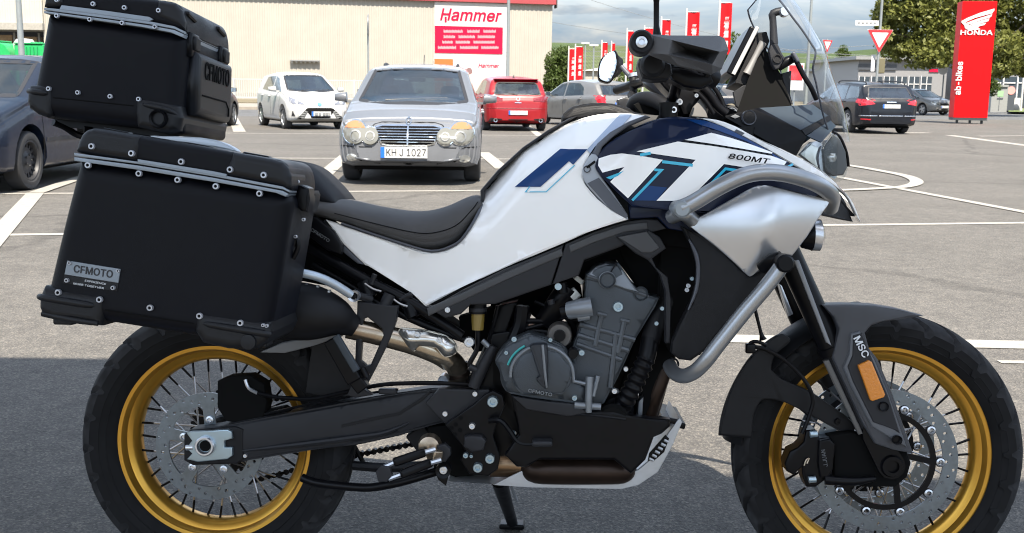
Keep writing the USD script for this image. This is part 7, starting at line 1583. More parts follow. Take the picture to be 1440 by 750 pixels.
part('bar_end', lathe([(0, -0.022), (0.014, -0.022), (0.018, -0.017), (0.018, 0.05), (0, 0.05)], 24, M=tr(*B3(1102, 370, 0.335))), m_blkgl, LB)
part('bar_joint', tube([B3(1072, 377, 0.28), B3(1085, 366, 0.3), B3(1098, 362, 0.31)], 0.013, 14, 4), m_blkgl, LB)
# fork
fk0, fk1 = np.array(L(1096, 330, 0.105)), np.array(L(1222, 606, 0.105))
for sg, lab in ((-1, 'near fork leg'), (1, 'far fork leg')):
    a, b = np.array([fk0[0], sg * 0.105, fk0[1]]), np.array([fk1[0], sg * 0.105, fk1[1]])
    d = b - a
    F_ = part('fork_leg', tube([a, a + d * 0.56, a + d * 0.565, a + d * 0.60], [0.0275, 0.0275, 0.030, 0.030], 22), m_blkgl, label=lab)
    part('fork_slider', tube([a + d * 0.58, a + d * 0.97], 0.0225, 18), m_dgrey, F_)
    ax_ = np.array([CFX, sg * 0.105, CFZ])
    part('axle_clamp', hull_of(np.vstack([[b + [0.02 * math.cos(t), s * 0.022, 0.03 * math.sin(t)] for s in (1, -1) for t in np.arange(12) * PI / 6], [ax_ + [0.03 * math.cos(t), s * 0.022, 0.03 * math.sin(t)] for s in (1, -1) for t in np.arange(12) * PI / 6]])), m_blkgl, F_)
    part('axle_end', lathe([(0.014, -0.03), (0.022, -0.03), (0.026, -0.02), (0.026, 0.02), (0, 0.02)], 22, M=tr(*ax_) @ (np.eye(4) if sg < 0 else rotz(PI))), m_blkgl, F_)
part('fork_guard', plate(Pg([(1116, 366), (1124, 366), (1170, 487), (1162, 482)], 0.137), 0.137, 0.012, 0.003), mat('guard_grey', (0.20, 0.205, 0.215), 0.4, 0.5))
part('fork_guard', plate(Pg([(1092, 396), (1100, 402), (1116, 442), (1108, 446)], -0.08), -0.08, 0.01, 0.003), m_sil, label='far silver fork guard strip')
part('front_axle', tube([(CFX, -0.12, CFZ), (CFX, 0.12, CFZ)], 0.012, 14), m_blkgl)
for q in (L(1078, 330, 0.1), L(1040, 190, 0.1)): part('triple_clamp', hull_of(np.vstack([[np.array([q[0] + 0.035 * math.cos(t), y + 0.035 * math.sin(t), q[1] + s]) for s in (-0.015, 0.015) for t in np.arange(10) * PI / 5] for y in (-0.105, 0.105)])), m_blkgl)
# front fender shell, strut, fork cover
part('front_fender', arc_shell(CFX, CFZ, 0.350, 0.352, 176, 98, 0.076, 0.004, 30, 13, lambda t: 0.92 + 0.08 * t, 0.03), m_blk, smooth=60, label='black front mudguard over the front tyre')
part('fender_tip', arc_shell(CFX, CFZ, 0.350, 0.340, 114, 94, 0.07, 0.004, 22, 11, lambda t: 1 - 0.93 * t ** 1.5, 0.025), m_dgrey, smooth=60)
fs = [(1011, 613, 1), (1014, 590), (1022, 562), (1036, 532), (1056, 502), (1080, 480), (1100, 470), (1112, 480), (1090, 500), (1085, 520, 1), (1100, 533), (1140, 551), (1180, 578), (1200, 595), (1202, 612, 1), (1188, 610), (1150, 590), (1110, 569), (1085, 562), (1070, 565), (1060, 585), (1058, 617, 1)]
part('fender_strut', plate(Pg(fs, 0.085, 4), 0.086, 0.012, 0.005), m_blk, smooth=50)
part('strut_bolt', [bolt(1178, 593, 0.089, 4.5, 0.004)], m_blkgl)
cov = [(1156, 429), (1190, 428.5), (1230, 429.5), (1265, 435), (1299, 444), (1270, 449), (1243, 452), (1225, 458), (1216, 468), (1222, 490), (1234, 505), (1254, 552), (1270, 598), (1284, 638), (1256, 633), (1230, 624), (1212, 594), (1190, 545), (1170, 502), (1175, 480), (1179, 462), (1172, 446)]
m_fcov = mat('fork_cover_grey', (0.042, 0.044, 0.05), 0.42, spec=0.4, var=0.1, vscale=12, bump=0.2, bscale=1100)
FC = part('fork_cover', plate(Pg(cov, 0.135), 0.14, 0.06, 0.006), m_fcov, smooth=40, label='dark grey fork cover with white lettering and an orange reflector')
part('cover_facet', plate(Pg([(1196, 470), (1210, 466), (1219, 490), (1230, 506), (1250, 555), (1266, 602), (1276, 630), (1258, 620), (1226, 600), (1198, 545), (1186, 517), (1194, 497)], 0.147), 0.148, 0.012, 0.006), mat('cover_facet_grey', (0.10, 0.105, 0.115), 0.42, spec=0.4), FC)
part('cover_inset', plate(Pg([(1200, 472), (1212, 469), (1222, 494), (1250, 560), (1266, 610), (1256, 604), (1228, 594), (1200, 538), (1192, 516), (1199, 500)], 0.150), 0.151, 0.008, 0.003), m_dgrey, FC)
part('reflector', plate(Pg([(1206.5, 514), (1222, 507), (1226, 509), (1245, 555), (1243, 559), (1227, 564.5), (1224, 563)], 0.158), 0.160, 0.012, 0.003), m_orange, FC)
for p in [(1242.5, 572), (1261.5, 619)]: part('cover_hole', lathe([(0.0085, -0.002), (0.0105, -0.004), (0.0105, 0.004), (0.008, 0.006), (0, 0.006)], 18, M=tr(*B3(*p, 0.155))), m_blkgl, FC)
a, b = B3(1199.5, 475, 0.1535), B3(1214, 504, 0.1535)
part('lettering', place_text('MSC', a, b - a, B3(1209, 471, 0.1535) - a, 0.0145, np.linalg.norm(b - a), True, 0.0012), m_print, FC, smooth=False)
part('strip_guard', plate(Pg([(1158, 508), (1166, 506), (1214, 610), (1208, 612)], 0.125), 0.126, 0.012, 0.003), mat('guard_brown', (0.10, 0.095, 0.09), 0.45), FC)
# front caliper and lines
CL = part('front_caliper', [plate(Pg(Z(1080, 540, 3.571, [(190, 235), (240, 230), (260, 275), (310, 270), (340, 300), (335, 360), (320, 420), (330, 470), (280, 490), (240, 520), (195, 520), (175, 470), (170, 420), (130, 460), (95, 440), (85, 400), (110, 340), (150, 320), (180, 290)]), 0.118), 0.12, 0.05, 0.006), plate(Pg(Z(1080, 540, 3.571, [(255, 285), (310, 275), (335, 300), (330, 360), (325, 430), (300, 470), (262, 470), (250, 400)]), 0.125), 0.13, 0.02, 0.005)], m_blkgl)
for p in [(1143, 611), (1141, 675)]: part('caliper_bolt', tube([B3(p[0] - 4, p[1], 0.128), B3(p[0] + 6, p[1] - 1, 0.128)], 0.0075, 12), m_boltb, CL)
part('pad_clip', tube([B3(1131, 655, 0.126), B3(1134, 647, 0.126), B3(1138, 645, 0.126), B3(1135, 652, 0.126)], 0.002, 6, 3), m_pipe, CL)
part('caliper_bracket', plate(Pg(Z(1080, 540, 3.571, [(300, 260), (420, 240), (520, 270), (700, 340), (720, 400), (700, 470), (640, 520), (480, 520), (330, 480), (330, 330)]), 0.105), 0.108, 0.03, 0.008), m_under)
part('caliper_lever', tube([B3(1160, 675, 0.125), B3(1200, 677, 0.13), B3(1230, 673, 0.12)], [0.011, 0.010, 0.006], 12, 3), m_blkgl)
label_text('J.JUAN', (1164, 656), (1160, 632), 6, 0.1315, m_gprint, None, False, 0, (-1, 0, 0.2))
part('brake_line', tube([B3(1128, 610, 0.12), B3(1138, 585, 0.12), B3(1143, 560, 0.12), B3(1130, 533, 0.12), B3(1105, 508, 0.11), B3(1078, 492, 0.1), B3(1062, 488, 0.1)], 0.0045, 8, 5), m_blkgl)
part('hose_guide', [tube([B3(1050, 492, 0.1), B3(1056, 482, 0.1), B3(1066, 481, 0.1), B3(1078, 486, 0.1)], 0.004, 8, 4), box(*(lambda c: (c[0] - 0.011, c[0] + 0.011, c[1] - 0.01, c[1] + 0.01, c[2] - 0.011, c[2] + 0.011))(B3(1055, 490, 0.1)), None, 0.004)], m_blkgl)
part('brake_line', tube([B3(1058, 420, 0.09), B3(1063, 440, 0.09), B3(1070, 468, 0.09), B3(1073, 478, 0.09)], [0.004, 0.004, 0.004, 0.009], 8, 4), m_blkgl)
# ---- headlight, cockpit, screen
part('headlight_bowl', hull_of([B3(x, y, w * k) for x, y, w in ((1122, 218, 0.09), (1138, 200, 0.085), (1156, 206, 0.075), (1172, 196, 0.05), (1186, 236, 0.045), (1174, 252, 0.06), (1150, 240, 0.08)) for k in (1, -1)]), m_sil, smooth=30)
wH = lambda u, v: np.interp(u, [L(x, 220, 0.09)[0] for x in (1118, 1150, 1180, 1196)], [0.115, 0.102, 0.075, 0.03])
part('headlight_lens', plate(Pg([(1119, 218, 1), (1128, 207), (1138, 199.5, 1), (1154, 207), (1171, 187, 1), (1180, 193), (1189, 212), (1193, 232), (1188, 250), (1176, 257), (1163, 249), (1140, 233)], wH, 3), wH, 0.006, 0.002, 0.012, 0.004, 0.02), m_lampglass, smooth=60)
part('lamp_divider', tube([B3(1154, 206, 0.105), B3(1150, 222, 0.107), B3(1153, 243, 0.10)], 0.0022, 6, 3), m_gtrim)
part('lamp_reflector', plate(Pg([(1124, 217), (1140, 203), (1152, 208), (1149, 224), (1152, 240), (1162, 246), (1144, 233)], 0.1), 0.104, 0.01, 0.003), m_lampin)
part('lamp_projector', lathe([(0.0, -0.012), (0.010, -0.009), (0.014, 0.0), (0.014, 0.02)], 20, M=tr(*B3(1170, 222, 0.07)) @ rotz(0.9)), m_lampin)
part('lamp_shade', plate(Pg([(1156, 210), (1172, 190), (1181, 196), (1189, 214), (1191, 236), (1186, 246), (1172, 248), (1160, 240), (1158, 222)], 0.075), 0.078, 0.01, 0.003), mat('lamp_shade_grey', (0.07, 0.073, 0.073), 0.3, 0.3))
part('nose_edge', tube([B3(1171, 186, 0.07), B3(1181, 193, 0.062), B3(1190, 214, 0.05), B3(1193, 234, 0.04)], 0.0035, 8, 4), m_blkgl)
def facet(name, pts, mt, label=None, th=0.004):
    """A flat or folded facet from (px, py, w) corners, mirrored to the far side as well, with thickness."""
    P = np.array([B3(*p) for p in pts]); Q = P * [1, -1, 1]
    ms = []
    for A in (P, Q):
        n = np.cross(A[1] - A[0], A[2] - A[0]); n /= np.linalg.norm(n)
        ms.append(hull_of(np.vstack([A, A - n * th])) if len(pts) > 2 else None)
    return part(name, ms[0], mt, smooth=False, label=label), part(name, ms[1], mt, smooth=False)
# instrument hood: top plate spans both sides, side plates fold down
top = [(1067.5, 152, 0.11), (1143, 147, 0.06), (1164, 162.5, 0.06), (1126, 183, 0.115)]
P_ = np.array([B3(*p) for p in top]); Q_ = P_ * [1, -1, 1]
part('instrument_hood', hull_of(np.vstack([P_, Q_, P_ - [0, 0, 0.01], Q_ - [0, 0, 0.01]])), mat('hood_blue_black', (0.016, 0.025, 0.035), 0.36, var=0.1, vscale=20), smooth=False)
facet('hood_side', [(1020, 163, 0.125), (1060, 153, 0.12), (1068, 152, 0.112), (1126, 183, 0.117), (1133, 192, 0.117), (1119, 217, 0.12), (1090, 203, 0.128)], m_blkgl)
facet('hood_front', [(1126, 183.5, 0.116), (1164, 163, 0.062), (1167.5, 169, 0.06), (1131, 191, 0.114)], m_blk)
facet('lamp_brow', [(1133, 192, 0.112), (1165.5, 170, 0.06), (1174, 178, 0.055), (1153.5, 201, 0.105)], '/World/Looks/hood_blue_black')
part('badge_ring', lathe([(0.0135, -0.002), (0.0160, -0.004), (0.0160, 0.004), (0.0135, 0.004)], 24, M=tr(*B3(1053, 165.5, 0.128)) @ rotz(0.2)), m_gtrim); part('badge_plug', lathe([(0, -0.004), (0.0128, -0.002), (0.0128, 0.003), (0, 0.003)], 20, M=tr(*B3(1053, 165.5, 0.128))), m_blk)
part('hood_tab', plate(Pg([(1027, 164), (1034, 161), (1041, 164), (1034, 167)], 0.13), 0.131, 0.003, 0.001), mat('tab_grey', (0.35, 0.34, 0.32), 0.5))
part('cockpit_core', hull_of([B3(x, y, w * k) for x, y, w in ((1036, 158, 0.10), (1052, 112, 0.085), (1072, 62, 0.07), (1090, 92, 0.07), (1100, 108, 0.07), (1113, 148, 0.08), (1110, 205, 0.10), (1040, 180, 0.10)) for k in (1, -1)]), m_under, smooth=20)
part('screen_stay', plate(Pg([(1098, 104), (1112, 100), (1110, 133), (1114, 147), (1108, 148), (1100, 118)], 0.06), 0.07, 0.012, 0.003), m_dgrey)
part('screen_stay', plate(Pg([(1030, 130), (1048, 118), (1068, 152), (1042, 156), (1034, 150)], 0.06), 0.07, 0.012, 0.003), m_dgrey, label='lower grey stay of the cockpit')
AR = part('screen_arm', [tube([B3(1103, 15, 0.10), B3(1087, 19, 0.10), B3(1087, 30, 0.10), B3(1088.5, 62, 0.10)], [0.0085, 0.0085, 0.0075, 0.009], 14, 3), plate(Pg([(1084, 62), (1092, 58), (1100, 76), (1104, 82), (1095, 97), (1090, 98), (1085, 90), (1081, 72)], 0.105), 0.108, 0.016, 0.004)], m_dgrey)
part('arm_knob', lathe([(0, -0.006), (0.0095, -0.006), (0.011, 0), (0.011, 0.012), (0, 0.012)], 16, M=tr(*B3(1103.5, 16.5, 0.112))), m_boltm, AR)
part('arm_disc', lathe([(0.007, -0.003), (0.010, -0.003), (0.010, 0.0), (0, 0.0)], 18, M=tr(*B3(1093, 82.5, 0.109))), m_blk, AR)
part('screen_link', tube([B3(1094, 96, 0.09), B3(1104, 88, 0.09), B3(1116, 82, 0.09)], [0.008, 0.011, 0.009], 12, 3), m_blkgl, AR)
part('link_foot', obar(B3(1114, 74, 0.11), B3(1122, 88, 0.11), 0.02, 0.008, 0.003), m_gtrim, AR)
part('screen_strut', tube([B3(1119, 84, 0.11), B3(1130, 106, 0.11), B3(1141, 124, 0.11), B3(1148, 140, 0.1)], 0.0055, 10, 4), m_blkgl)
# display: a slab seen edge on, its face towards the rider
da, db = B3(1061, 38.5, 0.085), B3(1027, 105, 0.085)
TF = part('display', obar((da + db) / 2 * [1, 0, 1] + (da - db) * [0.5, 0, 0.5], (da + db) / 2 * [1, 0, 1] - (da - db) * [0.5, 0, 0.5], 0.17, 0.020, 0.004), m_blkgl, label='flat display seen almost edge on')
part('display_edge', tube([da + [0.006, -0.004, 0], db + [0.006, -0.004, 0]], 0.0045, 8), mat('edge_grey', (0.42, 0.41, 0.39), 0.5), TF)
hb = np.array([B3(x, y, 0.07) for x, y in ((1066, 46), (1078, 45), (1082, 58), (1070, 90), (1050, 120), (1034, 116))])
part('display_housing', hull_of(np.vstack([hb, hb * [1, -1, 1]])), m_blk, smooth=30)
part('display_bracket', tube([B3(1073, 60, 0.08), B3(1062, 80, 0.08), B3(1050, 104, 0.08)], [0.009, 0.0065, 0.009], 10, 3), mat('bracket_grey', (0.22, 0.215, 0.21), 0.5, 0.3), TF)
# windscreen: a curved clear sheet with a dark edge
near = [(1088, -22), (1096, -6), (1113, 20), (1129, 42), (1142, 63), (1147, 74), (1144.5, 95), (1152, 115), (1160, 138), (1170, 158), (1183, 184)]
cent = [(1090, -30), (1104, -8), (1122, 16), (1138, 42), (1150, 63), (1156, 76), (1163, 96), (1171, 117), (1180, 140), (1187, 162), (1195, 200)]
NE = catmull(np.array([np.r_[L(*p, 0.175), 0] for p in near]), 3)[:, :2]; CE = catmull(np.array([np.r_[L(*p, 0.0), 0] for p in cent]), 3)[:, :2]
W_ = np.interp(np.linspace(0, 1, len(NE)), [0, 0.15, 0.45, 0.55, 0.8, 1], [0.13, 0.165, 0.175, 0.175, 0.13, 0.07])
NE = np.array([c + (n - c) * (w / 0.175) ** 1.0 for c, n, w in zip(CE, NE, W_)]) if False else NE
m_ = 17; V = []
for (n_, c_, w_) in zip(NE, CE, W_):
    for s in np.linspace(-1, 1, m_): q = c_ + (n_ - c_) * s * s; V.append((q[0], s * w_, q[1]))
V = np.array(V); nr = len(NE); i, j = np.meshgrid(np.arange(nr - 1), np.arange(m_ - 1), indexing='ij'); a = (i * m_ + j).ravel(); f = np.vstack([np.c_[a, a + m_, a + m_ + 1], np.c_[a, a + m_ + 1, a + 1]])
WS = part('windscreen', trimesh.Trimesh(V, f, process=False), m_screen, smooth=True, label='clear curved windscreen')
for s in (0, m_ - 1):
    part('screen_edge', tube(V[s::m_], 0.0022, 6), mat('screen_edge_dark', (0.03, 0.035, 0.045), 0.2, coat=0.5) if s == 0 else '/World/Looks/screen_edge_dark', WS)
part('screen_rim', tube(V[:m_], 0.0018, 6), '/World/Looks/screen_edge_dark', WS)
dfl = np.array([B3(*p, -0.16) for p in [(1043, 52), (1036, 64), (1012, 98), (1000, 122), (984, 150), (976, 168), (984, 172), (1000, 150), (1014, 124), (1030, 98), (1046, 72)]])
part('wind_deflector', hull_of(np.vstack([dfl, dfl + [0, 0.003, 0]])), pane_mat('deflector_acrylic', (0.72, 0.82, 0.92), 3.2, 0.12), label='pale clear wind deflector on the far side', smooth=False)

# ---- handlebar, guards, mirrors
HBp = [B3(905, 60, 0.42), B3(925, 68, 0.36), B3(935, 82, 0.3), B3(925, 110, 0.22), B3(915, 135, 0.14)]
gA, gB = B3(904, 60, 0.44), B3(938, 73, 0.28)
part('handlebar', tube([gB, B3(948, 92, 0.22), B3(952, 112, 0.14), B3(948, 134, 0.07), B3(945, 138, 0.0), B3(945, 138, 0.0) * [1, 0, 1] + [0, 0.07, 0.004], gB * [1, -0.5, 1] + [0, 0, -0.02], gB * [1, -1, 1], gA * [1, -1, 1]], 0.0125, 14, 5), m_blkgl)
GR = part('hand_grip', tube([gA + (gA - gB) * 0.05, gA, gA * 0.4 + gB * 0.6, gB], [0.017, 0.0175, 0.0165, 0.0185], 20, 2), m_blk)
BE = part('bar_weight', lathe([(0.012, -0.012), (0.019, -0.014), (0.0225, -0.009), (0.0225, 0.035), (0, 0.035)], 30, M=tr(*B3(902, 60, 0.455))), m_blk)
part('weight_screw', lathe([(0, -0.010), (0.005, -0.010), (0.006, -0.0135), (0.0105, -0.0125), (0.0115, -0.004), (0, -0.004)], 24, M=tr(*B3(901.5, 60.5, 0.458))), m_boltm, BE)
wG = lambda u, v: np.interp(u, [L(x, 70, 0.42)[0] for x in (890, 915, 950, 1000, 1028)], [0.445, 0.445, 0.44, 0.40, 0.345])
hg = [(908, 50), (914, 47), (930, 49), (945, 50.2), (980, 51), (1008, 50.2, 1), (1018, 52), (1024, 68), (1022, 79), (1013, 97), (1002, 103, 1), (978, 98), (953, 91), (930, 82), (912, 74), (906, 66)]
hole = [(946, 57), (960, 60), (1012, 73), (985, 77), (962, 76), (944, 72)]
m_guard = mat('hand_guard_grey', (0.075, 0.075, 0.078), 0.5, spec=0.4, bump=0.2, bscale=900)
GP = dict(A=(908, 48, .452), B=(945, 50, .445), C=(1012, 50.5, .365), C2=(1019, 54, .35), D=(1024.5, 70, .335), E=(1015, 97, .325), F=(1002, 103.5, .335), G=(953, 91.5, .415), H=(912, 74.5, .452), I=(945, 56.5, .462), J=(1012, 73, .395), K=(940, 77, .462), Mm=(1001.5, 91, .395), N=(984, 78, .33), O=(966, 70, .35))
GN = list(GP); gv = np.array([B3(*GP[k]) for k in GN]); gi = {k: i for i, k in enumerate(GN)}
gt = ['A I B', 'B I C', 'I J C', 'C J C2', 'C2 J D', 'J E D', 'J Mm E', 'Mm F E', 'K F Mm', 'K G F', 'H G K', 'A H K', 'A K I', 'I K O', 'O K N', 'I O J', 'O N J', 'K Mm N', 'N Mm J']
gf = np.array([[gi[k] for k in t.split()] for t in gt]); gm = trimesh.Trimesh(gv, gf, process=False)
nrm = np.cross(gv[gf[:, 1]] - gv[gf[:, 0]], gv[gf[:, 2]] - gv[gf[:, 0]]); gf[nrm[:, 1] > 0] = gf[nrm[:, 1] > 0][:, ::-1]
gb = gv + [0, 0.022, 0]; e = np.sort(np.vstack([gf[:, [0, 1]], gf[:, [1, 2]], gf[:, [2, 0]]]), 1); u_, c_ = np.unique(e, axis=0, return_counts=True); bd = u_[c_ == 1]; n_ = len(gv)
HG = part('hand_guard', trimesh.Trimesh(np.vstack([gv, gb]), np.vstack([gf, gf[:, ::-1] + n_, np.c_[bd[:, 0], bd[:, 1], bd[:, 1] + n_], np.c_[bd[:, 0], bd[:, 1] + n_, bd[:, 0] + n_]]), process=False), m_guard, smooth=18)
part('switch_block', [plate(Pg([(899, 82), (912, 79), (930, 83), (944, 90), (946, 104), (940, 112), (918, 113), (903, 110), (897, 92)], 0.34), 0.345, 0.06, 0.010), lathe([(0, -0.01), (0.018, -0.008), (0.024, 0.0), (0.026, 0.03), (0, 0.03)], 24, M=tr(*B3(918, 91, 0.35)))], m_blk)
part('brake_master', [plate(Pg([(935, 92), (960, 92), (985, 99), (1000, 104), (1004, 116), (985, 126), (962, 122), (944, 112)], 0.28), 0.285, 0.06, 0.01), tube([B3(985, 103, 0.27), B3(1004, 112, 0.25)], 0.02, 14)], m_blkgl)
part('brake_lever', tube([B3(985, 98, 0.30), B3(975, 90, 0.36), B3(950, 80, 0.42)], [0.008, 0.007, 0.006], 10, 4), m_blkgl)
rs1 = part('mirror_stem', tube([B3(924, 50, 0.36), B3(923, 36, 0.36), B3(923, 4, 0.36), B3(923, -10, 0.37)], [0.0085, 0.0055, 0.0055, 0.008], 12), m_blkgl, label='near mirror stem rising out of the frame')
mp = lambda w, dx: [(863 + dx, 70), (853 + dx, 75), (845 + dx, 83), (842 + dx, 92), (840.5 + dx, 103), (842 + dx, 112), (847 + dx, 115), (855 + dx, 116.5), (861 + dx, 113), (868 + dx, 103), (871.5 + dx, 92), (871 + dx, 82), (868 + dx, 72)]
MR = part('mirror', plate(Pg(mp(0, 0), -0.36, 2), lambda u, v: -0.36 - 0.25 * np.clip(u - L(842, 95, -0.36)[0], 0, 1), 0.03, 0.006, 0.012), m_blkgl, smooth=45, label='far mirror with pale sky in its glass')
part('mirror_glass', plate(Pg([(860, 72.5), (853, 77), (847, 84), (843.5, 93), (842.5, 103), (844, 111), (848, 113.5), (855, 115), (859, 112), (864, 102), (867, 91), (866.5, 81), (864.5, 73)], -0.36, 2), lambda u, v: -0.355 - 0.25 * np.clip(u - L(842, 95, -0.36)[0], 0, 1), 0.003, 0.001, 0.012), m_mirr, MR, smooth=True)
part('mirror_back', hull_of([B3(x, y, w) for x, y, w in ((864, 73, -0.385), (870, 92, -0.385), (862, 111, -0.385), (876, 84, -0.41), (877, 98, -0.41), (868, 108, -0.405))]), m_blk, MR)
part('mirror_arm', tube([B3(874, 94, -0.38), B3(881, 102, -0.37), B3(888, 110, -0.36)], 0.0065, 10, 3), m_gtrim, MR)
part('mirror_clamp', [tube([B3(890, 107, -0.35), B3(891, 134, -0.34)], 0.010, 14), tube([B3(889, 134, -0.34), B3(893, 141, -0.3)], 0.013, 12)], m_blk, MR); part('clamp_cap', tube([B3(889, 103, -0.35), B3(890, 108, -0.35)], 0.0125, 14), m_boltm, MR)
part('far_hand_guard', plate(Pg([(893, 100), (905, 98), (970, 100), (990, 108), (985, 125), (930, 125), (900, 118)], -0.40), -0.40, 0.02, 0.005), m_dgrey)
part('far_switch_block', [plate(Pg([(868, 140), (880, 136), (893, 140), (896, 152), (888, 158), (870, 150)], -0.28), -0.28, 0.05, 0.006)], m_dgrey)
part('handlebar_riser', tube([B3(889, 150, -0.02), B3(896, 142, 0.0), B3(910, 139, 0.03), B3(928, 145, 0.06), B3(945, 157, 0.09)], [0.015, 0.0165, 0.0165, 0.0165, 0.015], 16, 5), m_blk)
part('riser_bolt', [bolt(947, 155, 0.11, 5, 0.01)], m_boltm); part('riser_bolt', [bolt(955, 144, 0.08, 5, 0.01)], m_boltm)
part('clutch_cable', tube([B3(930, 143, 0.03), B3(945, 140, 0.03), B3(960, 141, 0.02)], 0.006, 8, 3), m_blkgl)
part('fork_top', [lathe([(0, -0.02), (0.02, -0.02), (0.022, 0.02), (0, 0.02)], 18, M=tr(*B3(940, 158, 0.1)) @ rotx(PI / 2))], m_blkgl)
part('ignition_block', plate(Pg([(890, 148), (900, 143), (935, 150), (960, 160), (980, 166), (905, 166)], 0.02), 0.03, 0.1, 0.005), m_under)
part('bar_bridge', plate(Pg([(924, 112), (944, 108), (985, 125), (1000, 140), (990, 160), (960, 163), (950, 140), (935, 125)], 0.06), 0.07, 0.1, 0.01), m_blkgl)
part('cockpit_panel', plate(Pg([(975, 150), (986, 138), (992, 150), (995, 166), (970, 164)], 0.09), 0.095, 0.02, 0.003), mat('cockpit_grey', (0.13, 0.125, 0.12), 0.5))
for pts, r in [([(985, 120), (1000, 135), (1010, 150), (1022, 160)], 0.010), ([(975, 125), (992, 142), (1004, 160)], 0.006), ([(1000, 118), (1012, 135), (1018, 150)], 0.005)]: part('hose', tube([B3(*p, 0.1) for p in pts], r, 10, 4), m_blkgl)
part('chrome_nut', bolt(979, 135, 0.12, 3, 0.006), m_boltm)
part('lower_cowl_far', plate(Pg([(1000, 140), (1040, 158), (1020, 170), (985, 166)], -0.1), -0.1, 0.02, 0.004), m_blk)

# ---------------------------------------------------------------- luggage (lifts off: things of their own)
def luggage(name, label, cat, o):
    """A thing at the point o of the motorcycle; returns a function that adds parts given in the motorcycle's own coordinates."""
    t = thing(name, label, cat, MB @ tr(*o))
    def add(nm, m, mt, parent=None, smooth=38, lab=None):
        m = cat_(m) if isinstance(m, list) else m
        m = m.copy(); m.apply_translation(-np.asarray(o)); return obj(nm, m, mt, parent or t, smooth, lab)
    return t, add
W0 = 0.50
o = B3(235, 485, 0.38)
pn, add = luggage('pannier', 'black hard pannier with a silver maker plate on the near side of the motorcycle', 'pannier', o)
body = [(107, 226, 1), (200, 238), (300, 255), (370, 266.5), (398, 271, 1), (406, 277), (409, 287), (405, 312), (390, 400), (377, 466), (373, 482), (366, 488, 1), (330, 484), (200, 463), (130, 452), (70, 442, 1), (60, 436), (59, 424), (66, 390), (90, 290)]
add('shell', pillow(Pg(body, W0, 3), W0, 0.20, 0.032), m_matte, smooth=60)
lid = [(104, 214, 1), (108, 200), (113, 189), (120, 183), (130, 180.5), (160, 184.5), (230, 197), (320, 212.5), (380, 222.5), (396, 227), (404, 235), (408, 248), (409, 264), (405, 271, 1), (370, 261.5), (300, 249.5), (200, 232)]
add('lid', pillow(Pg(lid, W0, 3), W0 - 0.002, 0.195, 0.028), m_matte, smooth=60)
add('seam_strip', plate(Pg([(104, 215), (194, 227.5), (300, 244), (398, 262.5), (407, 268), (407, 271), (398, 266.8), (300, 248.5), (194, 231), (104.5, 219.5)], W0), W0 + 0.001, 0.196, 0.0012), m_seam)
add('seam_strip', plate(Pg([(104.5, 221), (194, 232.8), (300, 250), (398, 268.5), (406, 273), (402, 277), (388, 271.5), (300, 256), (194, 239), (104.5, 226.5)], W0), W0 + 0.001, 0.196, 0.0012), m_seam)
add('lid_band', plate(Pg([(194, 224), (300, 241), (319, 245), (319, 249.5), (300, 246), (194, 229)], W0), W0 + 0.002, 0.01, 0.0008), m_seam)
cl1 = [(105, 213.5), (109, 199), (114, 188.5), (121, 182.5), (131, 180), (150, 182.5), (195, 190.5), (197, 205), (194, 223), (190, 227), (180, 226), (140, 219.5)]
cr1 = [(327, 214), (360, 219.5), (382, 223.5), (397, 228), (404.5, 236), (408.5, 248), (409, 262), (405, 266.5), (390, 261.5), (360, 256), (322, 249), (316, 246), (319, 232)]
for q in (cl1, cr1): add('lid_corner', pillow(Pg(q, W0), W0 + 0.003, 0.12, 0.02), m_lugg2, smooth=60)
for q in ([(139, 188.5), (146, 179.5), (180, 186), (184.5, 195), (181, 195.5), (177, 190), (150, 185), (145, 189.5)], [(335, 221), (343, 213.5), (377, 219.5), (383, 228), (379, 228.5), (374, 223.5), (347, 218.5), (341, 222)]):
    add('lid_loop', plate(Pg(q, W0 - 0.03), W0 - 0.028, 0.022, 0.003), m_blkgl)
bl = [(61, 402), (100, 408), (143, 414.5), (148, 420.5), (146, 440), (142, 459), (110, 455.5), (73, 450), (58, 443), (53.5, 433), (54, 418)]
brr = [(273.5, 444), (278, 438), (330, 445.5), (379, 453.5), (382, 468), (375, 483), (362, 492), (320, 491.5), (284, 483), (273, 466)]
for q in (bl, brr): 
    k = add('base_corner', pillow(Pg(q, W0), W0 + 0.005, 0.205, 0.018), m_lugg2, smooth=60)
add('base_ridge', tube([B3(56, 417.5, W0 - 0.012), B3(64, 419, W0 + 0.003), B3(100, 425, W0 + 0.006), B3(125, 429, W0 + 0.005), B3(135, 430, W0)], [0.006, 0.0068, 0.0068, 0.006, 0.002], 10, 4), m_lugg2)
add('base_ridge', tube([B3(285, 454, W0), B3(297, 457, W0 + 0.005), B3(340, 464, W0 + 0.006), B3(368, 468.5, W0 + 0.005), B3(379, 471, W0 - 0.004)], [0.002, 0.006, 0.0068, 0.0068, 0.006], 10, 4), m_lugg2)
add('base_ridge', tube([B3(60, 441, W0 - 0.005), B3(100, 449, W0 + 0.002), B3(138, 455, W0 + 0.002)], [0.006, 0.007, 0.005], 10, 3), m_lugg2)
for x, y in ((88, 450), (360, 482)): add('base_foot', box(*(lambda c: (c[0] - 0.02, c[0] + 0.02, c[1], c[1] + 0.05, c[2] - 0.010, c[2] + 0.006))(B3(x, y, W0 - 0.01)), None, 0.004), m_lugg2)
add('base_line', tube([B3(148, 436, W0 - 0.0005), B3(210, 445.5, W0 - 0.0005), B3(272, 455, W0 - 0.0005)], 0.0016, 6), m_under)
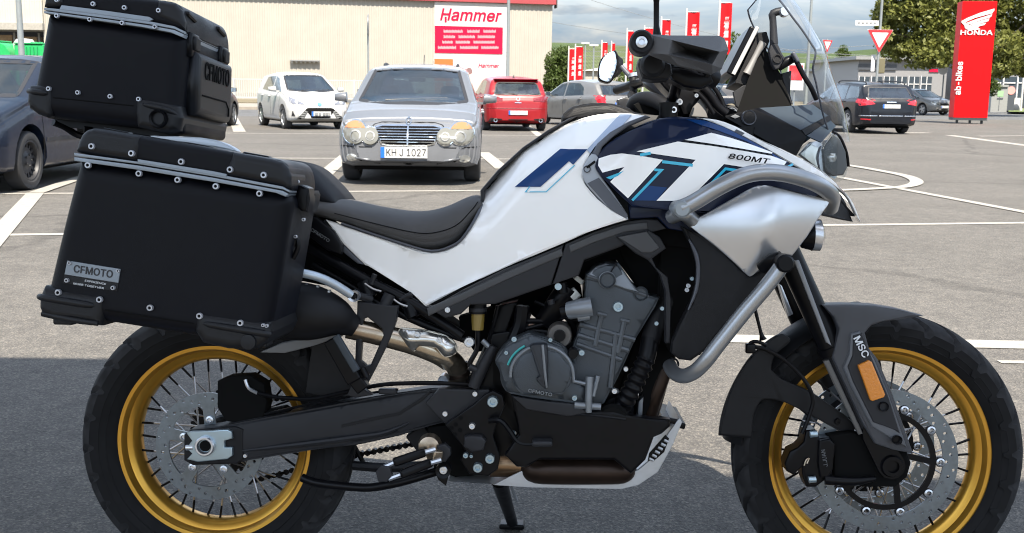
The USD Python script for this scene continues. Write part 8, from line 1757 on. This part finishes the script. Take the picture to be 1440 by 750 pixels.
pl = add('maker_plate', plate(Pg([(95.4, 366.6), (170, 378.5), (167, 398), (91.5, 386)], W0), W0 + 0.003, 0.004, 0.0008), m_seam, smooth=False)
add('plate_backing', plate(Pg([(91, 386), (167, 398), (165, 410), (88.5, 398)], W0), W0 + 0.0012, 0.003, 0.0006), m_lugg2, smooth=False)
def ltext(s, p0, p1, hpx, w, mt, parent=None, bold=True, slant=0.0):
    a, b = B3(*p0, w), B3(*p1, w); d = b - a
    return add('lettering', place_text(s, a, d, (0, 0, 1), hpx / 1500 * 2.0, np.linalg.norm(d), bold, 0.0008, slant), mt, parent, smooth=False)
ltext('CFMOTO', (102.5, 382.5), (158, 391), 10.0, W0 + 0.0032, m_ink, pl)
ltext('EXPERIENCE', (119, 396.0), (149, 401.0), 2.7, W0 + 0.0014, m_print, None, False); ltext('MORE TOGETHER', (103, 400.0), (146, 407.0), 2.7, W0 + 0.0014, m_print, None, False)
m_stud = mat('stud_steel', (0.5, 0.51, 0.54), 0.35, 0.7, var=0.15, vscale=60)
def lbolt(px, py, w, r=4.6):
    c = B3(px, py, w); r = r / 740.0
    s_ = add('stud', lathe([(r, 0.003), (r, -0.0018), (r * 0.84, -0.0035), (r * 0.5, -0.0035), (r * 0.42, -0.0005), (0, -0.0005)], 14, M=tr(*c)), m_stud)
    add('stud_socket', lathe([(r * 0.46, -0.0022), (0, -0.0022)], 10, M=tr(*c)), m_under, s_)
    return s_
for p in [(129, 206), (185, 216), (255, 227.6), (323.6, 238.8), (371, 246.4), (124, 232.5), (195.5, 244.3), (250, 253.2), (303.7, 262.2), (365, 272.4), (82, 411.5), (140, 421.5), (211, 433), (280.6, 444.6), (338, 454.5)]: lbolt(*p, W0 + 0.005 if p[1] > 400 or p[0] in (129, 185, 323.6, 371) else W0 + 0.001)
for p in [(98, 370, 2.6), (166, 381, 2.6), (94, 394.5, 3.2), (159, 405, 3.2), (370, 457.5, 2.6), (375, 458.5, 2.6)]: lbolt(p[0], p[1], W0 + 0.004, p[2])
LT = add('latch', [plate(Pg([(418, 261), (424, 260), (434, 265), (436, 280), (432, 298), (424, 297), (414, 288), (417, 272)], 0.44), 0.445, 0.05, 0.006)], m_blkgl)
add('latch_loop', plate(Pg([(430, 268), (440, 268), (442.5, 274), (441, 286), (437, 298), (431, 297), (434, 284)], 0.40), 0.40, 0.05, 0.005), m_blk, LT)
for p in [(419, 256, 2.4), (427, 309, 2.6), (415.5, 333, 2.6)]: lbolt(p[0], p[1], 0.44, p[2])
add('lock_knob', lathe([(0, -0.008), (0.014, -0.006), (0.016, 0.01), (0, 0.01)], 18, M=tr(*B3(350, 481, W0 + 0.004))), m_lugg2)
add('carry_strap', tube([B3(412, 346, 0.42), B3(417, 336, 0.42), B3(419, 348, 0.42), B3(412, 364, 0.42)], 0.005, 8, 4), m_blkgl)
# top case
WT = 0.165
o = B3(150, 182, 0.0)
tc, add = luggage('top_case', 'black hard top case with silver studs and a raised letter pad on its front', 'top case', o)
def hexa(pts, w, back): return plate(Pg(pts, w, 3), w, back, 0.024)
tb = [(62, 18, 1), (120, 26), (200, 38), (240, 45), (256, 51, 1), (259, 62), (255, 110), (252, 150), (255, 178), (250, 187), (236, 186, 1), (160, 176), (90, 168), (60, 164), (46, 158), (39, 146, 1), (42, 128), (52, 76)]
add('shell', pillow(Pg(tb, WT, 3), WT, 0.31, 0.034), m_matte, smooth=60)
tl_ = [(62, 12, 1), (63, -2), (67, -9), (80, -14), (150, -8), (225, -1), (246, 4), (255, 14), (259, 30), (260, 46, 1), (200, 32), (120, 19)]
add('lid', pillow(Pg(tl_, WT, 3), WT - 0.001, 0.308, 0.028), m_matte, smooth=60)
add('seam_strip', plate(Pg([(62, 11), (86, 13), (150, 21.5), (210, 30), (245, 37), (259, 44), (259, 47.5), (245, 41), (210, 34.5), (150, 26), (62, 14.5)], WT), WT + 0.001, 0.312, 0.0012), m_seam)
add('seam_strip', plate(Pg([(62, 15.5), (150, 27.2), (210, 35.8), (245, 42.2), (259, 48.5), (257, 53), (240, 46), (200, 38.5), (120, 27), (62, 18.6)], WT), WT + 0.001, 0.312, 0.0012), m_seam)
add('lid_band', plate(Pg([(87, 7.5), (150, 15.5), (210, 24), (216, 27.5), (210, 30.5), (150, 22), (84, 13.5)], WT), WT + 0.002, 0.01, 0.0008), m_seam)
for q in ([(61.5, 9.5), (64, -6), (80, -14), (88, -13), (89, 4), (85, 9.5), (75, 10.5)], [(218, 18), (222, 0), (246, 4), (255, 14), (259, 30), (259, 41), (248, 37), (224, 26)]):
    add('lid_corner', pillow(Pg(q, WT), WT + 0.003, 0.1, 0.018), m_lugg2, smooth=60)
for q in ([(41, 120), (60, 119), (74, 121.5), (75, 140), (72, 163), (66, 166), (52, 161), (40, 152), (37, 142), (38, 130)], [(189, 138), (194, 135.5), (230, 141), (252, 149), (256, 166), (252, 184), (238, 188), (214, 185), (192, 179), (188, 160)]):
    add('base_corner', pillow(Pg(q, WT), WT + 0.004, 0.318, 0.018), m_lugg2, smooth=60)
add('base_ridge', tube([B3(41, 128.5, WT - 0.012), B3(48, 129, WT + 0.003), B3(62, 131, WT + 0.005), B3(68, 132, WT)], [0.006, 0.007, 0.006, 0.002], 10, 3), m_lugg2)
add('base_ridge', tube([B3(198, 147, WT), B3(212, 149, WT + 0.005), B3(236, 155, WT + 0.005), B3(251, 163, WT - 0.004)], [0.002, 0.006, 0.006, 0.004], 10, 3), m_lugg2)
add('base_line', tube([B3(75, 137.5, WT - 0.0005), B3(130, 143, WT - 0.0005), B3(188, 149, WT - 0.0005)], 0.0016, 6), m_under)
add('lock', lathe([(0.014, -0.006), (0.018, -0.010), (0.021, 0.0), (0.021, 0.01), (0, 0.0)], 22, M=tr(*B3(223, 167, WT + 0.004))), m_blkgl)
for p in [(80, 0), (131, 5.8), (175, 11), (223, 15), (80, 22.5), (126.5, 27.6), (171.8, 32.6), (218, 38), (68.4, 125), (109.5, 130.4), (155, 135.8), (195, 139.7)]: lbolt(*p, WT + 0.004, 4.0)
# front of the case: pad with raised letters, latches, loops
fx = (L(256, 110, WT)[0]); up = np.array(L(256, 60, WT)) - np.array(L(253, 160, WT)); up /= np.linalg.norm(up); fw = np.array([up[1], -up[0]])
cpt = np.array(L(252, 100, WT))
def fp(df, y, dz): q = cpt + fw * df + up * dz; return (q[0], y, q[1])
def padhull(f0, f1, y0, y1, z0, z1, r=0.02):
    pts = []
    for y in (y0, y1):
        for z in (z0, z1):
            for a in np.arange(0, 6): 
                t = a * PI / 10
                pts += [fp(f1 - r + r * math.sin(t), y + (r * (1 - math.cos(t)) if y == y0 else -r * (1 - math.cos(t))), z + (r * (1 - math.cos(t)) if z == z0 else -r * (1 - math.cos(t)))), fp(f0, y, z)]
    return hull_of(pts)
pd = add('front_pad', padhull(-0.02, 0.030, -0.125, 0.125, -0.092, 0.050), m_lugg2, smooth=50)
a, b = np.array(fp(0.0302, -0.09, -0.006)), np.array(fp(0.0302, 0.088, -0.006))
add('lettering', place_text('CFMOTO', a, b - a, (up[0], 0, up[1]), 0.036, np.linalg.norm(b - a), True, 0.0015), m_under, pd, smooth=False)
add('pad_groove', tube([fp(0.0302, -0.10, -0.045), fp(0.0302, 0.07, -0.045), fp(0.0302, 0.09, -0.06), fp(0.0302, 0.092, -0.078)], 0.0022, 6), m_under, pd)
for y in (-0.115, 0.095):
    lt = add('latch', padhull(-0.02, 0.018, y - 0.026, y + 0.026, 0.035, 0.088, 0.008), m_blkgl, smooth=40)
    add('latch_lever', padhull(0.0, 0.024, y - 0.018, y + 0.018, 0.05, 0.08, 0.006), m_blk, lt, smooth=40)
    add('lid_loop', tube([fp(-0.02, y - 0.03, 0.128), fp(0.004, y - 0.02, 0.128), fp(0.006, y + 0.02, 0.120), fp(-0.015, y + 0.03, 0.112)], 0.006, 8), m_blkgl)
for y, z in [(-0.14, -0.095), (-0.09, -0.1), (-0.04, -0.105), (0.02, -0.11), (0.09, -0.112)]: add('stud', lathe([(0.005, 0.003), (0.005, -0.002), (0.0025, -0.003), (0, -0.001)], 12, M=tr(*fp(-0.012, y, z)) @ rotz(PI / 2)), m_boltm)
add('base_plate', hull_of([B3(x, y, w * k) for x, y, w in ((75, 168, 0.1), (100, 180, 0.1), (240, 196, 0.1), (262, 188, 0.1), (250, 178, 0.1)) for k in (1, -1)]), m_blkgl)
